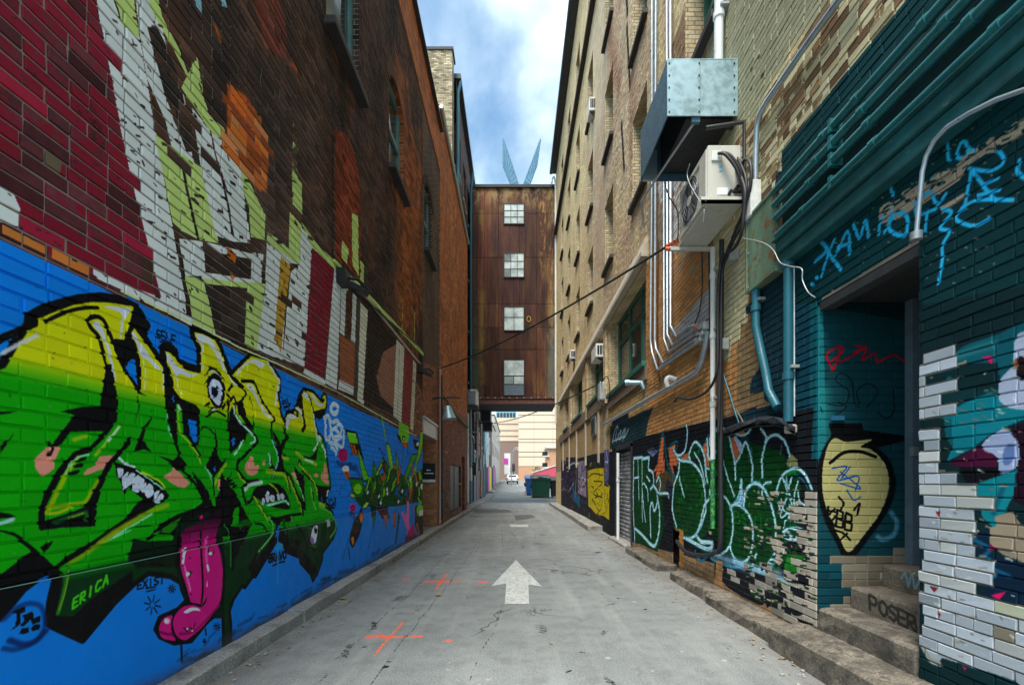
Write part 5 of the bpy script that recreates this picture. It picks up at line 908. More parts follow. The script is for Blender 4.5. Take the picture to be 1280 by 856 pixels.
flat('orange_tape', (.85, .13, .03), .5); flat('cloth_pink', (.62, .08, .14), .8); flat('magenta', (.62, .05, .42), .6); flat('yellow_paint', (.80, .58, .02), .6); flat('cyan_paint', (.25, .50, .58), .6, var=.6, sc=12); flat('slate_blue', (.10, .15, .20), .6); flat('red_paint', (.28, .05, .05), .6); flat('pale_wall', (.55, .52, .44), .8); flat('white_paint', (.78, .79, .77), .6)
flat('shutter', (.22, .23, .24), .5, .2, wear=.8, wearcol=(.55, .57, .60), sc=3, th=.5); flat('timber', (.16, .11, .07), .8, wear=.5, wearcol=(.30, .24, .17)); flat('lamp_grey', (.34, .37, .38), .4, .5); flat('black_metal', (.02, .02, .022), .4, .3); flat('fin_blue', (.12, .26, .36), .25, .3, sc=3); flat('blue_sign', (.02, .14, .25), .5); flat('red_lens', (.65, .02, .02), .3)
flat('leaf_a', (.30, .20, .08), .8); flat('tarp', (.02, .025, .035), .28, bump=1.0, sc=14); flat('cable_pale', (.16, .34, .27), .6); flat('painted_green', (.015, .12, .05), .5, wear=.8, wearcol=(.10, .45, .08), sc=9, th=.5); flat('peel_white', (.70, .70, .68), .8)
def glass_mat(name, col, rough=.08):
    g = G(name, rough, 0.0, .8); n = g.noise(1.7, 3)
    return g.out(g.mix(g.ramp(n, [(.35, 0), (.65, 1)]), col, tuple(v*.5 for v in col)), rough, g.bump(g.noise(2.2, 2), .08, .02))
M['glass'] = glass_mat('window_glass', (.035, .05, .05)); M['glass_pale'] = glass_mat('pale_glass', (.24, .27, .22), .15); M['glass_white'] = glass_mat('frosted_glass', (.62, .70, .66), .25); M['windscreen'] = glass_mat('car_glass', (.02, .03, .04), .05)
def skirt_mat():
    g = G('mural_render', .6, spec=.15); pc, pa = lookup(g, CL, IMG_L)
    k = g.ma('MULTIPLY_ADD', g.noise(1.6, 6, .65), .40, .78); c = g.mix(1.0, pc, g.comb(k, k, k), 'MULTIPLY')
    x, y, z = g.xyz(); gr = g.ma('MULTIPLY', g.ramp(g.ma('ADD', z, g.ma('MULTIPLY', g.noise(5, 5), .18)), [(.20, 1), (.30, 0)]), .8)
    c = g.mix(gr, c, (.06, .055, .05)); c = g.mix(g.ma('MULTIPLY', g.ramp(g.noise(9, 8, .75), [(.66, 0), (.74, 1)]), .35), c, (.20, .22, .24))
    return g.out(c, g.ramp(g.noise(8, 4), [(.3, .42), (.7, .7)]), g.bump(g.ma('ADD', g.noise(3, 5), g.noise(30, 5)), .35, .01))
M['skirt'] = skirt_mat()
def road_mat():
    g = G('road_asphalt', .85, spec=.3); p = g.pos(); x, y, z = g.xyz()
    n1 = g.noise(.55, 6, .6); n2 = g.noise(85, 3, .7); n3 = g.noise(4.5, 8, .7); st = g.noise(1.6, 6, .6, v=g.vm(p, (2.2, .16, 1)))
    c = g.ramp(n1, [(.3, (.175, .19, .19)), (.7, (.28, .295, .29))]); c = g.mix(1.0, c, g.ramp(n2, [(.30, .50), (.70, 1.38)]), 'MULTIPLY')
    c = g.mix(g.ma('MULTIPLY', g.ramp(n3, [(.46, 0), (.70, 1)]), .62), c, (.12, .122, .12)); c = g.mix(g.ma('MULTIPLY', g.ramp(st, [(.5, 0), (.72, 1)]), .45), c, (.36, .37, .36))
    v = g.n('ShaderNodeTexVoronoi'); v.inputs['Scale'].default_value = 55; g.set(v.inputs['Vector'], p); sp = g.ramp(v.outputs['Distance'], [(.10, 1), (.20, 0)])
    c = g.mix(g.ma('MULTIPLY', g.ma('MULTIPLY', sp, g.ramp(g.noise(20, 2), [(.45, 0), (.6, 1)])), .6), c, (.55, .56, .54))
    v2 = g.n('ShaderNodeTexVoronoi'); v2.inputs['Scale'].default_value = 14; g.set(v2.inputs['Vector'], p); s2 = g.ramp(v2.outputs['Distance'], [(.05, 1), (.09, 0)]); c = g.mix(g.ma('MULTIPLY', s2, .5), c, (.07, .07, .07))
    gut = g.ma('MAXIMUM', g.ma('SUBTRACT', 1.0, g.ma('MULTIPLY', g.ma('ABSOLUTE', g.ma('ADD', x, 2.0)), 2.6), clamp=True), g.ma('SUBTRACT', 1.0, g.ma('MULTIPLY', g.ma('ABSOLUTE', g.ma('SUBTRACT', x, 2.15)), 2.2), clamp=True))
    c = g.mix(g.ma('MULTIPLY', g.ma('MULTIPLY', gut, g.ramp(n3, [(.35, .3), (.6, 1)])), .55), c, (.15, .125, .10))
    ck = g.n('ShaderNodeTexVoronoi', feature='DISTANCE_TO_EDGE'); ck.inputs['Scale'].default_value = .55; g.set(ck.inputs['Vector'], g.n('ShaderNodeVectorMath', operation='ADD').outputs[0])
    va = ck.inputs['Vector'].links[0].from_node; g.set(va.inputs[0], p); nv = g.n('ShaderNodeTexNoise'); nv.inputs['Scale'].default_value = 1.7; nv.inputs['Detail'].default_value = 6; g.set(nv.inputs['Vector'], p); g.set(va.inputs[1], g.vm(nv.outputs[1], (.9, .9, .9)))
    cm = g.ma('MULTIPLY', g.ramp(ck.outputs['Distance'], [(.0, 1), (.008, 0)]), g.ramp(g.noise(.4, 2), [(.5, 0), (.56, 1)])); c = g.mix(g.ma('MULTIPLY', cm, .8), c, (.06, .06, .06))
    pc, pa = lookup(g, CG, IMG_G); wn = g.ma('DIVIDE', g.ma('SUBTRACT', g.noise(34, 5, .7), .25), .5, clamp=True)
    f = g.ma('MULTIPLY', g.ma('SUBTRACT', pa, g.ma('MULTIPLY', wn, .85)), 6, clamp=True); c = g.mix(f, c, pc)
    h = g.ma('SUBTRACT', g.ma('ADD', g.ma('MULTIPLY', n2, .7), g.ma('MULTIPLY', n3, .8)), g.ma('MULTIPLY', cm, 2.0))
    return g.out(c, g.ramp(n3, [(.3, .7), (.7, .92)]), g.bump(h, .7, .012))
M['road'] = road_mat()
def mark_mat(name, col, th):
    g = G(name, .7); n = g.noise(30, 6, .72, v=g.vm(g.pos(), (.6, 2.2, 1))); n2 = g.noise(6, 5, .6, v=g.vm(g.pos(), (.8, 3.0, 1)))
    f = g.ma('MAXIMUM', g.ramp(n, [(th, 0), (th+.05, 1)]), g.ramp(n2, [(.63, 0), (.68, 1)])); c = g.mix(f, g.mix(g.ramp(g.noise(3, 4), [(.3, 0), (.7, .6)]), col, tuple(v*.75 for v in col)), (.19, .19, .185))
    return g.out(c, .75, g.bump(n, .3, .003))
M['mark'] = mark_mat('worn_white_marking', (.60, .62, .59), .52)
def rust_mat():
    g = G('rusted_cladding', .75, .15, .3); p = g.pos(); x, y, z = g.xyz(); s1 = g.noise(1.2, 8, .68, v=g.vm(p, (1.4, 1, .28))); s2 = g.noise(5, 6, .7, v=g.vm(p, (1.8, 1, .10))); n = g.noise(9, 6, .7)
    c = g.ramp(s1, [(.30, (.024, .009, .009)), (.45, (.052, .017, .013)), (.56, (.085, .032, .014)), (.68, (.13, .060, .024))])
    orr = g.ma('MULTIPLY_ADD', g.n('ShaderNodeObjectInfo').outputs['Random'], .6, .55); c = g.mix(1.0, c, g.comb(orr, orr, orr), 'MULTIPLY'); c = g.mix(1.0, c, g.ramp(s2, [(.28, .45), (.72, 1.7)]), 'MULTIPLY'); c = g.mix(1.0, c, g.ramp(n, [(.3, .7), (.7, 1.35)]), 'MULTIPLY')
    def band(a, b, sx=1.0): return g.ma('MULTIPLY', g.ma('SUBTRACT', 1.0, g.ma('DIVIDE', g.ma('ABSOLUTE', g.ma('SUBTRACT', x, a)), b), clamp=True), sx)
    top = g.ma('DIVIDE', g.ma('SUBTRACT', z, 17.1), 1.3, clamp=True)
    c = g.mix(g.ma('MULTIPLY', top, g.ramp(g.noise(2.8, 6, .7, v=g.vm(p, (1, 1, .5))), [(.46, 0), (.60, .9)])), c, (.34, .22, .09))
    c = g.mix(g.ma('MULTIPLY', band(-1.8, .42), g.ma('MULTIPLY', g.ramp(s2, [(.38, .2), (.6, 1)]), g.ma('DIVIDE', g.ma('SUBTRACT', z, 9.0), 9, clamp=True))), c, (.26, .06, .035))
    c = g.mix(g.ma('MULTIPLY', band(-2.3, .55), g.ma('MULTIPLY', g.ramp(g.noise(2, 5), [(.35, .3), (.6, 1)]), g.ma('SUBTRACT', 1.0, g.ma('DIVIDE', g.ma('SUBTRACT', z, 8.5), 5, clamp=True)))), c, (.07, .085, .06))
    c = g.mix(g.ma('MULTIPLY', band(-1.95, .25), g.ramp(g.noise(1.2, 5, v=g.vm(p, (1, 1, .5))), [(.50, 0), (.62, .85)])), c, (.25, .15, .03))
    c = g.mix(g.ma('MULTIPLY', band(2.15, .42), g.ramp(g.noise(1.1, 6, .7, v=g.vm(p, (2, 1, .7))), [(.44, 0), (.6, .9)])), c, (.32, .20, .07)); c = g.mix(g.ma('MULTIPLY', band(1.6, .25), g.ma('MULTIPLY', g.ramp(g.noise(2.2, 6, .7, v=g.vm(p, (2, 1, .6))), [(.54, 0), (.6, .9)]), g.ma('DIVIDE', g.ma('SUBTRACT', z, 13), 3, clamp=True))), c, (.50, .27, .07))
    c = g.mix(g.ma('MULTIPLY', band(2.2, .5), g.ma('SUBTRACT', 1.0, g.ma('DIVIDE', g.ma('SUBTRACT', z, 8.5), 2.6, clamp=True))), c, (.13, .14, .11))
    return g.out(c, g.ramp(n, [(.3, .55), (.7, .9)]), g.bump(g.ma('ADD', s2, n), .5, .02))
M['rust'] = rust_mat()
def glazed():
    pass
# ---------------------------------------------------------------- mesh and object helpers
class MB:
    def __init__(s): s.v = []; s.f = []; s.sm = []; s.attr = None
    def add(s, vs, fs, smooth_=False):
        o = len(s.v); s.v += [tuple(v) for v in vs]; s.f += [tuple(i+o for i in f) for f in fs]; s.sm += [smooth_]*len(fs); return s
    def quad(s, *p): return s.add(p, [tuple(range(len(p)))])
    def box(s, x0, x1, y0, y1, z0, z1, bev=0.0):
        if x0 > x1: x0, x1 = x1, x0
        if y0 > y1: y0, y1 = y1, y0
        if z0 > z1: z0, z1 = z1, z0
        if bev <= 0:
            return s.add([(x0, y0, z0), (x1, y0, z0), (x1, y1, z0), (x0, y1, z0), (x0, y0, z1), (x1, y0, z1), (x1, y1, z1), (x0, y1, z1)], [(0, 3, 2, 1), (4, 5, 6, 7), (0, 1, 5, 4), (1, 2, 6, 5), (2, 3, 7, 6), (3, 0, 4, 7)])
        b = min(bev, (x1-x0)*.45, (y1-y0)*.45, (z1-z0)*.45); bm = bmesh.new()
        vs = [bm.verts.new(p) for p in [(x0, y0, z0), (x1, y0, z0), (x1, y1, z0), (x0, y1, z0), (x0, y0, z1), (x1, y0, z1), (x1, y1, z1), (x0, y1, z1)]]
        for f in [(0, 3, 2, 1), (4, 5, 6, 7), (0, 1, 5, 4), (1, 2, 6, 5), (2, 3, 7, 6), (3, 0, 4, 7)]: bm.faces.new([vs[i] for i in f])
        bmesh.ops.bevel(bm, geom=bm.edges[:], offset=b, segments=1, affect='EDGES')
        bm.verts.index_update(); s.add([v.co for v in bm.verts], [[v.index for v in f.verts] for f in bm.faces]); bm.free(); return s
    def prism(s, pts, ax, a, b):
        """polygon in the two other axes (y,z for ax x; x,z for y; x,y for z) extruded from a to b"""
        n = len(pts); P = lambda p, c: {'x': (c, p[0], p[1]), 'y': (p[0], c, p[1]), 'z': (p[0], p[1], c)}[ax]
        return s.add([P(p, a) for p in pts]+[P(p, b) for p in pts], [tuple(range(n)), tuple(range(2*n-1, n-1, -1))]+[(i, (i+1) % n, n+(i+1) % n, n+i) for i in range(n)])
    def tube(s, path, r, seg=8, sm=False, cap=True):
        p = smooth(path, n=5) if sm else np.array(path, float)
        rr = r if hasattr(r, '__len__') else [r]*len(p); up = None; rings = []
        for i in range(len(p)):
            a = p[i]-p[i-1] if i else p[1]-p[0]; b = p[i+1]-p[i] if i < len(p)-1 else a
            a = a/(np.linalg.norm(a)+1e-9); b = b/(np.linalg.norm(b)+1e-9); t = a+b; t /= np.linalg.norm(t)+1e-9
            if up is None: up = np.array([0, 0, 1.]) if abs(t[2]) < .9 else np.array([1., 0, 0])
            u = up-t*(up@t); u /= np.linalg.norm(u)+1e-9; w = np.cross(t, u); up = u
            rings.append([p[i]+rr[min(i, len(rr)-1)]*(math.cos(k*2*math.pi/seg)*u+math.sin(k*2*math.pi/seg)*w) for k in range(seg)])
        vs = [v for g_ in rings for v in g_]; fs = [(i*seg+k, i*seg+(k+1) % seg, (i+1)*seg+(k+1) % seg, (i+1)*seg+k) for i in range(len(p)-1) for k in range(seg)]
        s.add(vs, fs, True)
        if cap: s.add(rings[0], [tuple(range(seg-1, -1, -1))]); s.add(rings[-1], [tuple(range(seg))])
        return s
    def cyl(s, a, b, r, seg=16, r2=None): return s.tube([a, b], [r, r if r2 is None else r2], seg)
    def mesh(s, name, mat):
        me = bpy.data.meshes.new(name); me.from_pydata(s.v, [], s.f)
        me.polygons.foreach_set('use_smooth', s.sm); me.update()
        if mat is not None: me.materials.append(M[mat] if isinstance(mat, str) else mat)
        return me
    def build(s, name, mat, parent=None, **props):
        o = bpy.data.objects.new(name, s.mesh(name, mat)); COL.objects.link(o)
        if parent is not None:
            o.parent = parent; o.matrix_parent_inverse = parent.matrix_world.inverted() if False else o.matrix_parent_inverse
            o.location = -PL.get(parent.name, Vector((0, 0, 0)))
        for k, v in props.items(): o[k] = v
        return o
PL = {}     # where each parented thing's own origin stands
def thing(name, loc, label, cat, group=None, kind=None):
    o = bpy.data.objects.new(name, None); COL.objects.link(o); o.location = loc; o.empty_display_size = .2
    o['label'] = label; o['category'] = cat
    if group: o['group'] = group
    if kind: o['kind'] = kind
    PL[o.name] = Vector(loc); return o
def sub(name, mat, parent, mb, **props):
    """part or sub-part given in world coordinates"""
    o = bpy.data.objects.new(name, mb.mesh(name, mat)); COL.objects.link(o); o.parent = parent
    a = Vector((0, 0, 0)); q = parent
    while q is not None: a += q.location; q = q.parent
    o.location = -a
    for k, v in props.items(): o[k] = v
    return o
def solo(name, mat, mb, label, cat, group=None, **p):
    o = bpy.data.objects.new(name, mb.mesh(name, mat)); COL.objects.link(o)
    # origin to the base centre
    c = np.array(mb.v); ct = Vector(((c[:, 0].min()+c[:, 0].max())/2, (c[:, 1].min()+c[:, 1].max())/2, c[:, 2].min()))
    o.data.transform(__import__('mathutils').Matrix.Translation(-ct)); o.location = ct
    o['label'] = label; o['category'] = cat
    if group: o['group'] = group
    for k, v in p.items(): o[k] = v
    return o
def struct(name, mat, mb, **p):
    o = bpy.data.objects.new(name, mb.mesh(name, mat)); COL.objects.link(o); o['kind'] = 'structure'
    for k, v in p.items(): o[k] = v
    return o
# ---- wall sheet in an x-plane with rectangular holes and reveals
def wall_sheet(mb, X, y0, y1, z0, z1, holes, outw, dx=0.0):
    ys = sorted({y0, y1}|{min(max(v, y0), y1) for h in holes for v in h[:2]}); zs = sorted({z0, z1}|{min(max(v, z0), z1) for h in holes for v in h[2:4]})
    for i in range(len(ys)-1):
        for j in range(len(zs)-1):
            yc = (ys[i]+ys[i+1])/2; zc = (zs[j]+zs[j+1])/2
            if any(h[0] < yc < h[1] and h[2] < zc < h[3] for h in holes): continue
            q = [(X, ys[i], zs[j]), (X, ys[i+1], zs[j]), (X, ys[i+1], zs[j+1]), (X, ys[i], zs[j+1])]
            mb.quad(*(q if outw < 0 else q[::-1]))
def reveals(mb, X, h, depth, outw):
    y0, y1, z0, z1 = h[:4]; x2 = X-outw*depth
    for q in (((X, y0, z0), (X, y0, z1), (x2, y0, z1), (x2, y0, z0)), ((X, y1, z0), (x2, y1, z0), (x2, y1, z1), (X, y1, z1)), ((X, y0, z1), (X, y1, z1), (x2, y1, z1), (x2, y0, z1)), ((X, y0, z0), (x2, y0, z0), (x2, y1, z0), (X, y1, z0))): mb.quad(*q)
# ---- bricks laid in courses on an x- or y-plane; the largest in the photo become parts, the rest one joined part
def unit_brick(name, mat, rng, rag=.0):
    """unit brick: 0..1 in u and v, depth along +d; front proud"""
    c = .018; mb = MB(); j = lambda s=1.0: rng.uniform(-rag, rag)*s
    bk = [(0, 0), (1, 0), (1, 1), (0, 1)]; V = [(x+j(), y+j(2), 0) for x, y in bk]; V += [(V[i][0], V[i][1], .5) for i in range(4)]
    V += [(V[i][0]+(c if bk[i][0] == 0 else -c), V[i][1]+(.045 if bk[i][1] == 0 else -.045), 1.0+rng.uniform(-.16, .16)) for i in range(4)]
    mb.add(V, [(0, 1, 5, 4), (1, 2, 6, 5), (2, 3, 7, 6), (3, 0, 4, 7), (4, 5, 9, 8), (5, 6, 10, 9), (6, 7, 11, 10), (7, 4, 8, 11), (8, 9, 10, 11)])
    return mb
def px_area(plane, c, B):
    if plane == 'x':
        w = abs(F*c)*(1/B[:, 0]-1/B[:, 1]); d = (B[:, 0]+B[:, 1])/2; px = VX+F*c/d
    else: w = F*(B[:, 1]-B[:, 0])/c; d = np.full(len(B), c); px = VX+F*(B[:, 0]+B[:, 1])/2/c
    h = F*(B[:, 3]-B[:, 2])/d; py = VY-F*((B[:, 2]+B[:, 3])/2-CZ)/d
    return np.where((px > -10) & (px < 1290) & (py > -10) & (py < 866), w*h, 0)
def brickwork(parent, plane, c, outw, B, mat, rng, nmax=300, depth=.012, hidden=None, rag=.012, joined='brickwork'):
    ar = px_area(plane, c, B)
    if hidden is not None: ar = np.where(hidden(B), 0, ar)
    order = np.argsort(-ar); big = set(order[:nmax][ar[order[:nmax]] > 0].tolist()) if nmax else set()
    loc = -sum((q.location for q in [parent]), Vector((0, 0, 0)))
    metas = []
    for i in range(10):
        m0 = unit_brick('brick', mat, rng, rag); 
        if plane == 'x': m0.v = [(outw*v[2], v[0], v[1]) for v in m0.v]; flip = outw > 0
        else: m0.v = [(v[0], outw*v[2], v[1]) for v in m0.v]; flip = outw < 0
        if plane == 'x' and outw < 0: m0.f = [f[::-1] for f in m0.f]
        if plane == 'y' and outw > 0: m0.f = [f[::-1] for f in m0.f]
        metas.append(m0)
    if nmax:
        MS = [m.mesh('brick', mat) for m in metas]
        for i in sorted(big):
            b = B[i]; o = bpy.data.objects.new('brick', MS[rng.randrange(10)]); COL.objects.link(o); o.parent = parent
            dd = depth*rng.uniform(.7, 1.25)
            if plane == 'x': o.location = Vector((c, b[0], b[2]))+loc; o.scale = (dd, b[1]-b[0], b[3]-b[2])
            else: o.location = Vector((b[0], c, b[2]))+loc; o.scale = (b[1]-b[0], dd, b[3]-b[2])
    rest = np.array([i for i in range(len(B)) if i not in big])
    if len(rest) == 0: return
    T = np.array([m.v for m in metas]); k = RNG.integers(0, 10, len(rest)); V = T[k]; b = B[rest]
    dd = depth*RNG.uniform(.6, 1.3, len(rest))[:, None]
    if plane == 'x': P = np.stack([c+V[..., 0]*dd, b[:, 0:1]+V[..., 1]*(b[:, 1]-b[:, 0])[:, None], b[:, 2:3]+V[..., 2]*(b[:, 3]-b[:, 2])[:, None]], -1)
    else: P = np.stack([b[:, 0:1]+V[..., 0]*(b[:, 1]-b[:, 0])[:, None], c+V[..., 1]*dd, b[:, 2:3]+V[..., 2]*(b[:, 3]-b[:, 2])[:, None]], -1)
    Fq = np.array(metas[0].f); n = len(rest); faces = (Fq[None]+(np.arange(n)*12)[:, None, None]).reshape(-1, 4)
    me = bpy.data.meshes.new(joined); me.vertices.add(n*12); me.vertices.foreach_set('co', P.reshape(-1).astype(np.float32))
    me.loops.add(len(faces)*4); me.loops.foreach_set('vertex_index', faces.reshape(-1).astype(np.int32)); me.polygons.add(len(faces)); me.polygons.foreach_set('loop_start', np.arange(0, len(faces)*4, 4).astype(np.int32))
    me.polygons.foreach_set('use_smooth', np.zeros(len(faces), bool)); me.update(calc_edges=True); me.materials.append(M[mat]); at = me.attributes.new('rnd', 'FLOAT', 'POINT'); at.data.foreach_set('value', np.repeat(RNG.random(n), 12).astype(np.float32))
    o = bpy.data.objects.new(joined, me); COL.objects.link(o); o.parent = parent; o.location = loc; o['kind'] = 'stuff'
    return o
# ---- a window set back in an x-plane wall: frame (part) > panes, sill (sub-parts)
def window_x(parent, X, outw, y0, y1, z0, z1, depth, fmat, gmat, ny=1, nz=2, sill=None, silld=.08, fw=.06, name='window', lab=None, split=None, arch=0):
    xf = X-outw*depth; mb = MB(); t = .05
    def bx(a, b, c, d): mb.box(xf, xf+outw*t, a, b, c, d)
    bx(y0, y0+fw, z0, z1); bx(y1-fw, y1, z0, z1); bx(y0+fw, y1-fw, z0, z0+fw); bx(y0+fw, y1-fw, z1-fw, z1)
    ys = [y0+fw+(y1-y0-2*fw)*i/ny for i in range(ny+1)]; zs = split or [z0+fw+(z1-z0-2*fw)*i/nz for i in range(nz+1)]
    for y in ys[1:-1]: mb.box(xf+outw*.002, xf+outw*(t-.003), y-fw*.4, y+fw*.4, z0+fw, z1-fw)
    for z in zs[1:-1]: mb.box(xf+outw*.004, xf+outw*(t+.006), y0+fw, y1-fw, z-fw*.45, z+fw*.45)
    w = sub(name, fmat, parent, mb)
    for i in range(ny):
        for j in range(nz): gm = gmat[(i+j*ny) % len(gmat)] if isinstance(gmat, list) else gmat; sub('pane', gm, w, MB().box(xf-outw*.01, xf+outw*.012, ys[i]-.001, ys[i+1]+.001, zs[j]-.001, zs[j+1]+.001))
    if sill: sub('sill', sill, w, MB().box(X-outw*(depth-.06), X+outw*silld, y0-.06, y1+.06, z0-.10, z0-.002, .01))
    return w
# ================================================================ ground
def gz(y): return float(np.interp(y, [0, 38, 70, 110, 400], [0, 0, 1.0, 1.7, 1.7]))
mb = MB(); ys = [-6, 2, 6, 12, 20, 30, 38, 46, 54, 62, 70, 80, 95, 110, 140, 400]; xs = [-2.25, -1.2, 0, 1.2, 2.2, 2.6]
for i in range(len(ys)-1):
    for j in range(len(xs)-1):
        a, b = ys[i], ys[i+1]; mb.quad((xs[j], a, gz(a)), (xs[j+1], a, gz(a)), (xs[j+1], b, gz(b)), (xs[j], b, gz(b)))
struct('road', 'road', mb)
mb = MB()
for i in range(len(ys)-1):
    a, b = ys[i], ys[i+1]
    for x0, x1 in ((-400, -2.25), (2.6, 400)): mb.quad((x0, a, gz(a)-.03), (x1, a, gz(a)-.03), (x1, b, gz(b)-.03), (x0, b, gz(b)-.03))
struct('ground', 'road', mb)
def decal(name, pts, org, sc, z=.004, mat='mark', **k):
    p = np.array(pts, float)/sc+np.array(org); q = [at_z(a, b, z) for a, b in p]; return struct(name, mat, MB().quad(*q[::-1]))
decal('arrow_marking', [(800, 283), (915, 400), (855, 392), (858, 478), (750, 478), (757, 388), (690, 398)], (420, 620), 3.5556)
decal('lane_marking', [(770, 125), (855, 125), (852, 136), (778, 136)], (420, 620), 3.5556)
# kerbs: single stones set end to end
def kerb(name, x0, x1, y0, y1, z0, z1, mat='concrete', bev=.012, jit=.006):
    mb = MB().box(x0, x1, y0, y1, z0, z1, bev); bm = bmesh.new(); me = mb.mesh('t', mat); bm.from_mesh(me)
    bmesh.ops.subdivide_edges(bm, edges=[e for e in bm.edges if e.calc_length() > .3], cuts=5, use_grid_fill=True)
    for v in bm.verts:
        v.co.x += R_.uniform(-jit, jit); 
        if v.co.z > z0+.03: v.co.z += R_.uniform(-jit, jit)*.8
    bm.to_mesh(me); bm.free(); o = bpy.data.objects.new(name, me); COL.objects.link(o); o['kind'] = 'structure'; return o
y = 1.0; k = 0
while y < 38:
    l = R_.uniform(1.6, 2.6); kerb('kerb_stone', -2.30, -2.03+R_.uniform(-.008, .008), y, min(y+l, 38)-.012, -.02, .12+R_.uniform(-.006, .004)); y += l
mb = MB().box(-2.9, -2.301, 10.9, 38, -.02, .112); struct('left_pavement', 'concrete', mb)
mb = MB()
for i in range(len(ys)-1):
    if ys[i] >= 38: mb.box(-4, -2.2, ys[i], ys[i+1], gz(ys[i])-.5, gz(ys[i])+.12)
struct('left_pavement_far', 'concrete', mb)
kerb('kerb_block', 2.075, 2.46, 1.2, 3.78, -.02, .195, 'concrete_dark', .025, .012)
y = 3.80
for l, x0 in ((1.35, 2.12), (1.28, 2.15)): kerb('kerb_stone', x0, 2.45, y, y+l-.014, -.02, .115, 'concrete_dark', .02, .012); y += l  # darker concrete carries both the dirt and the shade of these kerb fronts
o = kerb('kerb_stone', 2.12, 2.45, 6.95, 8.85, -.02, .10, 'concrete_dark', .02, .012)
kerb('door_sill_stone', 2.22, 2.6, 9.4, 11.0, -.02, .06, 'concrete', .015, .008)
y = 12.6
while y < 27: l = R_.uniform(1.8, 3); kerb('kerb_stone', 2.0+R_.uniform(-.01, .01), 2.46, y, min(y+l, 27)-.015, -.02, .15+R_.uniform(-.01, .01), 'concrete'); y += l
# ================================================================ left building
LBd = thing('brick_building', (XL-.2, 6, 0), 'sooty dark brick building on the left with the green and yellow monster mural', 'building')
wins = WINS_L; arch_h = ARCH
brickwork(LBd, 'x', XL, 1, B_L, 'lb', R_, 300, .009)
mb = MB()
for i in range(1, 11):
    wall_sheet(mb, XL, i, min(i+1, 10.9), 0, zt(i), wins, 1)
sub('wall', 'lm', LBd, mb)
mb = MB()
for i in range(1, 11): 
    if zt(i) < 10.3: wall_sheet(mb, XL+.006, i, min(i+1, 10.9), zt(i), 10.3, wins, 1)
wall_sheet(mb, XL+.008, 10.9, 13.25, 0, 10.3, wins+[(10.9, 12.8, -1, 2.86)], 1)
for w in wins: reveals(mb, XL+.006, w, .32, 1)
# arch shoulders
for w in wins:
    y0, y1, a, b = w; c = (y0+y1)/2; hw = (y1-y0)/2; s = b-arch_h; n = 8
    for sg in (-1, 1):
        pts = [(c+sg*hw, b)]+[(c+sg*hw*math.cos(t*math.pi/2/n), s+arch_h*math.sin(t*math.pi/2/n)) for t in range(n+1)]
        mb.prism(pts, 'x', XL-.30, XL+.004)
mb.box(XL-.5, XL+.035, 1, 13.25, 10.3, 11.5)
sub('upper_wall', 'lp', LBd, mb)
for w in wins:      # segmental voussoirs
    mb = MB(); y0, y1, a, b = w; c = (y0+y1)/2; hw = (y1-y0)/2; s = b-arch_h; n = 17
    for i in range(n):
        t0, t1 = math.pi*(i+.06)/n, math.pi*(i+.94)/n; pts = [(c-hw*math.cos(t0), s+arch_h*math.sin(t0)), (c-hw*math.cos(t1), s+arch_h*math.sin(t1)), (c-(hw+.21)*math.cos(t1), s+(arch_h+.20)*math.sin(t1)), (c-(hw+.21)*math.cos(t0), s+(arch_h+.20)*math.sin(t0))]
        mb.prism(pts, 'x', XL-.02, XL+.020)
    sub('window_arch', 'lb', LBd, mb, kind='stuff')
for w in wins: window_x(LBd, XL, 1, w[0], w[1], w[2], w[3], .13, 'teal_frame', 'glass', 1, 2, 'dark_sill', .14, .09)
# bricked-up window, arched, flush courses slightly set forward
Bq = lay(5.52, 6.48, 3.96, 5.80, .0725, .215, lambda z: [] if z < 5.5 else [(5.5, 5.52+(z-5.5)*1.1), (6.48-(z-5.5)*1.1, 6.5)], lambda y, z: True, R_)
brickwork(LBd, 'x', XL+.016, 1, Bq, 'lb', R_, 0, .012, joined='bricked_up_window')
sub('render_skirt', 'skirt', LBd, MB().box(XL-.05, XL+.016, 1.0, 10.9, .0, .893, .004))
sub('coping', 'roof_black', LBd, MB().box(XL-.55, XL+.09, .9, 13.3, 11.5, 11.60).box(XL-.5, XL+.13, .9, 13.3, 11.44, 11.50))
sub('back_mass', 'fb', LBd, MB().box(-14, XL-.33, .9, 10.85, 0, 11.4).box(-14, XL-.45, 10.85, 13.2, 0, 11.4).box(XL-.44, XL-.01, 10.8, 10.899, 0, 2.86))  # unseen solid behind the thin wall sheets, added so light does not leak
# alcove
mb = MB(); mb.box(XL-.42, XL+.010, 12.8, 13.25, 0, 2.86)
sub('alcove_pier', 'ob', LBd, mb)
sub('lintel_beam', 'lamp_grey', LBd, MB().box(XL-.3, XL+.03, 10.88, 12.86, 2.50, 2.88, .01).box(XL-.3, XL+.06, 10.88, 12.86, 2.86, 2.92))
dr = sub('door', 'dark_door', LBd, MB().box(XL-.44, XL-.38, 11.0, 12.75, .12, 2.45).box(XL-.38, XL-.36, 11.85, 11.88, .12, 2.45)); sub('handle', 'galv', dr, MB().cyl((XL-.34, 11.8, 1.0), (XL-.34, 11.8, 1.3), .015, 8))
# pale moulding that runs above the old advert
sub('ledge', 'stone', LBd, MB().box(XL, XL+.035, 6.05, 10.85, 4.03, 4.06))
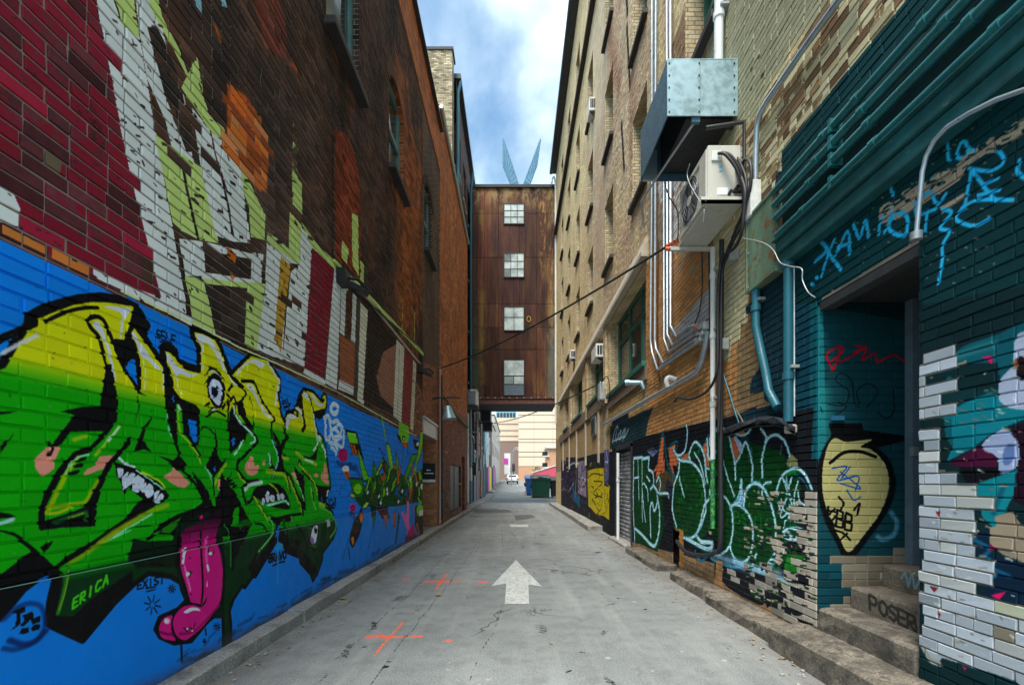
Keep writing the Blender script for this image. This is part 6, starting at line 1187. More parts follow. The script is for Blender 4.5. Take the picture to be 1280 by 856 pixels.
# old render strips, downlights
for (a, b, c, d) in ((433, 347, 443, 352), (529, 461, 538, 470)):
    p = at_x(a, b, XL+.1); q = at_x(c, d, XL+.32)
    t = thing('wall_lamp', (XL, p[1], p[2]), 'black floodlight fixed '+('above the white painted brick beside the crimson stripe' if a < 500 else 'on the wall just left of the orange cable pipe'), 'lamp', 'wall lamps on the mural building')
    sub('bracket', 'black_metal', t, MB().box(XL, XL+.12, p[1]-.10, p[1]+.10, p[2]-.10, p[2]+.09, .01))
    sub('arm', 'black_metal', t, MB().tube([(XL+.1, p[1], p[2]), (XL+.2, p[1]+.12, p[2]+.03), (XL+.3, p[1]+.2, p[2]-.05)], .02, 6))
    sub('lamp_head', 'black_metal', t, MB().prism([(XL+.14, p[2]-.02), (XL+.32, p[2]-.11), (XL+.29, p[2]-.16), (XL+.10, p[2]-.08)], 'y', p[1]+.05, p[1]+.22))
# wire along the top of the skirt, loops
solo('wall_cable', 'cable_pale', MB().tube([(XL+.022, y, .897+.003*math.sin(y*1.7)) for y in np.linspace(1.2, 10.85, 24)], .0022, 4), 'thin pale cable along the top of the smooth blue render', 'cable')
solo('wall_cable', 'black_rubber', MB().tube([at_x(434+i*10.5, [352, 362, 371, 381, 391, 400, 409, 418, 427, 436, 445, 455][i]+1, XL+.05) for i in range(10)], .014, 5), 'black cable between the two floodlights on the mural building', 'cable')
# ================================================================ orange-brown building beyond
L2 = thing('brick_building', (XL-.2, 17, 0), 'orange brick building between the sooty mural building and the rusty bridge', 'building')
mb = MB(); h2 = [(15.4, 18.4, .35, 1.95), (18.75, 19.8, .12, 2.4)]
wall_sheet(mb, XL+.03, 13.25, 20.8, 0, 12.15, h2, 1); reveals(mb, XL+.03, h2[0], .1, 1); reveals(mb, XL+.03, h2[1], .35, 1)
mb.quad((XL+.03, 13.25, 0), (XL+.03, 13.25, 12.15), (XL-.4, 13.25, 12.15), (XL-.4, 13.25, 0)); mb.quad((XL+.03, 20.8, 0), (XL-5, 20.8, 0), (XL-5, 20.8, 12.15), (XL+.03, 20.8, 12.15))
sub('wall', 'lp', L2, mb); sub('hatch', 'dark_door', L2, MB().box(XL-.08, XL-.04, 15.4, 18.4, .35, 1.95).box(XL-.04, XL-.02, 16.8, 16.9, .35, 1.95)); sub('door', 'dark_door', L2, MB().box(XL-.34, XL-.30, 18.75, 19.8, .1, 2.4))
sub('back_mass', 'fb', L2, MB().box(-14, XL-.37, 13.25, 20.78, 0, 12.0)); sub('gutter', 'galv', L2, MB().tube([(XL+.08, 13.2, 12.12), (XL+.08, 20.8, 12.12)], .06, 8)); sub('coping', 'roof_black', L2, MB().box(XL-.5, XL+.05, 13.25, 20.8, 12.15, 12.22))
# sloped cable tray on that wall
p, q = at_x(566, 505, XL+.12), at_x(583, 527, XL+.12)
solo('cable_tray', 'timber', MB().box(XL+.03, XL+.12, 14.2, 20.5, 3.72, 3.86), 'rusty timber rail along the orange brick wall behind the cone lamp', 'rail')
# cone lamp + cables at the corner
p = at_x(561, 512, XL+.45)
t = thing('cone_lamp', (XL+.4, p[1], p[2]), 'metal cone lamp hanging out from the orange brick corner', 'lamp')
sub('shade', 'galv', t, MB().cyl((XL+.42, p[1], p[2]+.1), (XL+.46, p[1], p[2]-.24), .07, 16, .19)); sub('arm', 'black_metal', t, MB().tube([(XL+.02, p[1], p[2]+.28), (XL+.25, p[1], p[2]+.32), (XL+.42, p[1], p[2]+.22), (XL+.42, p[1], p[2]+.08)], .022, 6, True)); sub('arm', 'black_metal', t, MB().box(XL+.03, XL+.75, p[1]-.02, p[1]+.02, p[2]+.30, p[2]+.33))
y0 = 13.05
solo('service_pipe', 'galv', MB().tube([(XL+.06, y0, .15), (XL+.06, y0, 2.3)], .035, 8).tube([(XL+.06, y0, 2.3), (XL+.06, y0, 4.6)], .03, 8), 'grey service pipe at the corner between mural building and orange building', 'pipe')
solo('service_pipe', 'black_rubber', MB().tube([(XL+.10, y0+.12, .15), (XL+.09, y0+.1, 4.4)], .035, 8), 'black service pipe at the corner beside the orange cable', 'pipe')
solo('orange_cable', 'orange_tape', MB().tube([(XL+.08, y0-.1, .16), (XL+.12, y0-.12, .25), (XL+.07, y0-.1, .42), (XL+.07, y0-.1, 1.2), (XL+.07, y0-.08, 2.6), (XL+.07, y0-.1, 3.0), (XL+.07, y0-.06, 4.5)], .014, 7, True), 'bright orange taped cable running down the brick corner', 'cable')
# sign in the alcove
t = thing('door_sign', (XL-.2, 12.78, 1.5), 'small black sign with white lines on the alcove brick', 'sign')
sub('board', 'black_metal', t, MB().box(XL-.37, XL-.02, 12.755, 12.798, 1.42, 1.86)); sub('strip', 'white_paint', t, MB().box(XL-.37, XL-.02, 12.74, 12.798, 1.34, 1.415))
mb = MB()
for i, (a, b) in enumerate(((.10, .22), (.05, .30))): mb.box(XL-.36+a, XL-.36+b, 12.750, 12.756, 1.66-i*.09, 1.69-i*.09)
sub('lettering', 'white_paint', t, mb)
# ================================================================ tall buff tower and building behind
XT = -2.86
L3 = thing('brick_tower', (XT-1, 22, 0), 'tall weathered buff brick tower rising behind the orange wall', 'building')
sub('wall', 'tb', L3, MB().box(-9, XT, 20.85, 21.5, 0, 20.9)); sub('coping', 'roof_black', L3, MB().box(-9, XT+.06, 20.8, 21.6, 20.9, 21.02).box(XT-.55, XT-.45, 20.9, 21.0, 21.0, 21.12).box(XT-1.3, XT-1.2, 20.9, 21.0, 21.0, 21.12))
L4 = thing('brick_building', (XT-1, 30, 0), 'dark brick building with rows of windows behind the buff tower', 'building')
h4 = [(21.9+i*2.55, 23.2+i*2.55, z, z+2.0) for i in range(7) for z in (4.2, 7.2, 10.2, 13.2, 16.4)]
mb = MB(); wall_sheet(mb, XT+.1, 21.5, 40, 0, 20.2, h4, 1)
for h in h4: reveals(mb, XT+.1, h, .25, 1)
sub('wall', 'fb', L4, mb); sub('back_mass', 'fb', L4, MB().box(-12, XT-.16, 21.5, 40, 0, 20.1)); sub('eaves', 'gutter_dark', L4, MB().box(XT-.3, XT+.32, 21.5, 40, 20.2, 20.42))
for h in h4: window_x(L4, XT+.1, 1, *h, .18, 'cyan_paint' if R_.random() < .5 else 'pale_wall', 'glass', 1, 2, 'stone', .06, .08)
sub('cornice', 'brown_clad', L4, MB().box(XT+.1, XT+.18, 21.5, 40, 3.3, 3.5))
solo('downpipe', 'blue_pipe', MB().tube([(XT+.30, 21.6, 20.1), (XT+.18, 21.6, 19.6), (XT+.18, 21.6, 12.2)], .07, 8), 'blue downpipe on the edge of the tall buff tower', 'pipe')
# ================================================================ right building
R1 = thing('brick_warehouse', (XR+.3, 12, 0), 'long pale painted brick warehouse down the right with rows of tall windows', 'building')
H, big, holes = H_UP, H_BIG, H_ALL
brickwork(R1, 'x', XR, -1, B_R, 'rb', R_, 300, .009, hidden=lambda B: (B[:, 2] > 3.0) & (B[:, 1] < 4.3), rag=.016)
mb = MB()
for i in range(1, 12): wall_sheet(mb, XR, i, i+1, 0, ztr(i), holes, -1)
sub('wall', 'rm', R1, mb)
mb = MB()
for i in range(1, 12): wall_sheet(mb, XR-.006, i, i+1, ztr(i), 19.4, holes, -1)
wall_sheet(mb, XR-.008, 12, 27, 0, 19.4, holes, -1)
sub('upper_wall', 'rp', R1, mb)
for h in H+big:
    mb = MB(); reveals(mb, XR-.006, h, .36, -1); sub('window_reveal', 'yb', R1, mb)
for h in H: window_x(R1, XR, -1, *h, .30, 'green_frame', 'glass', 1, 2, 'dark_sill', .10, .06)
for i, h in enumerate(big): window_x(R1, XR, -1, *h, .26, 'green_frame', ['glass_pale', 'glass', 'glass'], 3, 2, 'green_frame', .10, .08, split=[h[2]+.09, h[2]+(h[3]-h[2])*.66, h[3]-.09])
mb = MB()
for y0, y1 in ((11.65, 12.25), (14.9, 16.4), (19.0, 20.6), (22.4, 24)): 
    pass
sub('cornice', 'stone', R1, MB().box(XR-.13, XR, 8.3, 24.6, 5.42, 5.50).prism([(XR-.13, 5.50), (XR, 5.50), (XR, 5.82), (XR-.06, 5.74), (XR-.10, 5.60)], 'y', 8.3, 24.6))
sub('sill_band', 'band_brown', R1, MB().box(XR-.05, XR-.012, 8.3, 11.75, 3.20, 3.44).box(XR-.06, XR-.012, 12.1, 24.5, 3.36, 3.74))
sub('string_course', 'dark_sill', R1, MB().box(XR-.16, XR, 5, 27, 15.66, 15.80))
sub('eaves_gutter', 'gutter_dark', R1, MB().box(XR-.30, XR+.3, 1, 27, 19.4, 19.62).tube([(XR-.3, 1, 19.45), (XR-.3, 27, 19.45)], .09, 8))
for y in (13.1, 15.5, 17.8, 20.2, 22.8): sub('pilaster', 'stone', R1, MB().box(XR-.05, XR-.01, y-.08, y+.08, 1.9, 3.36))
for y in (12.05, 15.2, 19.6): sub('pier', 'yb', R1, MB().box(XR-.07, XR-.008, y-.14, y+.14, 3.4, 5.42))
sub('back_mass', 'fb', R1, MB().box(XR+.9, 14, .9, 27, 0, 19.3).box(XR+.36, XR+.9, 3.95, 27, 0, 19.3).box(XR+.36, XR+.9, .9, 2.6, 0, 19.3).box(XR+.36, XR+.9, 2.6, 3.95, 2.9, 19.3))
# stair recess
brickwork(R1, 'y', YJ, -1, B_J, 'jb', R_, 0, .0055, joined='jamb_brickwork')
sub('recess_jamb', 'jm', R1, MB().box(XR, XR+.8, YJ, YJ+.3, 0, 2.9))
sub('recess_ceiling', 'roof_black', R1, MB().box(XR+.004, XR+.9, 2.6, YJ+.2, 2.77, 2.9).box(XR+.004, XR+.1, 2.732, YJ-.02, 2.70, 2.77))  # ceiling coloured near black, recess shade put into the colour
sub('recess_return', 'roof_black', R1, MB().box(XR+.004, XR+.9, 2.5, 2.728, 0, 2.9))  # return coloured near black as well, to darken the recess
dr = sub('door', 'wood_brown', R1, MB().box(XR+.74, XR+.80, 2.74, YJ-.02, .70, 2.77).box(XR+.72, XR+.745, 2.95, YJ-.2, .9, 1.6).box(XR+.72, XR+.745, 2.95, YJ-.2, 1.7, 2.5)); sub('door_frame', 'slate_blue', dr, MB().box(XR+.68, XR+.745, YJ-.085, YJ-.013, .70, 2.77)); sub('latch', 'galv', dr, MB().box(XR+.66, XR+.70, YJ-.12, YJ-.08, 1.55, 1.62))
CS = Canvas("step_paint", 'x', XR+.24, 2.7, 3.66, .0, .9, 260); C = CS
C.P((1000, 500), 2.404); C.text('POSER', (210, 628), (27, 13), (-2, -44), 4.2, BLK, sp=1.06); C.line([(345, 655), (352, 695)], 3, BLK)
C.P((1000, 500), 2.404)
CS2 = Canvas("step_paint_b", 'x', XR+.49, 2.7, 3.66, .0, .9, 260); CS2.P((1000, 500), 2.404)
for p in ([(305, 535), (318, 520), (325, 560)], [(325, 560), (340, 520), (345, 565), (362, 540)]): CS2.line(p, 2.8, (.45, .62, .70), soft=.5)
def step_mat(cv):
    g = G(cv.name, .9); n = g.noise(5, 6, .65); n2 = g.noise(45, 5, .75); c = g.ramp(n, [(.3, (.10, .085, .065)), (.7, (.24, .205, .16))]); c = g.mix(1.0, c, g.ramp(n2, [(.3, .55), (.7, 1.4)]), 'MULTIPLY')
    pc, pa = lookup(g, cv, cv.image()); x, y, z = g.xyz(); near = g.ma('LESS_THAN', g.ma('ABSOLUTE', g.ma('SUBTRACT', x, cv.c)), .03); c = g.mix(g.ma('MULTIPLY', g.ma('MULTIPLY', pa, near), .85), c, pc)
    return g.out(c, .9, g.bump(g.ma('ADD', n2, n), .9, .02))
M['step1'] = step_mat(CS); M['step2'] = step_mat(CS2)
def step(x0, x1, z, mat):
    mb = MB().box(x0, x1, 2.735, YJ-.014, 0, z, .018); me = mb.mesh('step', mat); bm = bmesh.new(); bm.from_mesh(me); bmesh.ops.subdivide_edges(bm, edges=[e for e in bm.edges if e.calc_length() > .12], cuts=4, use_grid_fill=True)
    for v in bm.verts: v.co.x += R_.uniform(-.006, .006); v.co.z += R_.uniform(-.004, .004)
    bm.to_mesh(me); bm.free(); o = bpy.data.objects.new('step', me); COL.objects.link(o); o.parent = R1; o.location = -Vector(R1.location)
step(XR-.012, XR+.26, .36, 'concrete_dark'); step(XR+.24, XR+.50, .53, 'step1'); step(XR+.49, XR+.82, .70, 'step2')
# roller shutter
sh = sub('roller_shutter', 'dark_door', R1, MB().box(XR+.10, XR+.2, 9.45, 10.85, 0, 2.1))
zz = .05
while zz < 2.0: sub('slat', 'shutter', sh, MB().prism([(XR+.10, zz), (XR+.075, zz+.02), (XR+.07, zz+.06), (XR+.10, zz+.085)], 'y', 9.47, 10.83)); zz += .09
sub('shutter_frame', 'dark_door', R1, MB().box(XR-.03, XR+.12, 9.38, 9.46, 0, 2.14).box(XR-.03, XR+.12, 10.84, 10.94, 0, 2.14).box(XR-.03, XR+.12, 9.38, 10.94, 2.08, 2.18))
sub('air_brick_recess', 'yb', R1, MB().box(XR+.10, XR+.16, 6.70, 7.0, 0, .64))
# louvre
t = thing('vent_grille', (XR-.03, 13.9, 3.0), 'small louvred vent below the windows with the white air conditioner', 'vent')
sub('frame', 'lamp_grey', t, MB().box(XR-.06, XR-.01, 13.5, 14.2, 2.75, 3.30))
for i in range(7): sub('slat', 'black_metal', t, MB().box(XR-.075, XR-.058, 13.55, 14.15, 2.80+i*.07, 2.835+i*.07))
# ---- teal cornice over the corner shop: boards, and four painted pipes
sub('fascia_board', 'teal_wood', R1, MB().box(XR-.14, XR-.012, 1.2, 4.0, 3.325, 3.425, .008)); sub('fascia_board', 'teal_wood', R1, MB().box(XR-.11, XR-.012, 1.2, 3.98, 3.215, 3.318, .008)); sub('fascia_board', 'teal_wood', R1, MB().box(XR-.17, XR-.012, 1.2, 4.02, 3.427, 3.438, .003)); sub('fascia_board', 'teal_dark', R1, MB().box(XR-.05, XR-.012, 1.2, 4.05, 3.44, 4.03))
for i, z in enumerate((3.50, 3.665, 3.79, 3.91)):
    t = thing('painted_pipe', (XR-.12, 2.6, z), ['lowest of the four teal pipes along the top of the corner shopfront', 'second lowest of the four teal pipes above the stair recess', 'third of the four teal pipes counting up from the fascia board', 'topmost of the four teal pipes, against the chipped cream brick'][i], 'pipe', 'teal pipes above the stair recess')
    sub('pipe_run', 'teal_pipe', t, MB().tube([(XR-.11, 1.3, z), (XR-.11, 4.02+.02*i, z)], .031, 14))
    for y in (2.15+.13*i, 2.9+.05*i, 3.62-.08*i): sub('collar', 'teal_pipe', t, MB().tube([(XR-.11, y, z), (XR-.11, y+.05, z)], .038, 14))
    sub('clip', 'teal_pipe', t, MB().box(XR-.14, XR-.04, 3.30, 3.33, z-.048, z+.048))
b = thing('sign_cabinet', (2.3, 4.1, 3.12), 'weathered green metal cabinet at the end of the four teal pipes', 'cabinet')
sub('casing', 'green_panel', b, MB().box(2.3, XR-.012, 4.05, 4.58, 3.21, 3.96, .006)); 
mb = MB()
for y in (4.09, 4.54):
    for z in (3.26, 3.6, 3.91): mb.cyl((2.3, y, z), (2.292, y, z), .010, 8)
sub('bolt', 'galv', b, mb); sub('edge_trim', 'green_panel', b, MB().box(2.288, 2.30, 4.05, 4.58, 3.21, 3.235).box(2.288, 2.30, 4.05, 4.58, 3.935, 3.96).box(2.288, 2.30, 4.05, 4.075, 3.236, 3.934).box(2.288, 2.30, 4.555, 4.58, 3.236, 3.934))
X = XR-.07
def P(pts, X): return [at_x(a, b, X) for a, b in pts]
def pipe(name, mat, pts, X, r, label, cat='pipe', group=None, seg=8, sm=False, col=()):
    t = thing(name, at_x(*pts[-1], X), label, cat, group); sub('pipe_run', mat, t, MB().tube(P(pts, X), r, seg, sm))
    for (a, b) in col:
        p = at_x(a, b, X); sub('collar', mat, t, MB().tube([(p[0], p[1], p[2]-.03), (p[0], p[1], p[2]+.03)], r*1.25, seg))
        sub('clip', 'box_grey', t, MB().box(X-r*.2, XR-.01, p[1]-r*1.6, p[1]+r*1.6, p[2]+.06, p[2]+.085))
    return t
pipe('downpipe', 'blue_pipe', [(945, 362), (945, 408), (951, 438), (957, 465), (961, 489), (972, 509)], X, .038, 'bent blue downpipe under the green metal cabinet', seg=14, col=[(945, 385)])
pipe('downpipe', 'blue_pipe', [(985.4, 296), (985.4, 400), (985.4, 527)], X, .038, 'straight blue downpipe on the dark teal wall beside the stair recess', seg=14, col=[(985.4, 330), (985.4, 470)])
pipe('conduit', 'peel_white', [(992.5, 300), (993, 520)], XR-.03, .006, 'thin pale conduit right beside the straight blue downpipe', 'conduit')
pipe('downpipe', 'grey_pipe', [(1075, -25), (1049, 0), (1004, 62), (960, 125), (950, 142), (946, 160), (944.5, 190), (944, 250)], XR-.06, .026, 'bent grey pipe edging the smooth olive brick above the green cabinet', seg=12)
solo('pipe_box', 'white_box', MB().box(XR-.12, XR-.012, 4.45, 4.60, 3.93, 4.28, .01), 'small white box at the foot of the bent grey pipe', 'box')
pipe('conduit', 'grey_pipe', [(1320, 100), (1280, 112.6), (1245, 125), (1211, 142), (1184, 159), (1168, 176), (1158, 195), (1153, 215), (1150.5, 239), (1145.6, 290)], XR-.115, .0125, 'curved grey conduit on the teal lintel beside the blue spray tags', 'conduit', seg=10)
solo('pipe_end_box', 'lamp_grey', MB().cyl(at_x(1145.6, 290, XR-.115), at_x(1145.2, 300, XR-.115), .030, 12), 'round grey fitting at the lower end of the curved conduit', 'fitting')
solo('corner_lamp', 'black_metal', MB().box(XR-.07, XR-.012, 2.05, 2.10, 2.60, 2.65, .01), 'small dark lamp at the right edge of the teal wall', 'lamp')
# vertical runs near the air conditioner
pipe('conduit', 'grey_pipe', [(815, -30), (815, 200), (813, 425), (815, 440), (822, 462), (836, 453), (852, 441), (872, 428)], X, .020, 'lowest of five grey conduits bending up into the grey junction boxes', 'conduit', 'grey conduits beside the big window')
pipe('conduit', 'grey_pipe', [(820, -30), (819, 200), (818.5, 425), (820, 436), (829, 454), (842, 444), (855, 434), (874, 421)], X, .020, 'second lowest of five grey conduits bending up to the junction boxes', 'conduit', 'grey conduits beside the big window')
pipe('conduit', 'grey_pipe', [(829.5, 150), (830, 424), (836, 440), (850, 430), (876, 414)], X, .020, 'middle one of five grey conduits bending up to the junction boxes', 'conduit', 'grey conduits beside the big window')
pipe('conduit', 'grey_pipe', [(833.5, -30), (834, 418), (841, 432), (856, 420), (878, 407)], X, .022, 'second highest of five grey conduits bending up to the junction boxes', 'conduit', 'grey conduits beside the big window')
pipe('conduit', 'grey_pipe', [(838, -30), (838, 408), (846, 422), (861, 409), (872, 407)], X, .026, 'thickest and highest of five grey conduits bending up to the junction boxes', 'conduit', 'grey conduits beside the big window', seg=10)
for i, (a, b) in enumerate(((876, 424), (879, 416), (881, 409))):
    p = at_x(a, b, X); solo('junction_box', 'box_grey', MB().box(X-.05, XR-.012, p[1]-.09, p[1]+.09, p[2]-.05, p[2]+.045, .008), ['lowest grey junction box at the ends of the five conduits', 'middle grey junction box at the ends of the five conduits', 'top grey junction box with orange tape at the conduit ends'][i], 'junction box', 'junction boxes on the ochre brick')
p = at_x(870, 410, X); solo('tape', 'orange_tape', MB().tube([(X, p[1]-.05, p[2]), (X, p[1]+.02, p[2]-.008)], .031, 10), 'band of red orange tape round the highest conduit end', 'tape')
pipe('gas_pipe', 'grey_pipe', [(755, 530), (762, 526.5), (800, 505), (837, 484), (862, 471), (872, 464), (878, 450), (882, 432), (885, 414)], XR-.08, .036, 'thick grey gas pipe climbing the ochre brick wall under the big window', seg=12)
pipe('downpipe', 'white_pipe', [(891, 310), (891, 400), (891, 574)], XR-.09, .029, 'white downpipe with chipped paint beside the black cable bundle', seg=12, col=[(891, 345), (891, 420), (891, 505)])
pipe('downpipe', 'white_pipe', [(899, -30), (898, 80)], XR-.09, .05, 'white pipe rising above the big metal duct', seg=12, col=[(898.5, 20)])
pipe('downpipe', 'painted_green', [(891, 575), (891, 660)], XR-.09, .028, 'lower part of the white downpipe sprayed over in dark green', seg=12)
pipe('downpipe', 'black_rubber', [(902, 300), (901, 560), (901, 676), (893, 690), (880, 694), (858, 690), (846, 676)], XR-.09, .027, 'black pipe running down the green graffiti and bending along its bottom', seg=10, sm=True)
pipe('downpipe', 'white_pipe', [(772.5, 566), (772.5, 678)], XR-.07, .035, 'pale downpipe beside the roller shutter', col=[(772.5, 600)])
def cable(name, mat, pts, X, r, label, group=None, sm=True): 
    return solo(name, mat, MB().tube(P(pts, X), r, 6, sm), label, 'cable', group)
cable('cable', 'black_rubber', [(912, 196), (922, 212), (931, 236), (930, 262), (927, 290), (918, 310), (905, 320), (899, 345), (897, 400), (897, 450), (893, 475), (880, 492), (862, 499), (848, 497), (843, 502)], XR-.16, .016, 'thick black cable from the air conditioner looping down past the white pipe')
cable('cable', 'black_rubber', [(918, 192), (926, 205), (933, 230), (929, 275), (912, 312), (900, 352), (899, 420), (898, 500)], XR-.14, .013, 'black cable second in the bundle below the air conditioner')
cable('cable', 'black_rubber', [(925, 222), (930, 200), (938, 205), (938, 232), (930, 262), (915, 300), (903, 340), (901, 440), (898, 540)], XR-.13, .016, 'black cable arching beside the air conditioner valves')
cable('cable', 'black_rubber', [(877, 305), (878, 350), (875, 385), (867, 412), (872, 425), (880, 430)], XR-.05, .008, 'thin black cable hanging to the grey junction boxes')
cable('cable', 'black_rubber', [(886, 300), (887, 400), (885, 418)], XR-.05, .010, 'thin black cable hanging just left of the white downpipe')
cable('cable', 'blue_pipe', [(902, 438), (900, 450), (905, 470), (913, 495), (918, 512), (924, 530)], XR-.05, .010, 'thin teal cable slanting down to the torn flashing', )
cable('cable', 'timber', [(920, 512), (926, 522), (931, 532)], XR-.08, .008, 'short tan cord end hanging above the torn flashing')
cable('cable', 'lamp_grey', [(929, 298), (952, 303), (966, 312), (975, 328), (988, 333), (1002, 336), (1003, 350), (1010, 365), (1019, 372)], XR-.22, .005, 'thin grey wire draped from the green cabinet to the lintel corner')
cable('cable', 'black_rubber', [(823, 300), (822, 420), (824, 470), (826, 482), (815, 480), (790, 492), (768, 506)], XR-.03, .007, 'thin black cable beside the five grey conduits')
for i, (a, b, w, h) in enumerate(((915, 321, .075, .055), (904, 431, .055, .065))):
    p = at_x(a, b, XR-.06); solo('junction_box', 'box_grey', MB().box(XR-.12, XR-.012, p[1]-w, p[1]+w, p[2]-h, p[2]+h, .01), ['grey junction box under the air conditioner bracket', 'small grey junction box halfway down beside the cable bundle'][i], 'junction box')
# lamp and elbow near the big window
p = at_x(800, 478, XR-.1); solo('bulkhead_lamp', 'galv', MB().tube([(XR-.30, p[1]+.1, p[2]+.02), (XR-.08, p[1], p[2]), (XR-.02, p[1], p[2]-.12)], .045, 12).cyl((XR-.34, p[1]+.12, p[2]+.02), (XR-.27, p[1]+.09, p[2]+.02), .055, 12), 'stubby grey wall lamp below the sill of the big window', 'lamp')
p = at_x(838, 476, XR-.1); solo('pipe_elbow', 'white_pipe', MB().tube([(XR-.02, p[1], p[2]+.02), (XR-.12, p[1], p[2]+.05), (XR-.16, p[1], p[2]), (XR-.14, p[1], p[2]-.09)], .035, 12, True), 'pale pipe elbow sticking out above the grey gas pipe', 'fitting')
p = at_x(753, 489, XR-.1); solo('electric_meter', 'box_grey', MB().box(XR-.2, XR-.04, p[1]-.16, p[1]+.16, p[2]-.25, p[2]+.22, .02), 'grey electric box hung with cables below the window air conditioner', 'box')
cable('cable', 'black_rubber', [(751, 480), (758, 470), (762, 480), (761, 500), (756, 508), (750, 500), (746, 495)], XR-.16, .012, 'tangle of black cable round the grey electric box')
# torn flashing above the throw-up
mb = MB(); r = random.Random(9); pts = [(905, 537), (915, 534), (925, 530), (935, 526), (945, 523), (957, 522), (968, 522), (978, 524), (986, 530), (994, 535)]
rows = [[at_x(a, b+dy+r.uniform(-1.5, 1.5), XR-.02-dx*r.uniform(.6, 1.2)) for a, b in pts] for dy, dx in ((-1, 0), (0, .10), (4, .13), (7, .05), (10, .09))]
V = [p for w in rows for p in w]; n = len(pts); mb.add(V, [(i*n+j, i*n+j+1, (i+1)*n+j+1, (i+1)*n+j) for i in range(4) for j in range(n-1)])
o = solo('torn_flashing', 'tarp', mb, 'crumpled dark metal flashing hanging above the green graffiti', 'flashing'); md = o.modifiers.new('s', 'SOLIDIFY'); md.thickness = .006
p = at_x(989, 535, XR-.05); solo('broken_bracket', 'stone', MB().box(XR-.10, XR-.012, p[1]-.035, p[1]+.03, p[2]-.045, p[2]+.03, .012), 'broken tan block at the foot of the straight blue downpipe', 'block')
p = at_y(1048, 522, YJ-.03); solo('wall_plate', 'blue_sign', MB().box(p[0]-.05, p[0]+.05, YJ-.03, YJ-.012, p[2]-.018, p[2]+.018), 'tiny blue plate on the teal brick above the black cloaked shape', 'plate')
# ---- galvanised duct hood
D = thing('duct_hood', (2.0, 5.4, 5.2), 'big galvanised duct hood above the air conditioner', 'duct')
x0, x1, y0, y1, z0, z1 = 1.63, XR-.012, 4.93, 5.97, 5.27, 5.87; tt = .012
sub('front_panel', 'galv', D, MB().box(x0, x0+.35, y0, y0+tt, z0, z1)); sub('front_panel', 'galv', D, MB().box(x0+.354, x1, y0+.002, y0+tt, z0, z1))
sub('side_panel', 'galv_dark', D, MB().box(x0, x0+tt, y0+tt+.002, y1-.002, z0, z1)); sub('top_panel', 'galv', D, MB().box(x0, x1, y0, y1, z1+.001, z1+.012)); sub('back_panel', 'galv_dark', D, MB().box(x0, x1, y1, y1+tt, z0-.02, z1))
sub('dark_infill', 'hood_shade_black', D, MB().box(x0+.25, x1, y0+.12, y1-.05, z0+.06, z1-.05)); sub('flange', 'galv', D, MB().box(x0+.02, x0+.20, y1-.04, y1-.002, z0-.03, z0+.35))  # near-black block stands in for the shaded inside of the open hood
mb = MB()
for x in (x0+.02, x0+.34, x1-.04):
    for i in range(5): mb.cyl((x, y0-.006, z0+.04+i*.13), (x, y0+.002, z0+.04+i*.13), .009, 6)
sub('rivet', 'black_metal', D, mb)
sub('strut', 'galv_dark', D, MB().box(x0+.27, x0+.36, y0+.02, y0+.06, z0-.05, z0+.01)); sub('strut', 'box_grey', D, MB().tube([(x0+.31, y0+.05, z0-.03), (1.62, 5.9, 4.95), (1.70, 6.1, 4.75)], .014, 6)); sub('strut', 'black_metal', D, MB().tube([(x0+.5, y0+.10, z0-.04), (XR-.02, y0+.1, z0-.04)], .03, 8)); sub('strut', 'black_metal', D, MB().tube([(1.95, 4.7, 4.96), (XR-.1, 4.62, 4.96), (XR-.1, 4.62, 4.2)], .022, 8))
cable('cable', 'lamp_grey', [(862, 205), (859, 218), (863, 232), (875, 252), (880, 262), (879, 278)], 1.9, .006, 'thin grey wire looping from the duct hood to the air conditioner')
cable('cable', 'black_rubber', [(829, 222), (836, 245), (846, 262), (848, 280), (847, 300)], 1.95, .007, 'thin black wire hanging from the duct hood past the fan')
# ---- air conditioner
A_ = thing('air_conditioner', (2.12, 5.05, 4.17), 'beige outdoor air conditioner with its fan facing the alley, on wall brackets', 'air conditioner')
sub('casing', 'ac_beige', A_, MB().box(1.957, 2.3, 4.67, 5.46, 4.19, 4.77, .012))
sub('front_frame', 'ac_beige', A_, MB().box(1.945, 1.957, 4.70, 5.43, 4.22, 4.26).box(1.945, 1.957, 4.70, 5.43, 4.70, 4.74).box(1.945, 1.957, 4.70, 4.86, 4.26, 4.70))
fan = sub('fan_opening', 'black_metal', A_, MB().cyl((1.956, 5.14, 4.48), (1.950, 5.14, 4.48), .235, 32))
mb = MB()
for r in (.06, .10, .14, .18, .22, .245): mb.tube([(1.943, 5.14+r*math.cos(t), 4.48+r*math.sin(t)) for t in np.linspace(0, 2*math.pi, 25)], .0022, 4, cap=False)
for i in range(8): a = i*math.pi/4; mb.tube([(1.943, 5.14, 4.48), (1.943, 5.14+.25*math.cos(a), 4.48+.25*math.sin(a))], .0022, 4)
sub('guard', 'lamp_grey', fan, mb); sub('hub', 'ac_beige', fan, MB().cyl((1.95, 5.14, 4.48), (1.938, 5.14, 4.48), .05, 16))
mb = MB()
for i in range(3): a = i*2.1; mb.prism([(5.14, 4.48), (5.14+.21*math.cos(a), 4.48+.21*math.sin(a)), (5.14+.21*math.cos(a+.9), 4.48+.21*math.sin(a+.9))], 'x', 1.944, 1.947)
sub('blade', 'lamp_grey', fan, mb)
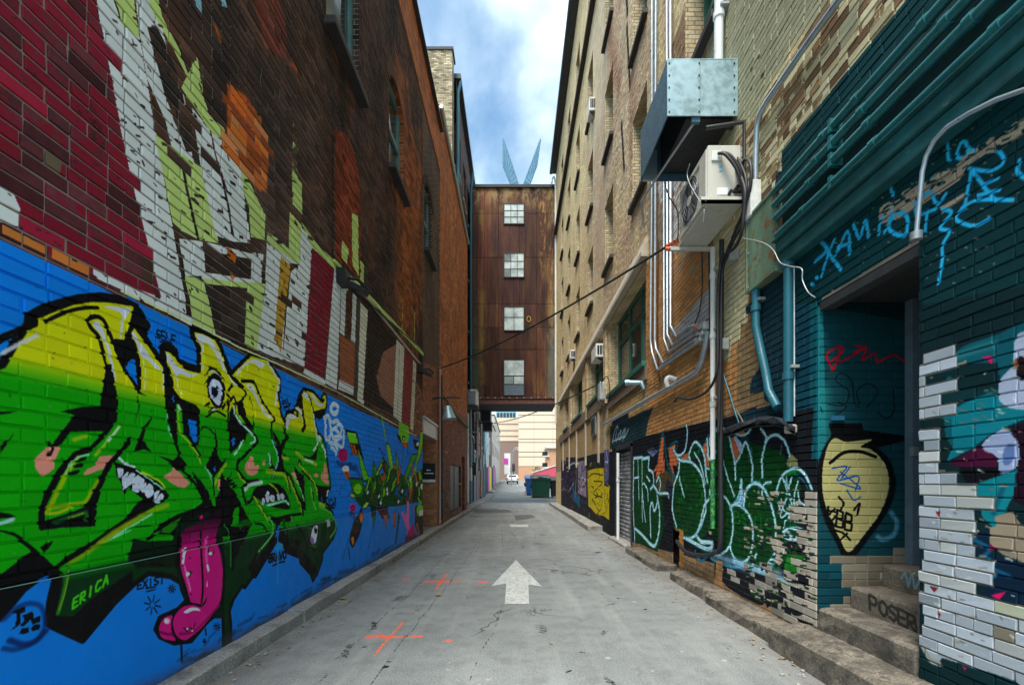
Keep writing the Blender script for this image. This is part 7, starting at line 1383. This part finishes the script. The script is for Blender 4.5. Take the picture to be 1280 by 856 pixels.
sub('terminal_cover', 'white_box', A_, MB().box(1.99, 2.09, 4.655, 4.672, 4.60, 4.70, .004)); sub('rating_label', 'white_paint', A_, MB().box(2.05, 2.16, 4.664, 4.671, 4.26, 4.33)); sub('rating_label', 'cyan_paint', A_, MB().box(2.05, 2.08, 4.660, 4.664, 4.215, 4.25)); sub('rating_label', 'cyan_paint', A_, MB().box(2.07, 2.10, 4.664, 4.671, 4.50, 4.55))
sub('valve', 'black_metal', A_, MB().cyl((2.23, 4.60, 4.30), (2.23, 4.67, 4.30), .022, 10).cyl((2.19, 4.62, 4.26), (2.27, 4.62, 4.26), .016, 8)); sub('valve', 'black_metal', A_, MB().cyl((2.17, 4.62, 4.27), (2.17, 4.67, 4.27), .018, 10))
sub('refrigerant_hose', 'black_rubber', A_, MB().tube([(2.05, 4.64, 4.66), (2.10, 4.58, 4.60), (2.20, 4.55, 4.42), (2.27, 4.58, 4.22), (2.29, 4.62, 4.02)], .016, 8, True)); sub('refrigerant_hose', 'black_rubber', A_, MB().tube([(2.08, 4.64, 4.67), (2.14, 4.58, 4.60), (2.23, 4.56, 4.44), (2.30, 4.60, 4.25), (2.31, 4.66, 4.0)], .014, 8, True))
sub('bracket', 'ac_beige', A_, MB().box(1.86, XR-.012, 4.60, 4.64, 4.13, 4.17).box(1.86, XR-.012, 4.60, 4.605, 4.13, 4.20)); sub('bracket', 'ac_beige', A_, MB().box(1.86, XR-.012, 5.50, 5.54, 4.12, 4.16)); sub('bolt', 'black_metal', A_, MB().cyl((1.9, 4.60, 4.15), (1.9, 4.585, 4.15), .012, 6))
sub('insulator', 'orange_tape', A_, MB().cyl((1.86, 5.52, 4.14), (1.82, 5.55, 4.16), .025, 8)); sub('base_pan', 'ac_beige', A_, MB().box(1.96, 2.3, 4.62, 5.52, 4.17, 4.19))
# window units
def window_unit(px0, X0, Y0, Y1, z0, z1, label):
    t = thing('window_air_conditioner', (XR-.1, Y0, z0), label, 'air conditioner', 'white air conditioners on the warehouse windows')
    sub('casing', 'white_box', t, MB().box(X0, XR-.01, Y0, Y1, z0, z1, .015)); mb = MB(); w = (XR-X0)
    for i in range(3): mb.box(X0+w*(.14+.27*i), X0+w*(.14+.27*i)+w*.19, Y0-.012, Y0+.002, z0+(z1-z0)*.2, z1-(z1-z0)*.15)
    sub('grille', 'black_metal', t, mb); sub('bracket', 'dark_sill', t, MB().prism([(X0+.02, z0), (XR, z0), (XR, z0-.15)], 'y', Y0+.05, Y0+.08))
window_unit(0, 2.14, 12.2, 12.95, 4.66, 5.02, 'white window air conditioner above the grey electric box and cables')
window_unit(0, 2.22, 13.75, 14.25, 12.45, 12.85, 'white window air conditioner high up beside the top windows')
window_unit(0, 2.20, 18.3, 18.8, 6.25, 6.60, 'small white window air conditioner just above the pale stone cornice')
# ================================================================ rusty bridge between the buildings
YB = 27.0
BG = thing('enclosed_bridge', (-.1, YB+1.5, 5.9), 'tall rust brown metal clad bridge spanning the alley between the buildings', 'bridge')
xl, xr = -2.63, 2.42; cs = [xl, -2.63+.82, (623-VX)*YB/F, .24, (671-VX)*YB/F, 1.86, xr]; zs = [6.28, 9.1, 10.4, 11.77, 14.5, 17.08, 18.58]
for i in range(len(cs)-1):
    for j in range(len(zs)-1):
        d = R_.uniform(0, .02); mb = MB().box(cs[i]+.008, cs[i+1]-.008, YB-d, YB+.06, zs[j]+.008, zs[j+1]-.008, .006)
        w = cs[i+1]-cs[i]; nr = max(2, int(w/.30))
        for k in range(1, nr): x = cs[i]+w*k/nr; mb.box(x-.015, x+.015, YB-d-.016, YB-d+.01, zs[j]+.01, zs[j+1]-.01)
        sub('panel', 'rust', BG, mb)
sub('core', 'rust', BG, MB().box(xl+.01, xr-.01, YB+.03, YB+3.2, 6.0, 18.5)); sub('roof_edge', 'roof_black', BG, MB().box(xl-.05, xr+.05, YB-.10, YB+3.3, 18.58, 18.74)); sub('girder', 'girder', BG, MB().box(xl-.1, xr+.1, YB-.10, YB+.12, 5.92, 6.26).box(xl-.1, xr+.1, YB-.18, YB+.2, 5.90, 5.96).box(xl-.1, xr+.1, YB-.16, YB+.14, 6.22, 6.275)); sub('underside', 'roof_black', BG, MB().box(xl, xr, YB+.1, YB+3.2, 5.95, 6.02))
mb = MB()
for i in range(12): mb.cyl((xl+.2+i*.42, YB-.20, 6.25), (xl+.2+i*.42, YB-.15, 6.25), .03, 6)
sub('rivet', 'pale_wall', BG, mb)
Z = lambda y: CZ+(VY-y)*YB/F
wx0, wx1 = (629.5-VX)*YB/F, (655.5-VX)*YB/F
def bwin(y0, y1, nx, nz, rowsplit=None):
    z1, z0 = Z(y0), Z(y1); f = MB(); t = .05; ya, yb = YB-.07, YB-.02
    f.box(wx0, wx1, ya, yb, z0, z0+t).box(wx0, wx1, ya, yb, z1-t, z1).box(wx0, wx0+t, ya, yb, z0+t, z1-t).box(wx1-t, wx1, ya, yb, z0+t, z1-t)
    zz = rowsplit or [z0+t+(z1-z0-2*t)*j/nz for j in range(nz+1)]; xx = [wx0+t+(wx1-wx0-2*t)*i/nx for i in range(nx+1)]
    for x in xx[1:-1]: f.box(x-.016, x+.016, ya+.003, yb, z0+t, z1-t)
    for z in zz[1:-1]: f.box(wx0+t, wx1-t, ya+.006, yb, z-.016, z+.016)
    w = sub('window', 'dark_sill', BG, f)
    for i in range(nx):
        for j in range(nz): sub('pane', 'glass_white' if R_.random() < .9 else 'glass_pale', w, MB().box(xx[i], xx[i+1], YB-.05, YB-.03, zz[j], zz[j+1]))
    return w
bwin(255, 281, 3, 3); bwin(316.5, 347.5, 3, 3); bwin(383.5, 414, 2, 2, [Z(414)+.05, Z(397), Z(383.5)-.05])
w = sub('window', 'dark_sill', BG, MB().box(wx0, wx1, YB-.06, YB-.02, Z(495), Z(450))); sub('pane', 'glass_white', w, MB().box(wx0+.04, wx1-.04, YB-.075, YB-.055, Z(469.5), Z(451))); sub('pane', 'glass_pale', w, MB().box(wx0+.05, -.1, YB-.075, YB-.055, Z(480), Z(471))); sub('pane', 'glass_white', w, MB().box(-.06, wx1-.05, YB-.075, YB-.055, Z(480), Z(471))); sub('pane', 'slate_blue', w, MB().box(wx0+.05, wx1-.05, YB-.075, YB-.055, Z(494), Z(481.5)))
p = at_y(661, 399, YB); sub('ring', 'yellow_paint', BG, MB().tube([(p[0]+.11*math.cos(t), YB-.03, p[2]+.16*math.sin(t)) for t in np.linspace(0, 6.28, 17)], .015, 5, cap=False))
solo('downpipe', 'blue_pipe', MB().tube([(-2.45, 26.7, 19.3), (-2.52, 26.75, 18.7), (-2.58, 26.8, 18.2), (-2.58, 26.8, 6.2)], .075, 8), 'blue grey downpipe on the left edge of the rusty bridge', 'pipe')
solo('downpipe', 'white_pipe', MB().tube([(2.12, 26.75, 18.7), (2.15, 26.75, 19.0), (2.27, 26.75, 19.05), (2.35, 26.75, 18.7), (2.36, 26.75, 4.7)], .06, 8), 'white downpipe on the right edge of the rusty bridge', 'pipe')
def fin(pts, label, sg):
    q = [((a-VX)*29/F, CZ+(VY-b)*29/F) for a, b in pts]; t = thing('roof_fin', (sum(a for a, b in q)/len(q), 29, 18.74), label, 'fin', 'pair of blue fins on the bridge roof')
    sub('glass_plate', 'fin_blue', t, MB().prism(q, 'y', 28.97, 29.03))
    mb = MB(); n = len(q)
    for i in range(n): mb.tube([(q[i][0], 29, q[i][1]), (q[(i+1) % n][0], 29, q[(i+1) % n][1])], .045, 5)
    a, b, c, d = q; 
    for k in range(1, 9): u = k/9; e = (a[0]+(b[0]-a[0])*u, a[1]+(b[1]-a[1])*u); f_ = (d[0]+(c[0]-d[0])*u, d[1]+(c[1]-d[1])*u); mb.tube([(e[0], 28.95, e[1]), (f_[0], 28.95, f_[1])], .009, 4)
    sub('frame', 'galv_dark', t, mb)
fin([(629, 174), (649, 234), (640, 234), (629, 208)], 'blue ribbed fin leaning left on the rusty bridge roof', -1)
fin([(675.5, 174), (653, 234), (661, 234), (671, 207)], 'blue ribbed fin leaning right on the rusty bridge roof', 1)
# span cables
def catenary(a, b, sag, n=16): return [(a[0]+(b[0]-a[0])*t, a[1]+(b[1]-a[1])*t, a[2]+(b[2]-a[2])*t-sag*4*t*(1-t)) for t in np.linspace(0, 1, n)]
a = at_x(548, 461, XL+.1); b = at_x(845, 301, XR-.45); solo('span_cable', 'black_rubber', MB().tube(catenary(a, b, .16), .017, 6), 'thick black cable slung across the alley in front of the rusty bridge', 'cable')
solo('span_cable', 'orange_tape', MB().tube([(b[0]-.07, b[1]+.10, b[2]-.01), (b[0]+.02, b[1], b[2])], .026, 6), 'orange sleeve where the slung cable meets the air conditioner bracket', 'cable sleeve')
a = at_x(600, 529, -2.5); b = at_x(752, 478, XR-.1); solo('span_cable', 'black_rubber', MB().tube(catenary(a, b, .35), .02, 5), 'thin black cable slung low under the rusty bridge', 'cable')
# ================================================================ left side under and beyond the bridge
def ac_box(px0, px1, y0, y1, Y, label):
    a = at_y(px0, y1, Y); b = at_y(px1, y0, Y); t = thing('air_conditioner', (a[0], Y, a[2]), label, 'air conditioner'); sub('casing', 'slate_blue', t, MB().box(a[0]-.3, b[0], Y, Y+.9, a[2], b[2], .02)); sub('grille_frame', 'white_box', t, MB().box(b[0]-.06, b[0]+.02, Y-.02, Y+.9, a[2], b[2]).box(a[0]+.1, b[0], Y-.02, Y, b[2]-.08, b[2]))
    mb = MB()
    for i in range(9): mb.box(a[0], b[0]-.07, Y-.015, Y-.004, a[2]+.08+i*(b[2]-a[2]-.18)/9, a[2]+.11+i*(b[2]-a[2]-.18)/9)
    sub('grille', 'lamp_grey', t, mb); sub('bracket', 'black_metal', t, MB().box(XT+.1, b[0]+.05, Y, Y+.9, a[2]-.1, a[2]-.01))
ac_box(585.5, 596, 486.5, 506, 22.5, 'boxy air conditioner with pale frame under the left end of the bridge')
for i, (p0, p1, y0, y1, Y) in enumerate(((601, 613.5, 512, 526, 30), (603.5, 615, 527, 538, 31.5))):
    a = at_y(p0, y1, Y); b = at_y(p1, y0, Y); t = thing('vent_box', (a[0], Y, a[2]), ['upper black vent box jutting from the left wall beyond the bridge', 'lower black vent box jutting from the left wall beyond the bridge'][i], 'vent', 'black vent boxes'); sub('casing', 'black_metal', t, MB().box(a[0], b[0], Y, Y+1.0, a[2], b[2], .02)); sub('face', 'dark_door', t, MB().box(a[0]+.08, b[0]-.08, Y-.01, Y+.01, a[2]+.08, b[2]-.08)); sub('bracket', 'black_metal', t, MB().box(XT+.1, a[0]+.1, Y+.1, Y+.25, b[2]-.1, b[2]-.02))
mats = ['slate_blue', 'dark_door', 'slate_blue', 'red_paint', 'timber', 'cyan_paint', 'pale_wall', 'roof_black', 'magenta', 'yellow_paint', 'cyan_paint', 'pale_wall', 'dark_door', 'pale_wall']
# ground-floor fronts on the dark building (21.5-40)
for i, (y0, y1, m, z1) in enumerate(((21.7, 23.4, 'dark_door', 3.0), (23.5, 24.0, 'white_paint', 2.8), (24.4, 26.2, 'slate_blue', 2.9), (27.0, 28.2, 'black_metal', 4.0), (28.6, 31.0, 'slate_blue', 3.2), (31.6, 34.0, 'red_paint', 5.0), (34.5, 38.0, 'timber', 3.4))):
    f = sub('door' if i % 2 == 0 else 'shopfront', m, L4, MB().box(XT+.1, XT+.26, y0, y1, .1, z1, .02)); sub('door_frame', 'pale_wall' if i % 3 == 1 else 'slate_blue', f, MB().box(XT+.24, XT+.34, y0-.08, y0, .1, z1+.1).box(XT+.24, XT+.34, y1, y1+.08, .1, z1+.1).box(XT+.24, XT+.34, y0, y1, z1, z1+.1))
for i, (y, z0, z1, m, lab) in enumerate(((22.4, .2, 6.6, 'slate_blue', 'dark blue service pipe nearest the orange wall, under the bridge'), (23.9, .3, 4.9, 'white_pipe', 'white service pipe under the left end of the bridge'), (25.3, .2, 5.8, 'galv_dark', 'blue steel service pipe between dark doors under the bridge'), (29.8, .2, 7.5, 'pale_wall', 'cream service pipe just beyond the bridge on the left'), (33.0, .3, 6.6, 'stone', 'tan service pipe beside the red shopfront'), (36, .3, 8, 'cyan_paint', 'pale blue service pipe far down the left wall'))):
    solo('service_pipe', m, MB().tube([(XT+.4, y, z0), (XT+.4, y, z1)], .06, 7).box(XT+.1, XT+.42, y-.1, y+.1, z1*.6, z1*.6+.12), lab, 'pipe')
rw = random.Random(31)
for i in range(5):
    y0 = 22+i*3.2; z0 = rw.uniform(3.0, 6.2); solo('wall_wire', 'black_rubber', MB().tube(catenary((XT+.2+rw.uniform(0, .3), y0, z0), (XT+.25+rw.uniform(0, .5), y0+rw.uniform(2.5, 6), z0+rw.uniform(-1, 1)), rw.uniform(.1, .5), 9), .018, 4), 'sagging dark wire on the cluttered left wall, '+['nearest to that building', 'under the black vent boxes', 'just past the bridge', 'near the red shopfront', 'farthest down the alley'][i], 'wire', 'wires on the cluttered left wall')
for i in range(5):
    y0 = 24.2+i*3.1; solo('wall_box', ['box_grey', 'black_metal', 'slate_blue', 'box_grey', 'white_box'][i], MB().box(XT+.1, XT+.55, y0, y0+.5, 1.4+i*.35, 2.1+i*.4, .02), ['grey wall box nearest the orange building past the bridge line', 'black wall box under the bridge on the left wall', 'blue grey wall box on the left wall below the bridge', 'grey wall box just past the bridge on the left', 'pale wall box farthest along the dark left wall'][i], 'box')
def facade(x, y0, y1, h, m, label, bands=(), gnd=0.1, win=True, gm='dark_door'):
    t = thing('far_building', (x-1, (y0+y1)/2, gz(y0)), label, 'building'); g0 = gz(y0)
    sub('wall', m, t, MB().box(x-8, x, y0, y1, g0-.5, g0+h)); sub('roof_edge', 'roof_black', t, MB().box(x-8, x+.1, y0-.03, y1, g0+h, g0+h+.15)); sub('door', gm, t, MB().box(x, x+.08, y0+.6, y0+2.2, g0+.1, g0+2.6))
    if win:
        for k in range(int((h-4)/3)):
            for j in range(max(1, int((y1-y0)/3.5))): w = sub('window', 'white_paint', t, MB().box(x, x+.06, y0+.8+j*3.2, y0+2.2+j*3.2, g0+4+k*3, g0+5.8+k*3)); sub('pane', 'glass', w, MB().box(x+.05, x+.075, y0+.9+j*3.2, y0+2.1+j*3.2, g0+4.1+k*3, g0+5.7+k*3))
    for (a, b, c, d, mm) in bands: sub('painted_panel', mm, t, MB().box(x, x+.12, a, b, g0+c, g0+d))
    return t
facade(-2.75, 40.05, 44, 10.5, 'slate_blue', 'far building with pale cyan graffiti beyond the dark windowed one', [(40.3, 43.5, 3.2, 6.5, 'cyan_paint'), (41, 41.4, .2, 3, 'timber')], gm='timber')
facade(-2.8, 44.05, 49, 9.5, 'pale_wall', 'far cream building between the cyan graffiti and the magenta panel', [(45.5, 47.5, .2, 2.6, 'magenta'), (47.8, 48.8, .2, 2.8, 'yellow_paint')])
facade(-2.85, 49.05, 56, 13.5, 'roof_black', 'far dark slab building taller than its cream neighbours', [(50, 53, .1, 2.6, 'yellow_paint')])
facade(-2.9, 56.05, 66, 8.0, 'pale_wall', 'low far cream building before the white banner', [(57, 60, .1, 2.6, 'blue_sign'), (61, 62.5, .1, 3, 'magenta')])
facade(-3.0, 66.05, 90, 10.0, 'pale_wall', 'far off-white building where the alley reaches the street', [])
# banner, lamp post, traffic signal
p = at_y(633, 578, 64); t = thing('street_banner', (p[0], 64, p[2]), 'white banner with a pink corner at the far left end', 'banner'); sub('cloth', 'white_paint', t, MB().box(p[0]-.3, p[0]+.55, 64, 64.05, p[2]-1.6, p[2]+1.3)); sub('patch', 'magenta', t, MB().box(p[0]-.35, p[0]+.25, 63.95, 63.99, p[2]-.2, p[2]+.6)); sub('pole', 'lamp_grey', t, MB().cyl((p[0]+.7, 64.1, gz(64)), (p[0]+.7, 64.1, p[2]+1.6), .06, 8))
p = at_y(641, 600, 84); t = thing('street_lamp', (p[0], 84, gz(84)), 'double armed street lamp far beyond the white car', 'street lamp'); zt_ = CZ+(VY-562)*84/F; sub('pole', 'lamp_grey', t, MB().tube([(p[0], 84, gz(84)), (p[0], 84, zt_)], [.12, .07], 8))
for s in (1, .35): sub('arm', 'lamp_grey', t, MB().tube([(p[0], 84, zt_-.6+s*.5), (p[0]+.5, 84, zt_-.1+s*.5), (p[0]+1.1, 84, zt_-.1+s*.5)], .05, 6)); sub('lamp_head', 'white_box', t, MB().box(p[0]+.8, p[0]+1.3, 83.85, 84.15, zt_-.2+s*.5, zt_-.08+s*.5))
p = at_y(642, 586, 80); t = thing('traffic_signal', (p[0], 80, gz(80)), 'black traffic signal above the white car', 'traffic light'); sub('pole', 'black_metal', t, MB().cyl((p[0], 80, gz(80)), (p[0], 80, p[2]+1), .07, 8)); sub('signal_head', 'black_metal', t, MB().box(p[0]-.25, p[0]+.25, 79.9, 80.2, p[2]-.4, p[2]+.9, .05)); sub('signal_head', 'black_metal', t, MB().box(p[0]-.9, p[0]-.45, 79.9, 80.2, p[2]-.6, p[2]+.3, .05))
for i, c in enumerate(('red_paint', 'timber', 'bin_green')): sub('lens', c, t, MB().cyl((p[0], 79.9, p[2]+.65-i*.4), (p[0], 79.86, p[2]+.65-i*.4), .12, 10))
# ---- far end block
Bl = thing('office_block', (10, 112, 1.7), 'large beige block with dark horizontal joints closing the alley', 'building'); zz = 4.0; hs = [600, 583, 571, 565, 553, 549, 536, 528, 519, 508, 498, 486]; 
x0, x1 = (648-VX)*110/F, 24
sub('wall', 'brown_clad', Bl, MB().box(x0+.05, x1, 110.2, 124, 1.5, 40))
zl = [CZ+(VY-v)*110/F for v in hs]+[26, 30, 34, 38, 40]
sub('plinth', 'brick_orange', Bl, MB().box(x0, x1, 109.9, 110.3, 1.2, zl[1]))
for j in range(1, len(zl)-1):
    xs_ = [x0, 4.5, 9, 14, 19, x1]
    for i in range(5): sub('panel', 'beige_clad', Bl, MB().box(xs_[i]+.02, xs_[i+1]-.02, 110, 110.25, zl[j]+.12, zl[j+1]-.04))
B2 = thing('office_block', (-3, 118, 1.7), 'brown and tan block behind the street lamp at the far end', 'building'); x0, x1 = (628-VX)*116/F, (649-VX)*116/F
zz = lambda v: CZ+(VY-v)*116/F
sub('wall', 'brown_clad', B2, MB().box(x0-4, x1, 116, 124, 1.2, zz(551))); sub('upper_storey', 'beige_clad', B2, MB().box(x0-4, x1, 115.9, 124, zz(551), zz(522)))
for v in (530, 538, 545): sub('band', 'brown_clad', B2, MB().box(x0-4, x1, 115.8, 115.95, zz(v), zz(v)+.12))
t = thing('glass_tower', (-4, 150, 1.7), 'teal glass tower glimpsed above the far tan block', 'building'); x0, x1 = (620-VX)*150/F, (645-VX)*150/F; za = CZ+(VY-512)*150/F; sub('wall', 'cyan_paint', t, MB().box(x0, x1, 150, 160, 1, za))
for i in range(6): sub('pane', 'glass', t, MB().box(x0+.3+i*1.05, x0+1.1+i*1.05, 149.9, 150.02, za-7, za-1))
h = thing('brick_house', (7, 88, 1.2), 'small salmon brick house with balconies in front of the beige block', 'house'); x0, x1 = (684.5-VX)*88/F, (700-VX)*88/F; zz = lambda v: CZ+(VY-v)*88/F
sub('wall', 'brick_orange', h, MB().box(x0, x1+3, 88, 96, 1, zz(560))); sub('roof', 'white_box', h, MB().box(x0-.3, x1+3.2, 87.6, 96, zz(560), zz(557.5))); 
for v in (570, 584): b_ = sub('balcony', 'white_box', h, MB().box(x0-.9, x0+.3, 87.6, 90, zz(v)-.1, zz(v)+.08)); sub('window', 'glass', h, MB().box(x0-.02, x0+.02, 88.3, 90, zz(v)+.1, zz(v)+1.5)); sub('shade', 'black_metal', h, MB().box(x0-.9, x0, 88.2, 90.4, zz(v)+.15, zz(v)+.9))
# parasol / red awning with stall behind the bins
t = thing('market_awning', (4, 60, .7), 'faded red awning behind the green dumpster', 'awning'); x0, x1 = (667-VX)*60/F, (700-VX)*60/F; zz = lambda v: CZ+(VY-v)*60/F
sub('canopy', 'cloth_pink', t, MB().prism([(x0, zz(591.5)), (x1, zz(581)), (x1, zz(596)), (x0, zz(594))], 'y', 60, 63)); sub('edge_beam', 'lamp_grey', t, MB().tube([(x0-.3, 60, zz(591)), (x1, 60, zz(580.5))], .08, 6))
for i in range(3): sub('post', 'white_pipe', t, MB().cyl((x0+.3+i*1.4, 60.2, gz(60)), (x0+.3+i*1.4, 60.2, zz(593)), .05, 6))
for i, (c, a, b) in enumerate((('white_paint', 670, 676), ('cyan_paint', 676, 680), ('yellow_paint', 689, 693), ('bin_blue', 683, 688), ('white_paint', 680, 683))):
    solo('crate', c, MB().box((a-VX)*59/F, (b-VX)*59/F, 58.8, 59.4, gz(59), zz(596)), ['white crate behind the green dumpster, farthest left', 'pale cyan crate behind the green dumpster', 'yellow crate at the right behind the black bin', 'blue crate behind the green dumpster', 'narrow white crate between cyan and blue crates'][i], 'crate', 'crates under the red awning')
p = at_y(671, 590, 66); t = thing('small_tree', (p[0], 66, gz(66)), 'small green tree behind the dumpsters at the awning edge', 'tree'); sub('trunk', 'timber', t, MB().tube([(p[0], 66, gz(66)), (p[0], 66, p[2]-.3)], [.08, .05], 6)); mb = MB(); r = random.Random(4)
for i in range(260):
    a = r.uniform(0, 6.28); e = r.uniform(-1.3, 1.4); q = .75*r.random()**.4; c = Vector((p[0]+q*math.cos(a)*math.cos(e), 66+q*math.sin(a)*math.cos(e), p[2]+.2+.9*q*math.sin(e))); u = Vector((r.uniform(-1, 1), r.uniform(-1, 1), r.uniform(-1, 1))).normalized()*.07; v = u.orthogonal().normalized()*.06; mb.quad(c-u, c+v, c+u, c-v)
flat('leaf_green', (.05, .12, .03), .7); sub('crown', 'leaf_green', t, mb)
# ---- dumpsters
def dumpster(x0, x1, y0, y1, h, m, label, rub=True, grp='dumpsters past the bridge'):
    t = thing('dumpster', ((x0+x1)/2, (y0+y1)/2, gz(y0)), label, 'dumpster', grp); g0 = gz(y0)+.12
    sub('body', m, t, MB().prism([(x0+.08, g0), (x1-.08, g0), (x1, g0+h*.8), (x0, g0+h*.8)], 'y', y0, y1)); mb = MB()
    for i in range(5): x = x0+.15+(x1-x0-.3)*i/4; mb.box(x-.04, x+.04, y0-.05, y0, g0+.05, g0+h*.76)
    mb.box(x0-.05, x1+.05, y0-.06, y1+.03, g0+h*.76, g0+h*.82); sub('rib', m, t, mb)
    lid = sub('lid', m if not rub else 'bin_black', t, MB().prism([(y0-.05, g0+h*.82), (y1, g0+h*.82), (y1, g0+h), (y0+(y1-y0)*.55, g0+h*.93)], 'x', x0-.04, x1+.04)); sub('fork_pocket', 'black_metal', t, MB().box(x0-.12, x0+.0, y0+.3, y1-.3, g0+h*.4, g0+h*.52))
    for x in (x0+.15, x1-.15):
        for y in (y0+.15, y1-.15): sub('caster', 'black_rubber', t, MB().cyl((x-.03, y, g0-.055), (x+.03, y, g0-.055), .065, 10))
    if rub:
        mb = MB(); r = random.Random(6)
        for i in range(7): x = r.uniform(x0+.2, x1-.3); mb.box(x, x+.35, y0+.1, y0+.5, g0+h*.82, g0+h*.82+r.uniform(.04, .14))
        sub('rubbish', 'white_paint', t, mb)
dumpster(1.36, 2.92, 38.2, 40.0, 1.85, 'bin_green', 'large green dumpster with rubbish on top beyond the bridge'); dumpster(2.98, 3.75, 38.3, 39.6, 1.65, 'bin_black', 'black bin pressed against the right side of the green dumpster', False); dumpster(.98, 2.0, 41.6, 43.6, 1.75, 'bin_blue', 'blue dumpster half hidden behind the green one', False); dumpster(1.0, 2.2, 45.5, 47.5, 1.7, 'bin_blue', 'farther blue dumpster behind the first blue one', False)
# ---- car, seen from behind
cx, cy, g0 = -.42, 70.0, gz(71); t = thing('parked_car', (cx, cy+2, g0), 'white hatchback car driving away at the far end of the alley', 'car')
prof = [(0, .35), (0, .85), (.12, .95), (.35, 1.05), (.75, 1.42), (1.6, 1.48), (2.5, 1.38), (3.2, .98), (4.0, .85), (4.15, .5), (4.15, .3), (0, .3)]
bm = bmesh.new(); rows = []
for s, ins in ((-1, .12), (-1, 0), (1, 0), (1, .12)):
    rows.append([bm.verts.new((cx+s*(.88-(ins if z > .5 else ins*.5)-(max(z-.95, 0)*.28)), cy+y*(1 if not ins else .99), g0+z)) for y, z in prof])
n = len(prof)
for a, b in zip(rows[:-1], rows[1:]):
    for i in range(n): bm.faces.new((a[i], a[(i+1) % n], b[(i+1) % n], b[i]))
bm.faces.new(rows[0][::-1]); bm.faces.new(rows[-1]); me = bpy.data.meshes.new('body'); bm.to_mesh(me); bm.free(); me.materials.append(M['car_white']); o = bpy.data.objects.new('body', me); COL.objects.link(o); o.parent = t; o.location = -Vector(t.location)
sub('rear_window', 'windscreen', t, MB().add([(cx-.62, cy+.33, g0+1.06), (cx+.62, cy+.33, g0+1.06), (cx+.54, cy+.66, g0+1.36), (cx-.54, cy+.66, g0+1.36), (cx-.62, cy+.38, g0+1.05), (cx+.62, cy+.38, g0+1.05), (cx+.54, cy+.71, g0+1.35), (cx-.54, cy+.71, g0+1.35)], [(0, 1, 2, 3), (4, 7, 6, 5), (0, 4, 5, 1), (1, 5, 6, 2), (2, 6, 7, 3), (3, 7, 4, 0)]))
for s in (-1, 1):
    sub('side_window', 'windscreen', t, MB().box(cx+s*.80, cx+s*.70, cy+.9, cy+2.6, g0+1.0, g0+1.32)); sub('tail_light', 'red_lens', t, MB().box(cx+s*.62, cx+s*.84, cy-.02, cy+.10, g0+.78, g0+.93))
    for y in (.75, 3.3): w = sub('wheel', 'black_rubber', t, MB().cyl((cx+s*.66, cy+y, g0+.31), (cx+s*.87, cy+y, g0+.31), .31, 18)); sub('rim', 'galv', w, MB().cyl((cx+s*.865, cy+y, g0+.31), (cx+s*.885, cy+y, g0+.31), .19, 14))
    sub('mirror', 'car_white', t, MB().box(cx+s*.86, cx+s*1.02, cy+2.6, cy+2.7, g0+.98, g0+1.1))
sub('bumper', 'bin_black', t, MB().box(cx-.82, cx+.82, cy-.06, cy+.05, g0+.30, g0+.50, .03)); sub('number_plate', 'white_paint', t, MB().box(cx-.2, cx+.2, cy-.03, cy+.01, g0+.60, g0+.72))
# ---- litter
r = random.Random(8); mb = MB()
for i in range(330):
    if r.random() < .55: x, y = -2.03+abs(r.gauss(0, .10))+.02, r.uniform(2.2, 16)
    else: x, y = 2.08-abs(r.gauss(0, .14)), r.uniform(2.8, 14)
    if r.random() < .12: x, y = r.uniform(-1.9, 2), r.uniform(3, 12)
    s = r.uniform(.006, .026); a = r.uniform(0, 6.28); c, q = math.cos(a)*s, math.sin(a)*s; h = r.uniform(.002, .012)
    mb.add([(x-c, y-q, .005), (x+q*.6, y-c*.6, .006+h), (x+c, y+q, .005), (x-q*.6, y+c*.6, .006+h*.5)], [(0, 1, 2, 3)])
solo('fallen_leaves', 'leaf_a', mb, 'brown leaves and grit scattered along both kerbs', 'litter', kind='stuff')
mb = MB()
for i in range(380):
    x = r.choice([-1, 1]); X = (-2.01+abs(r.gauss(0, .12))) if x < 0 else 2.07-abs(r.gauss(0, .16)); Y = r.uniform(2.2, 13); s = r.uniform(.004, .014); mb.box(X-s, X+s, Y-s, Y+s*.8, 0, s*1.1, s*.4)
solo('pebbles', 'concrete', mb, 'pale pebbles and concrete crumbs in the gutters', 'litter', kind='stuff')
for i, (a, b, m) in enumerate(((548, 743.5, 'leaf_a'), (491, 705, 'leaf_a'), (428, 748, 'leaf_a'))):
    p = at_z(a, b, .01); solo('leaf', m, MB().add([(p[0]-.05, p[1], .008), (p[0], p[1]-.035, .02), (p[0]+.055, p[1], .008), (p[0], p[1]+.035, .024)], [(0, 1, 2, 3)]), ['small leaf near the orange sprayed cross by the arrow', 'orange leaf at the left kerb halfway down', 'tan leaf beside the left kerb'][i], 'leaf')
